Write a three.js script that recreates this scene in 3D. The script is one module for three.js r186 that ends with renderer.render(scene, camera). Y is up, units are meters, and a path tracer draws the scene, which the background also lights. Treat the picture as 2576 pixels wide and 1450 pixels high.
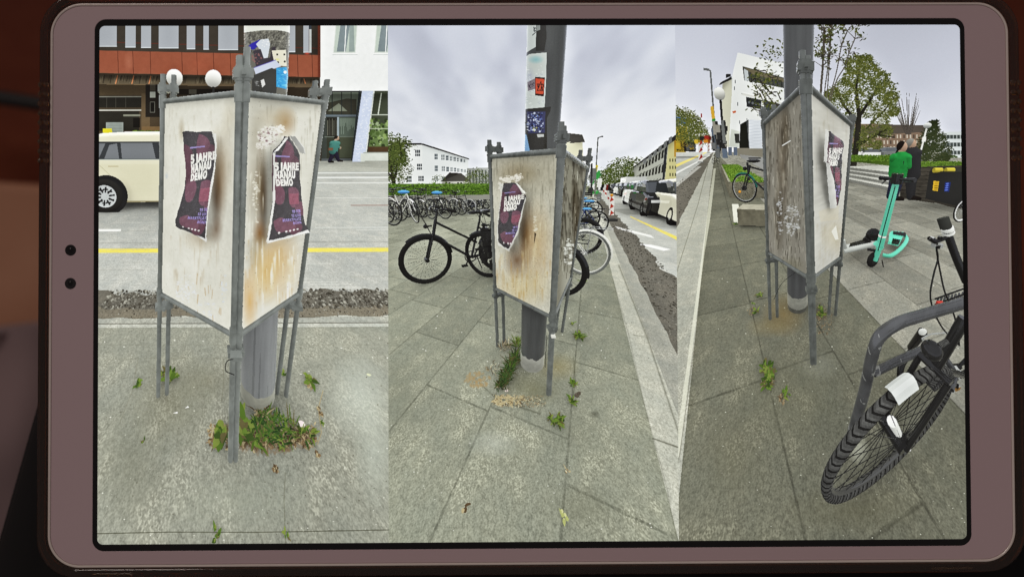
import * as THREE from 'three';
import { RoundedBoxGeometry } from 'three/addons/geometries/RoundedBoxGeometry.js';

// A phone photograph of a tablet that lies on a black cushion in a dim, warm room. Its lit screen shows three street snapshots side by side.
// World: y up, metres; the face of the tablet lies in the plane y = 0, x to the right of its screen, z towards its lower edge.

// ----- camera, held above the tablet and looking almost straight down
const scene = new THREE.Scene();
const camera = new THREE.PerspectiveCamera(28.1, 16 / 9, 0.02, 20);
camera.position.set(-0.0073, 0.2516, 0.0075);
camera.up.set(0.004, 0.0244, -0.9997);
camera.lookAt(-0.0073 + 0.01104, 0.2516 - 0.99964, 0.0075 - 0.02436);
camera.focus = 0.2516; camera.userData.fStop = 6;

// ----- light: dim warm room light from all round, a little more from above on the far left
const SW = 64, SH = 32, skyData = new Float32Array(SW * SH * 4);
for (let j = 0; j < SH; j++) for (let i = 0; i < SW; i++) {
  const k = (j * SW + i) * 4, up = Math.sin(((j + 0.5) / SH - 0.5) * Math.PI), l = 0.085 + 0.03 * up;
  skyData[k] = l * 1.12; skyData[k + 1] = l * 0.95; skyData[k + 2] = l * 0.92; skyData[k + 3] = 1;
}
const room = new THREE.DataTexture(skyData, SW, SH, THREE.RGBAFormat, THREE.FloatType);
room.mapping = THREE.EquirectangularReflectionMapping; room.magFilter = THREE.LinearFilter; room.needsUpdate = true;
scene.background = room; scene.environment = room;
const sun = new THREE.DirectionalLight(new THREE.Color(1, 0.86, 0.78), 0.38);
sun.position.set(-0.5, 0.9, -0.75); sun.target.position.set(0, 0, 0); sun.castShadow = true; sun.shadow.radius = 34; sun.shadow.mapSize.set(2048, 2048);
Object.assign(sun.shadow.camera, { left: -0.4, right: 0.4, top: 0.4, bottom: -0.4, near: 0.1, far: 4 });
scene.add(sun, sun.target);
const renderer = new THREE.WebGLRenderer({ antialias: true });
renderer.setSize(1024, 576); renderer.toneMapping = THREE.LinearToneMapping; renderer.toneMappingExposure = 1; renderer.shadowMap.enabled = true;

// ----- helpers
const MM = 0.001;
function roundRect(hw, hh, r, Kind = THREE.Shape) {
  const s = new Kind(); s.moveTo(-hw + r, -hh); s.lineTo(hw - r, -hh); s.absarc(hw - r, -hh + r, r, -Math.PI / 2, 0); s.lineTo(hw, hh - r); s.absarc(hw - r, hh - r, r, 0, Math.PI / 2);
  s.lineTo(-hw + r, hh); s.absarc(-hw + r, hh - r, r, Math.PI / 2, Math.PI); s.lineTo(-hw, -hh + r); s.absarc(-hw + r, -hh + r, r, Math.PI, 1.5 * Math.PI); return s;
}
// a slab lying flat: outline in x, z; y from top - depth to top
function slab(shape, depth, top, bevel = 0, seg = 3) {
  const g = new THREE.ExtrudeGeometry(shape, { depth: depth - 2 * bevel, bevelEnabled: bevel > 0, bevelThickness: bevel, bevelSize: bevel, bevelOffset: -bevel, bevelSegments: seg, curveSegments: 16 });
  g.rotateX(-Math.PI / 2); g.translate(0, top - depth + bevel, 0); return g;
}
function part(name, geometry, material, parent, label) { const m = new THREE.Mesh(geometry, material); m.name = name; m.castShadow = m.receiveShadow = true; parent.add(m); if (label) m.userData.label = label; return m; }
function thing(name, label, category, group) { const o = new THREE.Group(); o.name = name; o.userData = { label, category }; if (group) o.userData.group = group; scene.add(o); return o; }
let grain = 17; const rand = () => { grain = (Math.imul(grain, 1664525) + 1013904223) | 0; return (grain >>> 8) / 16777216; };
function bitmap(w, h, fill, srgb = true) {
  const d = new Uint8Array(w * h * 4); for (let y = 0; y < h; y++) for (let x = 0; x < w; x++) { const c = fill(x / w, y / h, x, y), k = (y * w + x) * 4; d[k] = c[0]; d[k + 1] = c[1]; d[k + 2] = c[2]; d[k + 3] = 255; }
  const t = new THREE.DataTexture(d, w, h); t.magFilter = THREE.LinearFilter; t.wrapS = t.wrapT = THREE.RepeatWrapping; if (srgb) t.colorSpace = THREE.SRGBColorSpace; t.needsUpdate = true; return t;
}

// ----- the place round the tablet, out of focus
const woodMap = bitmap(256, 256, (u, v) => { const g = Math.sin((v * 34 + 1.4 * Math.sin(u * 7) + 0.6 * Math.sin(u * 23 + v * 9)) * 2) * 0.5 + Math.sin(v * 190 + 3 * Math.sin(u * 11)) * 0.25, n = (rand() - 0.5) * 10; return [112 + g * 12 + n, 48 + g * 8 + n, 22 + g * 5 + n]; });
const table = new THREE.Mesh(new RoundedBoxGeometry(1.6, 0.03, 1.1, 3, 0.006), new THREE.MeshStandardMaterial({ map: woodMap, roughness: 0.85 }));
table.name = 'table_top'; table.position.set(0.1, -0.155, 0); table.receiveShadow = true; table.userData = { kind: 'structure', label: 'dark reddish brown surface behind the tablet', category: 'table' }; scene.add(table);
const at = (x, z, y) => new THREE.Vector3(x * MM, y, z * MM);
{ // pale brown board that shows left of the tablet
  const o = thing('wooden_board', 'blurred pale brown board left of the tablet, under the dark cable', 'board');
  const s = new THREE.Shape([[-300, -46], [-150, -36], [-90, -18], [-60, 40], [-300, 60]].map(([x, z]) => new THREE.Vector2(x * MM, -z * MM)));
  part('board', slab(s, 0.014, -0.125, 0.003), new THREE.MeshStandardMaterial({ map: bitmap(128, 128, (u, v) => { const n = (rand() - 0.5) * 8 + 5 * Math.sin(v * 40 + 2 * Math.sin(u * 9)); return [205 + n, 148 + n, 116 + n]; }), roughness: 0.7 }), o);
}
{ // grey cloth with soft folds
  const o = thing('grey_cloth', 'blurred mauve grey cloth left of the tablet, beside the black cushion', 'cloth');
  const g = new THREE.PlaneGeometry(0.24, 0.2, 60, 50); g.rotateX(-Math.PI / 2); const p = g.attributes.position;
  for (let i = 0; i < p.count; i++) { const x = p.getX(i), z = p.getZ(i); p.setY(i, 0.006 + 0.004 * Math.sin(x * 90 + z * 60) + 0.003 * Math.sin(z * 130 - x * 40) + 0.002 * Math.sin(x * 210)); }
  g.computeVertexNormals(); const low = g.clone(); low.translate(0, -0.003, 0);
  const m = new THREE.MeshStandardMaterial({ color: new THREE.Color(0.33, 0.235, 0.235), roughness: 0.95, side: THREE.DoubleSide });
  const c = part('fabric', g, m, o); part('hem', new THREE.TubeGeometry(new THREE.CatmullRomCurve3([0, 0.06, 0.12, 0.18, 0.24].map((t) => new THREE.Vector3(-0.12 + t, 0.006 + 0.004 * Math.sin((-0.12 + t) * 90 - 6), -0.1))), 30, 0.0018, 8), m, o);
  o.position.set(-0.215, -0.124, 0.118); o.rotation.y = 0.12;
}
{ // black cushion that carries the tablet
  const o = thing('black_cushion', 'black cushion under the tablet, its edge slanting down at the left', 'cushion');
  const m = new THREE.MeshStandardMaterial({ color: new THREE.Color(0.008, 0.0075, 0.008), roughness: 0.95 });
  const c = part('cover', new RoundedBoxGeometry(0.3, 0.122, 0.3, 5, 0.012), m, o); const w = 0.3, h = 0.3;
  const loop = [[-1, -1], [1, -1], [1, 1], [-1, 1]].map(([a, b]) => new THREE.Vector3(a * (w / 2 - 0.001), 0.05, b * (h / 2 - 0.001))); for (let i = 0; i < 4; i++) { const a = loop[i], b = loop[(i + 1) % 4]; part('seam', new THREE.TubeGeometry(new THREE.LineCurve3(a.clone().lerp(b, 0.04), b.clone().lerp(a, 0.04)), 4, 0.0018, 8), m, o); }
  o.rotation.y = -0.272; const d = new THREE.Vector3(0.15, 0, 0.15).applyAxisAngle(new THREE.Vector3(0, 1, 0), -0.272); o.position.set(-0.1015 + d.x, -0.0745, -0.026 + d.z);
}
{ // cable
  const pts = [at(-190, -66, -0.116), at(-150, -60, -0.114), at(-125, -54, -0.112), at(-104, -44, -0.116), at(-84, -20, -0.136)];
  const c = part('cable', new THREE.TubeGeometry(new THREE.CatmullRomCurve3(pts), 60, 0.0024, 12), new THREE.MeshStandardMaterial({ color: new THREE.Color(0.012, 0.011, 0.011), roughness: 0.6 }), scene); c.userData = { label: 'thin dark cable curving behind the top left corner of the tablet', category: 'cable' };
}

// ----- the tablet
const HW = 105.3 * MM, HH = 61.4 * MM, CORNER = 6.9 * MM;
const tablet = thing('tablet', 'pale pink framed tablet in landscape, its lit screen showing three street snapshots', 'tablet');
const shellM = new THREE.MeshPhysicalMaterial({ color: new THREE.Color(0.62, 0.5, 0.46), metalness: 0.55, roughness: 0.32 });
const faceM = new THREE.MeshPhysicalMaterial({ color: new THREE.Color(0.72, 0.55, 0.575), roughness: 0.42, bumpMap: bitmap(128, 128, () => { const v = 120 + rand() * 16; return [v, v, v]; }, false), bumpScale: 0.000004 });
const blackM = new THREE.MeshPhysicalMaterial({ color: new THREE.Color(0.004, 0.004, 0.0045), roughness: 0.16 });
part('back_shell', slab(roundRect(HW - 0.4 * MM, HH - 0.4 * MM, CORNER), 7.4 * MM, -0.6 * MM, 1.6 * MM, 5), shellM, tablet);
{ const s = roundRect(HW, HH, CORNER); s.holes.push(roundRect(HW - 0.55 * MM, HH - 0.55 * MM, CORNER - 0.55 * MM, THREE.Path)); part('metal_frame', slab(s, 2.2 * MM, 0.22 * MM, 0.2 * MM, 4), new THREE.MeshPhysicalMaterial({ color: new THREE.Color(1, 0.9, 0.82), metalness: 0, roughness: 0.25, clearcoat: 1, clearcoatRoughness: 0.15 }), tablet, 'bright champagne coloured metal edge'); }
const bezel = (() => { const s = roundRect(HW - 0.6 * MM, HH - 0.6 * MM, CORNER - 0.6 * MM); s.holes.push(roundRect(95.7 * MM, 57.9 * MM, 2.5 * MM, THREE.Path)); return part('bezel', slab(s, 1.2 * MM, 0, 0.08 * MM, 2), faceM, tablet, 'pale pink border round the screen'); })();
const display = (() => { const s = roundRect(95.72 * MM, 57.92 * MM, 2.5 * MM); return part('display', slab(s, 1.0 * MM, -0.12 * MM), blackM, tablet, 'glossy black display with a thin dark margin'); })();
for (const [name, z, r, c] of [['front_camera', -7.35, 1.2, 0.006], ['light_sensor', -0.1, 1.22, 0.022]]) {
  const g = new THREE.CylinderGeometry(r * MM, r * MM, 0.3 * MM, 40); g.translate(-100.7 * MM, -0.11 * MM, z * MM);
  const o = part(name, g, new THREE.MeshPhysicalMaterial({ color: new THREE.Color(c, c * 0.9, c * 0.95), roughness: 0.25 }), tablet);
  const l = new THREE.SphereGeometry(r * 0.42 * MM, 20, 10, 0, Math.PI * 2, 0, Math.PI / 2); l.scale(1, 0.22, 1); l.translate(-100.7 * MM, 0.035 * MM, z * MM); part('lens', l, blackM, o);
}
for (const [name, z, len] of [['power_button', -14.5, 8], ['volume_button', -3, 17]]) { const g = new RoundedBoxGeometry(1.0 * MM, 2.4 * MM, len * MM, 3, 0.4 * MM); g.translate(HW + 0.25 * MM, -3.4 * MM, z * MM); part(name, g, shellM, tablet); }

// ----- clear protective case round it
const shellCase = thing('protective_case', 'clear amber tinted case round the tablet with ridged grips on both sides', 'case');
const clearM = new THREE.MeshPhysicalMaterial({ color: new THREE.Color(0.85, 0.68, 0.5), transmission: 0.97, thickness: 0.002, ior: 1.47, roughness: 0.07, attenuationColor: new THREE.Color(0.55, 0.28, 0.11), attenuationDistance: 0.006 });
{ const s = roundRect(107.55 * MM, 63.6 * MM, 8.8 * MM); s.holes.push(roundRect(HW + 0.06 * MM, HH + 0.02 * MM, CORNER, THREE.Path)); part('rim', slab(s, 10.4 * MM, 0.75 * MM, 0.6 * MM, 5), clearM, shellCase); }
part('back_panel', slab(roundRect(107.3 * MM, 63.35 * MM, 8 * MM), 1.2 * MM, -9.7 * MM, 0.3 * MM), clearM, shellCase);
{ const g = new THREE.SphereGeometry(0.62 * MM, 16, 12); for (const s of [-1, 1]) for (let i = 0; i < 9; i++) for (const x of [105.95, 107.15]) { const o = part('grip_bead', g, clearM, shellCase); o.position.set(s * x * MM, 0.72 * MM, (-43.4 + i * 2.07) * MM); } }
for (const [x, z, a] of [[-91, 62.6, 0], [91, 62.6, 0]]) { const g = new RoundedBoxGeometry(9 * MM, 0.5 * MM, 0.5 * MM, 2, 0.2 * MM); const o = part('lip', g, clearM, shellCase); o.position.set(x * MM, 0.8 * MM, z * MM); }

// ---------------------------------------------------------------------------------------------------------------
// THE PICTURES ON THE TABLET'S SCREEN. The screen is a flat, lit display that shows three snapshots side by side.
// What it shows is computed here pixel by pixel (a small renderer for an overcast street), and goes to the display only.
// ---------------------------------------------------------------------------------------------------------------
let seedState = 7;
const rnd = () => { seedState = (seedState + 0x6d2b79f5) | 0; let t = Math.imul(seedState ^ (seedState >>> 15), 1 | seedState); t = (t + Math.imul(t ^ (t >>> 7), 61 | t)) ^ t; return ((t ^ (t >>> 14)) >>> 0) / 4294967296; };
const rr = (a, b) => a + (b - a) * rnd();
const LAT = new Float32Array(65536); for (let i = 0; i < 65536; i++) LAT[i] = rnd();
const lat = (x, y) => LAT[((x * 73 + y * 3011) ^ (x >> 5) * 977 ^ (y >> 6) * 457) & 65535];
function noise(x, y) {
  const ix = Math.floor(x), iy = Math.floor(y); let fx = x - ix, fy = y - iy;
  fx = fx * fx * (3 - 2 * fx); fy = fy * fy * (3 - 2 * fy);
  const a = lat(ix, iy), b = lat(ix + 1, iy), c = lat(ix, iy + 1), d = lat(ix + 1, iy + 1);
  return a + (b - a) * fx + (c - a) * fy + (a - b - c + d) * fx * fy;
}
const fbm = (x, y, n = 4) => { let s = 0, a = 0.5, t = 0; for (let i = 0; i < n; i++) { s += a * noise(x, y); t += a; a *= 0.5; x = x * 2.03 + 17.1; y = y * 2.03 + 5.3; } return s / t; };
const sst = (a, b, x) => { x = (x - a) / (b - a); x = x < 0 ? 0 : x > 1 ? 1 : x; return x * x * (3 - 2 * x); };
const s2l = (v) => (v <= 0.04045 ? v / 12.92 : Math.pow((v + 0.055) / 1.055, 2.4));
const l2s = (v) => (v <= 0.0031308 ? v * 12.92 : 1.055 * Math.pow(v, 1 / 2.4) - 0.055);
const S2L = new Float32Array(256); for (let i = 0; i < 256; i++) S2L[i] = s2l(i / 255);
const rgb = (r, g, b) => [S2L[r], S2L[g], S2L[b]];
const V = (x, y, z) => new THREE.Vector3(x, y, z);

// A drawn print (poster, facade paint, sticker): returns fn(u, v, out) -> alpha
function print(w, h, draw) {
  const c = document.createElement('canvas'); c.width = w; c.height = h;
  const g = c.getContext('2d'); draw(g, w, h);
  const d = g.getImageData(0, 0, w, h).data;
  return (u, v, o) => {
    let x = u * w - 0.5, y = (1 - v) * h - 0.5;
    x = x < 0 ? 0 : x > w - 1.001 ? w - 1.001 : x; y = y < 0 ? 0 : y > h - 1.001 ? h - 1.001 : y;
    const ix = x | 0, iy = y | 0, fx = x - ix, fy = y - iy, i = (iy * w + ix) * 4, j = i + w * 4;
    const p = (1 - fx) * (1 - fy), q = fx * (1 - fy), r = (1 - fx) * fy, s = fx * fy;
    for (let k = 0; k < 3; k++) o[k] = S2L[d[i + k]] * p + S2L[d[i + 4 + k]] * q + S2L[d[j + k]] * r + S2L[d[j + 4 + k]] * s;
    return (d[i + 3] * p + d[i + 7] * q + d[j + 3] * r + d[j + 7] * s) / 255;
  };
}

// One snapshot: a small world of triangles and a phone camera. Pixel coordinates in the builders are those of the display (2575 wide).
class Snapshot {
  constructor({ x0, x1, y0, y1, cx, cy, f, pitch, h, sky }) {
    Object.assign(this, { x0, x1, y0, y1, cx, cy, f, h, sky });
    this.c = Math.cos(pitch * Math.PI / 180); this.s = Math.sin(pitch * Math.PI / 180);
    this.n = 0; this.cap = 1 << 15; this.P = new Float32Array(this.cap * 9); this.N = new Float32Array(this.cap * 9); this.U = new Float32Array(this.cap * 6); this.M = new Int32Array(this.cap);
    this.mats = [];
  }
  dir(x, y) { const a = (x - this.cx) / this.f, b = -(y - this.cy) / this.f; return [a, b * this.c - this.s, -b * this.s - this.c]; }
  G(x, y, at = 0) { const d = this.dir(x, y), t = (at - this.h) / d[1]; return V(d[0] * t, at, d[2] * t); }      // on the level plane at that height
  D(x, y, depth) { const d = this.dir(x, y), t = -depth / d[2]; return V(d[0] * t, this.h + d[1] * t, -depth); }  // on the upright plane at that depth
  PL(x, y, p, n) { const d = this.dir(x, y), t = ((p.x) * n.x + (p.y - this.h) * n.y + p.z * n.z) / (d[0] * n.x + d[1] * n.y + d[2] * n.z); return V(d[0] * t, this.h + d[1] * t, d[2] * t); }
  mat(c, o = {}) { this.mats.push({ c: typeof c === 'function' ? [0.3, 0.3, 0.3] : c, fn: typeof c === 'function' ? c : null, gloss: 0, rough: 0, leaf: 0, ...o }); return this.mats.length - 1; }
  grow() {
    this.cap *= 2;
    for (const k of ['P', 'N', 'U', 'M']) { const a = this[k], b = new a.constructor(a.length * 2); b.set(a); this[k] = b; }
  }
  add(g, mat, m) {
    if (g.index) g = g.toNonIndexed();
    const p = g.attributes.position.array, nn = g.attributes.normal?.array, uu = g.attributes.uv?.array, count = p.length / 9;
    const e = m ? m.elements : null, nm = m ? new THREE.Matrix3().getNormalMatrix(m).elements : null;
    for (let i = 0; i < count; i++) {
      if (this.n >= this.cap) this.grow();
      const at = this.n++, P = this.P, N = this.N, U = this.U;
      for (let k = 0; k < 3; k++) {
        const s = i * 9 + k * 3, d = at * 9 + k * 3, x = p[s], y = p[s + 1], z = p[s + 2];
        if (e) { P[d] = e[0] * x + e[4] * y + e[8] * z + e[12]; P[d + 1] = e[1] * x + e[5] * y + e[9] * z + e[13]; P[d + 2] = e[2] * x + e[6] * y + e[10] * z + e[14]; } else { P[d] = x; P[d + 1] = y; P[d + 2] = z; }
        if (nn) {
          const a = nn[s], b = nn[s + 1], c = nn[s + 2];
          if (nm) { N[d] = nm[0] * a + nm[3] * b + nm[6] * c; N[d + 1] = nm[1] * a + nm[4] * b + nm[7] * c; N[d + 2] = nm[2] * a + nm[5] * b + nm[8] * c; } else { N[d] = a; N[d + 1] = b; N[d + 2] = c; }
        }
        if (uu) { U[at * 6 + k * 2] = uu[i * 6 + k * 2]; U[at * 6 + k * 2 + 1] = uu[i * 6 + k * 2 + 1]; }
      }
      this.M[at] = mat;
      if (!nn) {
        const d = at * 9, ax = P[d + 3] - P[d], ay = P[d + 4] - P[d + 1], az = P[d + 5] - P[d + 2], bx = P[d + 6] - P[d], by = P[d + 7] - P[d + 1], bz = P[d + 8] - P[d + 2];
        const x = ay * bz - az * by, y = az * bx - ax * bz, z = ax * by - ay * bx;
        for (let k = 0; k < 9; k += 3) { N[d + k] = x; N[d + k + 1] = y; N[d + k + 2] = z; }
      }
    }
  }
  tri(a, b, c, mat, ua = [0, 0], ub = [1, 0], uc = [1, 1]) {
    const g = new THREE.BufferGeometry();
    g.setAttribute('position', new THREE.Float32BufferAttribute([a.x, a.y, a.z, b.x, b.y, b.z, c.x, c.y, c.z], 3));
    g.setAttribute('uv', new THREE.Float32BufferAttribute([...ua, ...ub, ...uc], 2)); this.add(g, mat);
  }
  quad(a, b, c, d, mat) { this.tri(a, b, c, mat, [0, 0], [1, 0], [1, 1]); this.tri(a, c, d, mat, [0, 0], [1, 1], [0, 1]); }  // a lower left, b lower right, c upper right, d upper left
  tube(a, b, r, mat, r2 = r, seg = 10) {
    const d = b.clone().sub(a), L = d.length(); if (L < 1e-6) return;
    const m = new THREE.Matrix4().compose(a.clone().add(b).multiplyScalar(0.5), new THREE.Quaternion().setFromUnitVectors(V(0, 1, 0), d.multiplyScalar(1 / L)), V(1, 1, 1));
    this.add(new THREE.CylinderGeometry(r2, r, L, seg, 1), mat, m);
  }
  path(pts, r, mat, seg = 8, n = 0) { this.add(new THREE.TubeGeometry(new THREE.CatmullRomCurve3(pts, false, 'centripetal'), n || pts.length * 6, r, seg), mat); }
  box(x, y, z, w, h, d, mat, ry = 0, m0) {
    const m = new THREE.Matrix4().makeRotationY(ry).setPosition(x, y, z); if (m0) m.premultiply(m0);
    this.add(new THREE.BoxGeometry(w, h, d), mat, m);
  }
  ball(p, r, mat, sx = 1, sy = 1, sz = 1, seg = 14) { this.add(new THREE.SphereGeometry(r, seg, seg), mat, new THREE.Matrix4().makeScale(sx, sy, sz).setPosition(p.x, p.y, p.z)); }

  build() {
    const n = this.n, P = this.P, idx = new Int32Array(n), cen = new Float32Array(n * 3), bb = new Float32Array(n * 6);
    for (let i = 0; i < n; i++) {
      idx[i] = i;
      for (let k = 0; k < 3; k++) {
        const a = P[i * 9 + k], b = P[i * 9 + 3 + k], c = P[i * 9 + 6 + k], lo = Math.min(a, b, c), hi = Math.max(a, b, c);
        bb[i * 6 + k] = lo; bb[i * 6 + 3 + k] = hi; cen[i * 3 + k] = (lo + hi) / 2;
      }
    }
    const max = 2 * n + 2, B = new Float32Array(max * 6), L = new Int32Array(max), C = new Int32Array(max); let nodes = 1;
    const stack = [[0, 0, n]], NB = 12, cnt = new Int32Array(NB), bx = new Float32Array(NB * 6), lA = new Float32Array(NB), lC = new Int32Array(NB);
    while (stack.length) {
      const [node, s, e] = stack.pop(), o = node * 6; let lo = [1e9, 1e9, 1e9], hi = [-1e9, -1e9, -1e9], cl = [1e9, 1e9, 1e9], ch = [-1e9, -1e9, -1e9];
      for (let q = s; q < e; q++) { const i = idx[q]; for (let k = 0; k < 3; k++) { const a = bb[i * 6 + k], b = bb[i * 6 + 3 + k], c = cen[i * 3 + k]; if (a < lo[k]) lo[k] = a; if (b > hi[k]) hi[k] = b; if (c < cl[k]) cl[k] = c; if (c > ch[k]) ch[k] = c; } }
      for (let k = 0; k < 3; k++) { B[o + k] = lo[k] - 1e-5; B[o + 3 + k] = hi[k] + 1e-5; }
      const num = e - s; let best = 1e30, axis = -1, cut = 0;
      if (num > 3) for (let k = 0; k < 3; k++) {
        const w = ch[k] - cl[k]; if (w < 1e-7) continue;
        cnt.fill(0); for (let q = 0; q < NB; q++) for (let j = 0; j < 3; j++) { bx[q * 6 + j] = 1e9; bx[q * 6 + 3 + j] = -1e9; }
        const sc = NB / w * 0.9999;
        for (let q = s; q < e; q++) { const i = idx[q], b = ((cen[i * 3 + k] - cl[k]) * sc) | 0; cnt[b]++; for (let j = 0; j < 3; j++) { if (bb[i * 6 + j] < bx[b * 6 + j]) bx[b * 6 + j] = bb[i * 6 + j]; if (bb[i * 6 + 3 + j] > bx[b * 6 + 3 + j]) bx[b * 6 + 3 + j] = bb[i * 6 + 3 + j]; } }
        const area = (q) => { const a = q[3] - q[0], b = q[4] - q[1], c = q[5] - q[2]; return a < 0 ? 0 : a * b + b * c + c * a; };
        let acc = [1e9, 1e9, 1e9, -1e9, -1e9, -1e9], num2 = 0;
        const join = (b) => { for (let j = 0; j < 3; j++) { acc[j] = Math.min(acc[j], bx[b * 6 + j]); acc[3 + j] = Math.max(acc[3 + j], bx[b * 6 + 3 + j]); } num2 += cnt[b]; };
        for (let b = 0; b < NB - 1; b++) { join(b); lA[b] = area(acc); lC[b] = num2; }
        acc = [1e9, 1e9, 1e9, -1e9, -1e9, -1e9]; num2 = 0;
        for (let b = NB - 1; b > 0; b--) { join(b); const cost = lA[b - 1] * lC[b - 1] + area(acc) * num2; if (lC[b - 1] && num2 && cost < best) { best = cost; axis = k; cut = cl[k] + b / sc; } }
      }
      if (axis < 0) { L[node] = s; C[node] = num; if (num > 40) { /* identical centroids */ } continue; }
      let i = s, j = e - 1;
      while (i <= j) { if (cen[idx[i] * 3 + axis] < cut) i++; else { const t = idx[i]; idx[i] = idx[j]; idx[j] = t; j--; } }
      if (i === s || i === e) i = (s + e) >> 1;
      const l = nodes; nodes += 2; L[node] = l; C[node] = 0; stack.push([l, s, i], [l + 1, i, e]);
    }
    const T = new Float32Array(n * 9);  // vertex, edge, edge in leaf order
    for (let q = 0; q < n; q++) { const s = idx[q] * 9; for (let k = 0; k < 3; k++) { T[q * 9 + k] = P[s + k]; T[q * 9 + 3 + k] = P[s + 3 + k] - P[s + k]; T[q * 9 + 6 + k] = P[s + 6 + k] - P[s + k]; } }
    Object.assign(this, { B, L, C, T, idx, st: new Int32Array(96), hit: { t: 0, q: -1, u: 0, v: 0 } });
  }
  cast(ox, oy, oz, dx, dy, dz, tmax, any) {
    const { B, L, C, T, st, hit } = this, ix = 1 / dx, iy = 1 / dy, iz = 1 / dz; let sp = 0, best = tmax, bq = -1, bu = 0, bv = 0, node = 0;
    const enter = (o) => {
      let a = (B[o] - ox) * ix, b = (B[o + 3] - ox) * ix, lo = a < b ? a : b, hi = a < b ? b : a;
      a = (B[o + 1] - oy) * iy; b = (B[o + 4] - oy) * iy; if (a > b) { const t = a; a = b; b = t; } if (a > lo) lo = a; if (b < hi) hi = b;
      a = (B[o + 2] - oz) * iz; b = (B[o + 5] - oz) * iz; if (a > b) { const t = a; a = b; b = t; } if (a > lo) lo = a; if (b < hi) hi = b;
      return hi >= (lo > 0 ? lo : 0) && lo < best ? lo : 1e30;
    };
    if (enter(0) === 1e30) return false;
    for (;;) {
      if (C[node]) {
        for (let q = L[node], e = q + C[node]; q < e; q++) {
          const o = q * 9, e1x = T[o + 3], e1y = T[o + 4], e1z = T[o + 5], e2x = T[o + 6], e2y = T[o + 7], e2z = T[o + 8];
          const px = dy * e2z - dz * e2y, py = dz * e2x - dx * e2z, pz = dx * e2y - dy * e2x, det = e1x * px + e1y * py + e1z * pz;
          if (det < 1e-14 && det > -1e-14) continue;
          const inv = 1 / det, sx = ox - T[o], sy = oy - T[o + 1], sz = oz - T[o + 2], u = (sx * px + sy * py + sz * pz) * inv;
          if (u < 0 || u > 1) continue;
          const qx = sy * e1z - sz * e1y, qy = sz * e1x - sx * e1z, qz = sx * e1y - sy * e1x, v = (dx * qx + dy * qy + dz * qz) * inv;
          if (v < 0 || u + v > 1) continue;
          const t = (e2x * qx + e2y * qy + e2z * qz) * inv;
          if (t > 1e-4 && t < best) { best = t; bq = q; bu = u; bv = v; if (any) { hit.t = t; hit.q = q; return true; } }
        }
      } else {
        const l = L[node], a = enter(l * 6), b = enter(l * 6 + 6);
        if (a < 1e30 && b < 1e30) { if (a < b) { st[sp++] = l + 1; node = l; } else { st[sp++] = l; node = l + 1; } continue; }
        if (a < 1e30) { node = l; continue; }
        if (b < 1e30) { node = l + 1; continue; }
      }
      if (!sp) break; node = st[--sp];
    }
    if (bq < 0) return false;
    hit.t = best; hit.q = bq; hit.u = bu; hit.v = bv; return true;
  }
  // surface at the last hit -> this.sf {x,y,z,nx,ny,nz,u,v,m,col}
  surface(ox, oy, oz, dx, dy, dz) {
    const h = this.hit, i = this.idx[h.q], w = 1 - h.u - h.v, N = this.N, U = this.U, f = this.sf ??= { col: [0, 0, 0] };
    f.x = ox + dx * h.t; f.y = oy + dy * h.t; f.z = oz + dz * h.t; f.t = h.t;
    let x = N[i * 9] * w + N[i * 9 + 3] * h.u + N[i * 9 + 6] * h.v, y = N[i * 9 + 1] * w + N[i * 9 + 4] * h.u + N[i * 9 + 7] * h.v, z = N[i * 9 + 2] * w + N[i * 9 + 5] * h.u + N[i * 9 + 8] * h.v;
    const l = Math.hypot(x, y, z) || 1; x /= l; y /= l; z /= l; if (x * dx + y * dy + z * dz > 0) { x = -x; y = -y; z = -z; }
    f.nx = x; f.ny = y; f.nz = z;
    f.u = U[i * 6] * w + U[i * 6 + 2] * h.u + U[i * 6 + 4] * h.v; f.v = U[i * 6 + 1] * w + U[i * 6 + 3] * h.u + U[i * 6 + 5] * h.v;
    const m = f.m = this.mats[this.M[i]]; f.gloss = m.gloss;
    if (m.fn) m.fn(f, f.col); else { f.col[0] = m.c[0]; f.col[1] = m.c[1]; f.col[2] = m.c[2]; }
    return f;
  }
  // draws into out (linear rgb, W x H)
  draw(W, H, spp, expo) {
    this.build();
    const n = W * H, alb = new Float32Array(n * 3), irr = new Float32Array(n), ref = new Float32Array(n * 3), nor = new Float32Array(n * 3), dep = new Float32Array(n), eye = this.h, o3 = [0, 0, 0];
    let k2 = 12345; const r01 = () => { k2 = (Math.imul(k2, 1664525) + 1013904223) | 0; return (k2 >>> 8) / 16777216; };
    for (let j = 0; j < H; j++) for (let i = 0; i < W; i++) {
      const at = j * W + i, px = this.x0 + (i + 0.5) / W * (this.x1 - this.x0), py = this.y0 + (j + 0.5) / H * (this.y1 - this.y0);
      const a = (px - this.cx) / this.f, b = -(py - this.cy) / this.f; let dx = a, dy = b * this.c - this.s, dz = -b * this.s - this.c; const l = 1 / Math.hypot(dx, dy, dz); dx *= l; dy *= l; dz *= l;
      if (!this.cast(0, eye, 0, dx, dy, dz, 1e4, false)) { this.sky(dx, dy, dz, o3); alb[at * 3] = o3[0]; alb[at * 3 + 1] = o3[1]; alb[at * 3 + 2] = o3[2]; irr[at] = -1; dep[at] = 1e5; continue; }
      const f = this.surface(0, eye, 0, dx, dy, dz), { x, y, z, nx, ny, nz } = f, gl = f.gloss, m = f.m;
      alb[at * 3] = f.col[0]; alb[at * 3 + 1] = f.col[1]; alb[at * 3 + 2] = f.col[2]; nor[at * 3] = nx; nor[at * 3 + 1] = ny; nor[at * 3 + 2] = nz; dep[at] = f.t;
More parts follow.
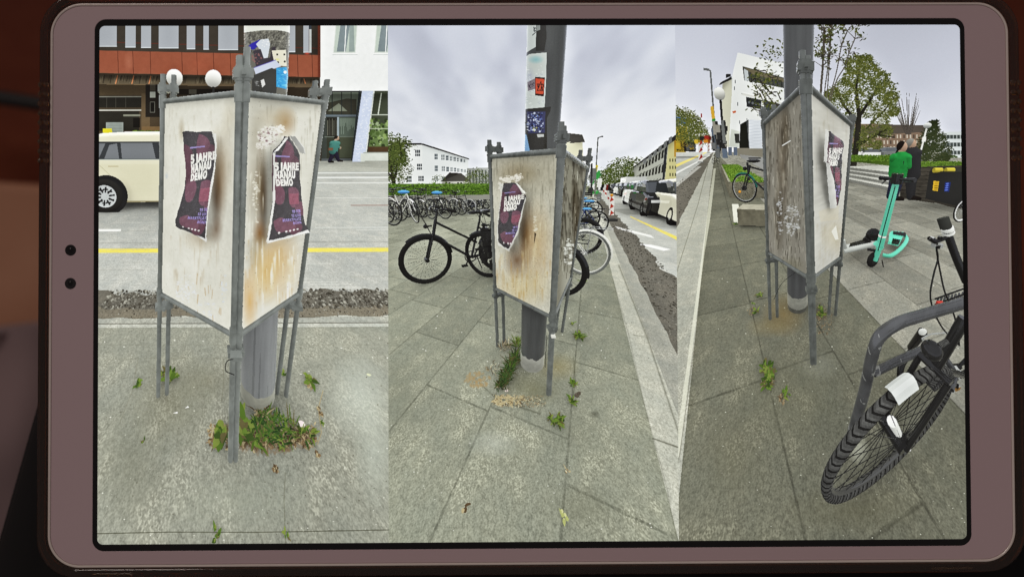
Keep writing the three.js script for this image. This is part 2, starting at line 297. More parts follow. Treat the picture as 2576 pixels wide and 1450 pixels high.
      if (m.emit) { irr[at] = -1; continue; }
      let sum = 0; const leaf = m.leaf; const off = 2e-4 + f.t * 2e-4, hx = x + nx * off, hy = y + ny * off, hz = z + nz * off, p0 = r01(), q0 = r01();
      // frame
      const sg = nz >= 0 ? 1 : -1, aa = -1 / (sg + nz), bb = nx * ny * aa, tx = 1 + sg * nx * nx * aa, ty = sg * bb, tz = -sg * nx, ux = bb, uy = sg + ny * ny * aa, uz = -ny;
      for (let s = 0; s < spp; s++) {
        const u1 = (s + r01()) / spp, u2 = (p0 + s * 0.618034 + q0 * 0.1) % 1, r = Math.sqrt(u1), ph = 6.2831853 * u2, c1 = r * Math.cos(ph), c2 = r * Math.sin(ph), c3 = Math.sqrt(1 - u1);
        let vx = c1 * tx + c2 * ux + c3 * nx, vy = c1 * ty + c2 * uy + c3 * ny, vz = c1 * tz + c2 * uz + c3 * nz;
        if (leaf && (s & 1)) { vx = -vx; vy = -vy; vz = -vz; }
        if (this.cast(hx, hy, hz, vx, vy, vz, 40, true)) { sum += leaf ? 0.33 : vy > 0.1 ? (this.hit.t < 0.4 ? 0.02 : 0.09) : this.hit.t < 0.15 ? 0.09 : 0.2; } else sum += vy > 0 ? 0.62 + 0.62 * vy + 0.14 * vx : 0.24;
      }
      irr[at] = sum / spp;
      if (gl > 0) {
        const dn = -(dx * nx + dy * ny + dz * nz); let F = gl + (1 - gl) * Math.pow(1 - dn, 5);
        const rg = m.rough; let rx = dx + 2 * dn * nx + rg * (r01() - 0.5), ry = dy + 2 * dn * ny + rg * (r01() - 0.5), rz = dz + 2 * dn * nz + rg * (r01() - 0.5); const rl = 1 / Math.hypot(rx, ry, rz); rx *= rl; ry *= rl; rz *= rl;
        if (this.cast(hx, hy, hz, rx, ry, rz, 1e4, false)) { const g = this.surface(hx, hy, hz, rx, ry, rz), q = (g.m.emit ? 1 : 0.55 * expo) * F; ref[at * 3] = g.col[0] * q; ref[at * 3 + 1] = g.col[1] * q; ref[at * 3 + 2] = g.col[2] * q; }
        else { this.sky(rx, Math.abs(ry), rz, o3); ref[at * 3] = o3[0] * F; ref[at * 3 + 1] = o3[1] * F; ref[at * 3 + 2] = o3[2] * F; }
      }
    }
    let A = irr, Bf = new Float32Array(n);
    for (const step of [1, 2, 4]) {
      for (let j = 0; j < H; j++) for (let i = 0; i < W; i++) {
        const at = j * W + i; if (A[at] < 0) { Bf[at] = -1; continue; }
        const nx = nor[at * 3], ny = nor[at * 3 + 1], nz = nor[at * 3 + 2], d = dep[at], tol = d * 0.02 * step + 0.01; let s = 0, w = 0;
        for (let b = -2; b <= 2; b++) { const jj = j + b * step; if (jj < 0 || jj >= H) continue; for (let a = -2; a <= 2; a++) {
          const ii = i + a * step; if (ii < 0 || ii >= W) continue; const q = jj * W + ii; if (A[q] < 0) continue;
          const dn = nx * nor[q * 3] + ny * nor[q * 3 + 1] + nz * nor[q * 3 + 2]; if (dn < 0.85) continue; const dd = Math.abs(dep[q] - d); if (dd > tol * 3) continue;
          const ww = (3 - Math.abs(a)) * (3 - Math.abs(b)) * (dn - 0.8) / (1 + dd / tol) / (1 + 6 * Math.abs(A[q] - A[at])); s += ww * A[q]; w += ww; } }
        Bf[at] = w ? s / w : A[at];
      }
      const t = A; A = Bf; Bf = t;
    }
    const out = new Float32Array(n * 3);
    for (let at = 0; at < n; at++) for (let k = 0; k < 3; k++) out[at * 3 + k] = A[at] < 0 ? alb[at * 3 + k] : alb[at * 3 + k] * A[at] * expo + ref[at * 3 + k];
    return out;
  }
}
// phone-camera finish: soft shoulder, clarity, then into the display bitmap at column c0
function develop(img, W, H, data, DW, c0, o = {}) {
  const { sat = 1.1, clarity = 0.5, gain = 1, tint = [1, 1.012, 0.925], punch = 0.35 } = o, L = new Float32Array(W * H);
  for (let i = 0; i < W * H * 3; i++) { let v = img[i] * gain * tint[i % 3]; v = v < 0.6 ? v : 0.6 + 0.4 * (1 - Math.exp(-(v - 0.6) / 0.4)); img[i] = l2s(v < 0 ? 0 : v); }
  for (let i = 0; i < W * H; i++) L[i] = 0.3 * img[i * 3] + 0.59 * img[i * 3 + 1] + 0.11 * img[i * 3 + 2];
  const blur = (src, r) => { const t = new Float32Array(W * H), d = new Float32Array(W * H); for (let y = 0; y < H; y++) { let s = 0; for (let x = -r; x <= r; x++) s += src[y * W + Math.min(W - 1, Math.max(0, x))]; for (let x = 0; x < W; x++) { t[y * W + x] = s / (2 * r + 1); s += src[y * W + Math.min(W - 1, x + r + 1)] - src[y * W + Math.max(0, x - r)]; } }
    for (let x = 0; x < W; x++) { let s = 0; for (let y = -r; y <= r; y++) s += t[Math.min(H - 1, Math.max(0, y)) * W + x]; for (let y = 0; y < H; y++) { d[y * W + x] = s / (2 * r + 1); s += t[Math.min(H - 1, y + r + 1) * W + x] - t[Math.max(0, y - r) * W + x]; } } return d; };
  const fine = blur(L, 2), wide = blur(blur(L, 14), 14);
  let k2 = 99; const r01 = () => { k2 = (Math.imul(k2, 1664525) + 1013904223) | 0; return (k2 >>> 8) / 16777216; };
  for (let y = 0; y < H; y++) for (let x = 0; x < W; x++) {
    const i = y * W + x, l = L[i], add = (l - fine[i]) * 0.55 * clarity + (l - wide[i]) * 0.4 * clarity + (r01() - 0.5) * 0.02, e = (y * DW + c0 + x) * 4;
    for (let k = 0; k < 3; k++) { let v = l + (img[i * 3 + k] - l) * sat + add; v += punch * v * (1 - v) * (v - 0.5); v = 0.03 + 0.957 * v; data[e + k] = v < 0 ? 0 : v > 1 ? 255 : v * 255 + 0.5; }
    data[e + 3] = 255;
  }
}
Object.assign(Snapshot.prototype, {
  pix(x, y, z, o) { const v = y - this.h, fw = -v * this.s - z * this.c, up = v * this.c - z * this.s; o[0] = this.cx + this.f * x / fw; o[1] = this.cy - this.f * up / fw; return o; },
  // paint laid on whatever surface uses it, drawn in the display's pixel coordinates
  paint(x0, y0, x1, y1, sc, draw) {
    const p = print(Math.ceil((x1 - x0) * sc), Math.ceil((y1 - y0) * sc), (g) => { g.scale(sc, sc); g.translate(-x0, -y0); g.lineCap = g.lineJoin = 'round'; draw(g); }), q = [0, 0], o = [0, 0, 0], S = this;
    return (f, col) => {
      S.pix(f.x, f.y, f.z, q); const u = (q[0] - x0) / (x1 - x0), v = 1 - (q[1] - y0) / (y1 - y0); if (u < 0 || v < 0 || u > 1 || v > 1) return 0;
      const a = p(u, v, o); if (a > 0.003) { for (let k = 0; k < 3; k++) col[k] += (o[k] - col[k]) * a; } return a;
    };
  },
});
const poly = (g, pts, fill, stroke, w = 1) => { g.beginPath(); pts.forEach((p, i) => (i ? g.lineTo(p[0], p[1]) : g.moveTo(p[0], p[1]))); g.closePath(); if (fill) { g.fillStyle = fill; g.fill(); } if (stroke) { g.strokeStyle = stroke; g.lineWidth = w; g.stroke(); } };
const line = (g, pts, stroke, w = 1) => { g.beginPath(); pts.forEach((p, i) => (i ? g.lineTo(p[0], p[1]) : g.moveTo(p[0], p[1]))); g.strokeStyle = stroke; g.lineWidth = w; g.stroke(); };
const rect = (g, x0, y0, x1, y1, c) => { g.fillStyle = c; g.fillRect(x0, y0, x1 - x0, y1 - y0); };
const blob = (g, x, y, r, c, n = 30, sx = 1, sy = 1) => { g.fillStyle = c; for (let i = 0; i < n; i++) { const a = rr(0, 6.3), d = r * Math.sqrt(rnd()), q = r * rr(0.03, 0.22); g.beginPath(); g.ellipse(x + Math.cos(a) * d * sx, y + Math.sin(a) * d * sy, q * sx, q * sy, rr(0, 3), 0, 6.3); g.fill(); } };
const shred = (g, x, y, rx, ry, c, n = 60) => { for (let i = 0; i < n; i++) { const a = rr(0, 6.3), d = Math.sqrt(rnd()), px = x + Math.cos(a) * d * rx, py = y + Math.sin(a) * d * ry, q = rr(1.5, 6); g.globalAlpha = rr(0.35, 1); poly(g, [0, 1, 2, 3, 4].map((k) => { const e = k * 1.26 + rr(-0.4, 0.4), m = q * rr(0.4, 1.2); return [px + Math.cos(e) * m, py + Math.sin(e) * m * 0.7]; }), c); } g.globalAlpha = 1; };
const soft = (g, x, y, rx, ry, c, a) => { g.save(); g.translate(x, y); g.scale(rx, ry); const q = g.createRadialGradient(0, 0, 0, 0, 0, 1); q.addColorStop(0, `rgba(${c},${a})`); q.addColorStop(0.5, `rgba(${c},${a * 0.55})`); q.addColorStop(1, `rgba(${c},0)`); g.fillStyle = q; g.fillRect(-1, -1, 2, 2); g.restore(); };
const drips = (g, x0, x1, y0, y1, c, n) => { for (let i = 0; i < n; i++) { const x = rr(x0, x1), y = rr(y0, y1), L = rr(14, 80), w = rr(1, 5), al = +/([\d.]+)\)$/.exec(c)[1]; for (const k of [1, 0.62, 0.3]) { const q = g.createLinearGradient(0, y, 0, y + L), col = (a) => c.replace(/[\d.]+\)$/, `${a})`); q.addColorStop(0, col(0)); q.addColorStop(0.18, col(al * 0.36)); q.addColorStop(1, col(0)); g.strokeStyle = q; g.lineWidth = w * k * 1.6; g.beginPath(); g.moveTo(x, y); g.bezierCurveTo(x + rr(-1, 1), y + L * 0.3, x + rr(-2, 2), y + L * 0.6, x + rr(-2, 2), y + L); g.stroke(); } } };

// colours of street things
const pave = (base, o = {}) => (f, col) => {
  const { ct = 1, sn = 0, slab = 0, oa = 0, ol = 0, L = 0.55, tone = 0.13 } = o, x = f.x * 0.83 + f.z * 0.56, z = f.z * 0.83 - f.x * 0.56, near = f.t < 1.6 ? 1 : 1.6 / f.t, mid2 = f.t < 4 ? 1 : 4 / f.t;
  const big = fbm(x * 1.3, z * 1.3, 3), mid = fbm(x * 9, z * 9, 3), g1 = noise(x * 340, z * 340), g2 = noise(x * 170 + 9, z * 170), g3 = noise(x * 75, z * 75 + 31);
  let s = (0.74 + 0.28 * big + 0.18 * mid) * (1 + near * (0.36 * (g1 - 0.5) + 0.4 * (g2 - 0.5)) + mid2 * 0.24 * (g3 - 0.5)); const frost = sst(0.5, 0.8, mid) * (g2 > 0.62 ? 0.3 : 0) * near;
  if (slab) {
    const a = (f.x * ct + f.z * sn - oa) / slab, ci = Math.floor(a), l = (f.x * sn - f.z * ct - ol) / L + lat(ci * 31 + 7, 5), ri = Math.floor(l), fa = a - ci, fl = l - ri, wob = 0.004 * (noise(x * 30, z * 30) - 0.5), ja = Math.min(fa, 1 - fa) * slab + wob, jl = Math.min(fl, 1 - fl) * L + wob, j = Math.min(ja, jl), w = 0.004 + f.t * 0.0008;
    s *= 1 + tone * (lat(ci * 17 + 3, ri * 29 + 11) * 2 - 1); if (j < w * 1.8) { const q = sst(w * 1.8, w * 0.6, j) * (0.35 + 0.5 * noise(x * 22, z * 22)); s *= 1 - 0.5 * q; }
  }
  for (let i = 0; i < 3; i++) col[i] = base[i] * s * (1 + frost); const br = (mid - 0.5) * 0.05; col[0] *= 1 + br; col[2] *= 1 - br;
};
const GALV = (f, col) => { const n = fbm(f.x * 30 + f.z * 20, f.y * 14, 3), r = noise(f.y * 60, f.x * 60); const s = 0.15 + 0.13 * n + 0.05 * r; col[0] = s * 0.96; col[1] = s * 1.03; col[2] = s * 1.04; };
const drawPoster = (g, w, h) => {
  rect(g, 0, 0, w, h, '#45404a');
  const pet = (x, y, r, a, c) => { g.save(); g.translate(x * w, y * h); g.rotate(a); g.fillStyle = c; g.beginPath(); g.moveTo(0, 0); g.bezierCurveTo(r * w, -r * w * 0.9, r * w * 1.5, r * w * 0.2, r * w * 1.1, r * w * 0.8); g.bezierCurveTo(r * w * 0.6, r * w * 1.2, r * w * 0.2, r * w * 0.7, 0, 0); g.fill(); g.restore(); };
  for (const q of [[0.05, 0.1, 0.3, 1, 0], [0.5, 0.02, 0.34, 0.9, 1], [0, 0.3, 0.3, 0.2, 0], [0.05, 0.44, 0.32, 0.2, 1], [0.55, 0.44, 0.34, 0.5, 1], [0.1, 0.78, 0.3, 0.1, 1], [0.5, 0.8, 0.36, 0.4, 0], [0.72, 0.66, 0.25, -0.4, 1], [0.8, 0.12, 0.22, 1.2, 0], [0.3, 0.9, 0.3, -0.7, 1]]) pet(q[0], q[1], q[2], q[3], q[4] ? '#7a4560' : '#6c3c54');
  rect(g, w * 0.55, h * 0.5, w * 0.86, h * 0.61, 'rgba(190,70,110,0.5)');
  for (let i = 0; i < 620; i++) line(g, [[rr(0, w), rr(0, h)], [rr(0, w), rr(0, h)]].map((p, k, a) => (k ? [a[0][0] + rr(-18, 18), a[0][1] + rr(-8, 8)] : p)), rnd() < 0.5 ? 'rgba(20,16,20,0.28)' : 'rgba(150,110,130,0.16)', rr(0.6, 2));
  rect(g, w * 0.2, h * 0.13, w * 0.62, h * 0.143, '#8d78d0');
  g.fillStyle = '#e6e4e2'; g.strokeStyle = '#e6e4e2'; g.lineJoin = 'miter'; g.textBaseline = 'alphabetic';
  const big = (t, x, y, tw, th) => { g.save(); g.font = 'bold 100px sans-serif'; const m = g.measureText(t).width; g.translate(x, y); g.scale(tw / m, th / 72); g.lineWidth = 9; g.fillText(t, 0, 0); g.strokeText(t, 0, 0); g.restore(); };
  big('5 JAHRE', w * 0.2, h * 0.262, w * 0.72, h * 0.068); big('HANAU', w * 0.2, h * 0.338, w * 0.6, h * 0.066); big('DEMO', w * 0.2, h * 0.414, w * 0.5, h * 0.066);
  g.fillStyle = '#8f78dc'; g.strokeStyle = '#8f78dc'; g.textAlign = 'right'; g.font = `bold ${h * 0.044}px sans-serif`; g.lineWidth = 1.5;
  ['19 FEB', '18 UHR', 'MARKTPLATZ', 'BONN'].forEach((t, i) => { g.fillText(t, w * 0.9, h * (0.7 + i * 0.043)); g.strokeText(t, w * 0.9, h * (0.7 + i * 0.043)); });
  for (let i = 0; i < 5; i++) { g.fillStyle = '#d8d2da'; g.beginPath(); g.arc(w * (i ? 0.34 + i * 0.1 : 0.26), h * 0.925, w * 0.03, 0, 6.3); g.fill(); }
};
const posterPrint = print(420, 860, drawPoster);
Object.assign(Snapshot.prototype, {
  // a sheet of paper hung on plane (p, n): outlines left and right from top to bottom in display pixels, [x, y, u, lift]
  sheet(lf, rt, p, n, mat, bow = 0) {  // p: the two planes of a board that may be warped
    const at = (c, t) => { const k = t * (c.length - 1), i = Math.min(c.length - 2, k | 0), w = k - i; return c[i].map((q, j) => q + (c[i + 1][j] - q) * w); }, R = 20, C = 8, pts = [];
    for (let r = 0; r <= R; r++) for (let c = 0; c <= C; c++) {
      const a = at(lf, r / R), b = at(rt, r / R), w = c / C, m = a.map((q, j) => q + (b[j] - q) * w); if (c === 0 || c === C) m[0] += (lat(r * 7 + c, (a[0] | 0) + 3) - 0.5) * 2.6; if (r === 0 || r === R) m[1] += (lat(c * 5 + r, (a[1] | 0) + 9) - 0.5) * 3; const e = p.reduce((q, [pp, nn]) => { const c = this.PL(m[0], m[1], pp, nn); return !q || c.z > q.z ? c : q; }, null);
      const lift = 0.004 + m[3] + bow * 4 * w * (1 - w); pts.push([e.x + n.x * lift, e.y + n.y * lift + 0, e.z + n.z * lift, m[2], 1 - (m[4] ?? r / R)]);
    }
    const g = new THREE.BufferGeometry(), idx = [];
    for (let r = 0; r < R; r++) for (let c = 0; c < C; c++) { const i = r * (C + 1) + c; idx.push(i, i + C + 1, i + 1, i + 1, i + C + 1, i + C + 2); }
    g.setAttribute('position', new THREE.Float32BufferAttribute(pts.flatMap((q) => q.slice(0, 3)), 3)); g.setAttribute('uv', new THREE.Float32BufferAttribute(pts.flatMap((q) => q.slice(3)), 2)); g.setIndex(idx); g.computeVertexNormals(); this.add(g, mat);
  },
  posterMat() { return this.mat((f, col) => { posterPrint(f.u, f.v, col); const c = 0.8 + 0.5 * fbm(f.u * 9 + f.v * 5, f.v * 22 - f.u * 6, 3), w = noise(f.u * 40, f.v * 70) > 0.86 ? 0.05 : 0.012; const gy = (col[0] + col[1] + col[2]) / 3; for (let k = 0; k < 3; k++) col[k] = (col[k] * 0.74 + gy * 0.26) * c + w; }, { gloss: 0.02, rough: 0.5 }); },
  blade(p, d, len, w, bend, mat) {  // a leaf that arches out from p
    const s = V(-d.z, 0, d.x).normalize().multiplyScalar(w), a = p.clone(), N = 4; let prev = [a.clone().addScaledVector(s, -0.3), a.clone().addScaledVector(s, 0.3)];
    for (let i = 1; i <= N; i++) {
      const t = i / N, q = p.clone().add(V(d.x * len * t, len * (d.y * t - bend * t * t), d.z * len * t)), ww = Math.sin(Math.PI * Math.min(0.97, 0.2 + 0.8 * t)) + 0.02;
      const l = q.clone().addScaledVector(s, -ww), r = q.clone().addScaledVector(s, ww); this.tri(prev[0], prev[1], r, mat); this.tri(prev[0], r, l, mat); prev = [l, r];
    }
  },
  tuft(p, n, len, w, up, spread, mats, bend = 0.5) { for (let i = 0; i < n; i++) { const a = rr(0, 6.283), q = p.clone().add(V(Math.cos(a) * spread * Math.sqrt(rnd()), 0, Math.sin(a) * spread * Math.sqrt(rnd()))), e = rr(0, 6.283); this.blade(q, V(Math.cos(e) * rr(0.4, 1), up * rr(0.6, 1.3), Math.sin(e) * rr(0.4, 1)), len * rr(0.5, 1.15), w * rr(0.6, 1.2), bend * rr(0.6, 1.2), mats[(rnd() * mats.length) | 0]); } },
  rocks(fn, n, r0, r1, mats) { const g = [0, 1, 2].map((k) => { const q = new THREE.IcosahedronGeometry(1, 0), a = q.attributes.position; for (let i = 0; i < a.count; i++) { const h = 0.75 + 0.5 * lat(Math.round(a.getX(i) * 50 + k * 31), Math.round(a.getY(i) * 50 + a.getZ(i) * 90)); a.setXYZ(i, a.getX(i) * h, a.getY(i) * h * 0.7, a.getZ(i) * h); } q.computeVertexNormals(); return q; });
    for (let i = 0; i < n; i++) { const p = fn(), r = r0 + (r1 - r0) * rnd() ** 3, e = new THREE.Euler(rr(0, 3), rr(0, 6), rr(0, 3)); this.add(g[i % 3], mats[(rnd() * mats.length) | 0], new THREE.Matrix4().compose(p, new THREE.Quaternion().setFromEuler(e), V(r, r, r))); } },
  // a tree: limbs, then leaf clumps near the limb ends
  tree(p, h, o) {
    const { bark, leaves, trunk = 0.12, levels = 4, spread = 0.55, leaf = 0.05, per = 14, clump = 0.3, fork = 3, first = 0.35, gapUp = 0.25 } = o;
    const grow = (a, d, L, r, lv) => {
      const b = a.clone().addScaledVector(d, L), mid = a.clone().lerp(b, 0.5).add(V(rr(-1, 1) * L * 0.06, 0, rr(-1, 1) * L * 0.06));
      this.tube(a, mid, r, bark, r * 0.85, 6); this.tube(mid, b, r * 0.85, bark, r * 0.66, 6);
      if (lv <= 1 && per) for (let i = 0; i < per; i++) { const t = rr(0.1, 1.1), c = a.clone().lerp(b, t).add(V(rr(-1, 1), rr(-0.8, 0.8), rr(-1, 1)).multiplyScalar(clump)); const e = rr(0, 6.3); this.blade(c, V(Math.cos(e), rr(-0.5, 0.8), Math.sin(e)), leaf * rr(0.7, 1.5), leaf * 0.45, 0.2, leaves[(rnd() * leaves.length) | 0]); }
      if (lv > 0) { const n = lv === levels ? fork + 1 : fork; for (let i = 0; i < n; i++) { const q = (i + rr(-0.3, 0.3)) / n * 6.283, e = V(Math.cos(q) * spread, 0, Math.sin(q) * spread), nd = d.clone().multiplyScalar(0.75).add(e).add(V(0, gapUp, 0)).normalize(); grow(a.clone().lerp(b, i ? rr(0.55, 1) : 1), nd, L * rr(0.6, 0.82), r * 0.6, lv - 1); } }
    };
    grow(p, V(rr(-0.05, 0.05), 1, rr(-0.05, 0.05)).normalize(), h * first, trunk, levels);
  },
  bush(c, sx, sy, sz, n, leaf, mats) { for (let i = 0; i < n; i++) { const a = rr(0, 6.283), u = rr(-1, 1), r = Math.cbrt(rr(0.3, 1)), q = Math.sqrt(1 - u * u) * r, e = rr(0, 6.3); const bump = 0.8 + 0.4 * noise(a * 2, u * 3 + c.x); this.blade(V(c.x + Math.cos(a) * q * sx * bump, c.y + u * r * sy * bump, c.z + Math.sin(a) * q * sz * bump), V(Math.cos(e), rr(-0.5, 0.9), Math.sin(e)), leaf * rr(0.6, 1.5), leaf * 0.4, 0.2, mats[(rnd() * mats.length) | 0]); } },
  // galvanised frames round the pole: corners {p: foot, k: lean x per metre, kz}, boards in pairs [i, j, mat]
  corner(bx, by, tx, ty, yb, yt) { const p = this.G(bx, by), h = (y) => this.D(tx, y, -p.z).y, t = this.D(tx, ty, -p.z); return { p, k: (t.x - p.x) / t.y, kz: 0, b: yb && h(yb), t: yt && h(yt), top: yt && h(ty) }; },
  stand(corners, boards, o) {
    const { y0, y1, top, r = 0.0135, off = 0.022, mat, clampMat, feet = true } = o, C = corners.reduce((a, b) => a.clone().add(b.p), V(0, 0, 0)).multiplyScalar(1 / corners.length), planes = [], posts = corners.map(() => []);
    boards.forEach(([i, j, bm, o1 = off, o2 = off]) => {
      const A = corners[i], B = corners[j], d = B.p.clone().sub(A.p).setY(0).normalize(), n = V(d.z, 0, -d.x); if (n.dot(A.p.clone().sub(C)) < 0) n.negate();
      const hy = (c, y) => (!c.t ? y : y <= y0 ? y * c.b / y0 : y <= y1 ? c.b + (y - y0) / (y1 - y0) * (c.t - c.b) : c.t + (y - y1) / (top - y1) * (c.top - c.t)), at = (c, s, yy, e = 0) => { const y = hy(c, yy); return V(c.p.x + c.k * y + d.x * s + n.x * e, y, c.p.z + c.kz * y + d.z * s + n.z * e); }, U = r * 1.35;
      for (const [c, s, q] of [[A, o1, i], [B, -o2, j]]) { this.tube(at(c, s, 0), at(c, s, top + rr(-0.025, 0.02)), r, mat, r, 12); posts[q].push((y) => at(c, s, y)); for (const y of [y0, y1]) this.tube(at(c, s, y - 0.032), at(c, s, y + 0.032), U, clampMat, U, 12); }
      this.tube(at(A, o1, y1), at(B, -o2, y1), r, mat, r, 12); this.tube(at(A, o1, y0), at(B, -o2, y0), r * 0.85, mat, r * 0.85, 12);
      const e = -0.004; this.quad(at(A, o1, y0, e), at(B, -o2, y0, e), at(B, -o2, y1, e), at(A, o1, y1, e), bm);
      const q0 = at(A, o1, y0, e), q1 = at(B, -o2, y0, e), q2 = at(B, -o2, y1, e), q3 = at(A, o1, y1, e), pn = (a, b, c) => { const v = b.clone().sub(a).cross(c.clone().sub(a)).normalize(); return [a, v.dot(n) < 0 ? v.negate() : v]; }; planes.push([[pn(q0, q1, q2), pn(q0, q2, q3)], n]);
    });
    posts.forEach((ps) => {
      if (ps.length < 2) return;
      for (const [y, hh] of [[top - 0.07, 0.034], [y0 - 0.085, 0.026]]) {
        const a = ps[0](y), b = ps[1](y), m = a.clone().add(b).multiplyScalar(0.5), L = a.distanceTo(b), ry = Math.atan2(-(b.z - a.z), b.x - a.x); this.box(m.x, m.y, m.z, L + r * 2 + 0.022, hh, r * 2 + 0.01, clampMat, ry); this.box(m.x, m.y, m.z, 0.016, hh * 0.6, r * 2 + 0.04, clampMat, ry); for (const q of [a, b]) this.tube(V(q.x, q.y - hh * 0.8, q.z), V(q.x, q.y + hh * 0.8, q.z), r * 1.3, clampMat, r * 1.3, 12);
      }
    });
    return planes;
  },
  // a car, forward +x, wheels on y = 0
  car(m, c) {
    const ex = (pts, w, bev, mat) => { const g = new THREE.ExtrudeGeometry(new THREE.Shape(pts.map((p) => new THREE.Vector2(p[0], p[1]))), { depth: w - 2 * bev, bevelEnabled: true, bevelThickness: bev, bevelSize: bev * 0.6, bevelSegments: 3 }); g.translate(0, 0, -(w - 2 * bev) / 2); this.add(g, mat, m); };
    ex([[-2.1, 0.25], [-2.12, 0.85], [-1.7, 0.95], [1.0, 0.95], [1.95, 0.78], [2.1, 0.6], [2.1, 0.25]], 1.78, 0.1, c.body);
    ex([[-1.95, 0.96], [-1.55, 1.38], [-0.2, 1.42], [0.45, 1.34], [1.05, 0.96]], 1.5, 0.16, c.glass); ex([[-1.5, 1.37], [-0.2, 1.415], [0.35, 1.36], [0.3, 1.44], [-0.2, 1.47], [-1.45, 1.44]], 1.42, 0.12, c.body);
    for (const x of [-1.3, 1.32]) for (const z of [-0.82, 0.82]) { const w = m.clone().multiply(new THREE.Matrix4().makeTranslation(x, 0.32, z)); this.add(new THREE.TorusGeometry(0.23, 0.09, 8, 24), c.tyre, w); this.add(new THREE.CylinderGeometry(0.2, 0.2, 0.1, 20), c.rim, w.clone().multiply(new THREE.Matrix4().makeRotationX(Math.PI / 2))); this.add(new THREE.CylinderGeometry(0.37, 0.37, 0.2, 20), c.tyre, w.clone().multiply(new THREE.Matrix4().makeTranslation(0, 0.02, z > 0 ? -0.06 : 0.06)).multiply(new THREE.Matrix4().makeRotationX(Math.PI / 2))); }
    for (const z of [-0.6, 0.6]) this.add(new THREE.BoxGeometry(0.1, 0.14, 0.36), c.lamp, m.clone().multiply(new THREE.Matrix4().makeTranslation(2.1, 0.66, z))); this.add(new THREE.BoxGeometry(0.06, 0.2, 1.0), c.tyre, m.clone().multiply(new THREE.Matrix4().makeTranslation(2.15, 0.42, 0))); this.add(new THREE.BoxGeometry(0.03, 0.09, 0.46), c.plate ?? c.lamp, m.clone().multiply(new THREE.Matrix4().makeTranslation(2.2, 0.47, 0))); this.add(new THREE.BoxGeometry(3.9, 0.3, 1.5), c.tyre, m.clone().multiply(new THREE.Matrix4().makeTranslation(0, 0.25, 0)));
  },
  // a bicycle, forward +x, on the ground at y = 0, placed by matrix m
  bike(m, o = {}) {
    const { frame, tyre, rim, metal, seat = tyre, steer = 0, fender = null, rack = metal, basket = false, low = false, R = 0.345, spokes = 20, detail = 1, tw = 0.02, rear = true, front = true, bar = true } = o, S = this;
    const P = (x, y, z = 0) => V(x, y, z).applyMatrix4(m), fat = o.thick ?? 1, T = (a, b, r, mt, r2 = r) => S.tube(a, b, r * fat, mt, r2 * fat, detail > 0.5 ? 8 : 5);
    const bb = [0, 0.28], rw = [-0.46, R], hd = [0.44, 0.86], hb = [0.5, 0.66], fw = [0.62, R], st = [-0.16, 0.8];
    const wheel = (mm, hub) => {
      const W = (x, y, z) => V(x, y, z).applyMatrix4(mm), seg = detail > 0.5 ? 44 : 24;
      S.add(new THREE.TorusGeometry(R - tw, tw, detail > 0.5 ? 10 : 6, seg), tyre, mm); S.add(new THREE.TorusGeometry(R - tw * 2.1, 0.009, 6, seg), rim, mm);
      S.tube(W(0, 0, -0.05), W(0, 0, 0.05), hub ? 0.035 : 0.022, metal, undefined, 8);
      for (let i = 0; i < spokes; i++) { const a = i / spokes * 6.283, s = i % 2 ? 0.025 : -0.025; S.tube(W(Math.cos(a + 0.3) * 0.02, Math.sin(a + 0.3) * 0.02, s), W(Math.cos(a) * (R - tw * 2), Math.sin(a) * (R - tw * 2), 0), detail > 0.5 ? 0.0016 : 0.003, metal, undefined, 3); }
    };
    if (rear) wheel(m.clone().multiply(new THREE.Matrix4().makeTranslation(rw[0], R, 0)));
    // front end turns about the head tube
    const ax = V(hd[0] - hb[0], hd[1] - hb[1], 0).normalize(), turn = new THREE.Matrix4().makeTranslation(hb[0], hb[1], 0).multiply(new THREE.Matrix4().makeRotationAxis(ax, steer)).multiply(new THREE.Matrix4().makeTranslation(-hb[0], -hb[1], 0)), mf = m.clone().multiply(turn), Q = (x, y, z = 0) => V(x, y, z).applyMatrix4(mf);
    if (front) {
      wheel(mf.clone().multiply(new THREE.Matrix4().makeTranslation(fw[0], R, 0)), true);
      for (const s of [-0.05, 0.05]) { T(Q(0.515, 0.66, s), Q(fw[0], R, s), 0.012, frame); } T(Q(0.51, 0.67, -0.055), Q(0.51, 0.67, 0.055), 0.016, frame);
    }
    const hy = hd[1] + 0.12; if (bar) { T(Q(hb[0] + 0.01, hb[1] - 0.03), Q(hd[0] - 0.03, hd[1] + 0.12), 0.014, metal); T(Q(0.42, hy), Q(0.5, hy + 0.02), 0.013, metal); }
    if (bar) for (const s of [-1, 1]) { S.add(new THREE.TubeGeometry(new THREE.CatmullRomCurve3([Q(0.5, hy + 0.02, 0), Q(0.47, hy + 0.04, s * 0.16), Q(0.4, hy + 0.05, s * 0.26), Q(0.3, hy + 0.03, s * 0.3)]), 12, 0.012, 7), metal); T(Q(0.36, hy + 0.045, s * 0.28), Q(0.25, hy + 0.02, s * 0.31), 0.018, tyre); if (detail > 0.5) { T(Q(0.44, hy + 0.03, s * 0.22), Q(0.36, hy, s * 0.3), 0.006, tyre); S.path([Q(0.46, hy + 0.04, s * 0.15), Q(0.62, hy + 0.02, s * 0.08), Q(0.56, 0.8, s * 0.03), Q(0.5, 0.62, 0)], 0.004, tyre, 5); } }
    if (detail > 0.5) { S.ball(Q(0.58, 0.8, 0), 0.035, metal, 1, 1, 1, 10); T(Q(0.5, 0.8, 0), Q(0.58, 0.8, 0), 0.01, tyre); }
    const tt = low ? [-0.1, 0.5] : [-0.145, 0.72];
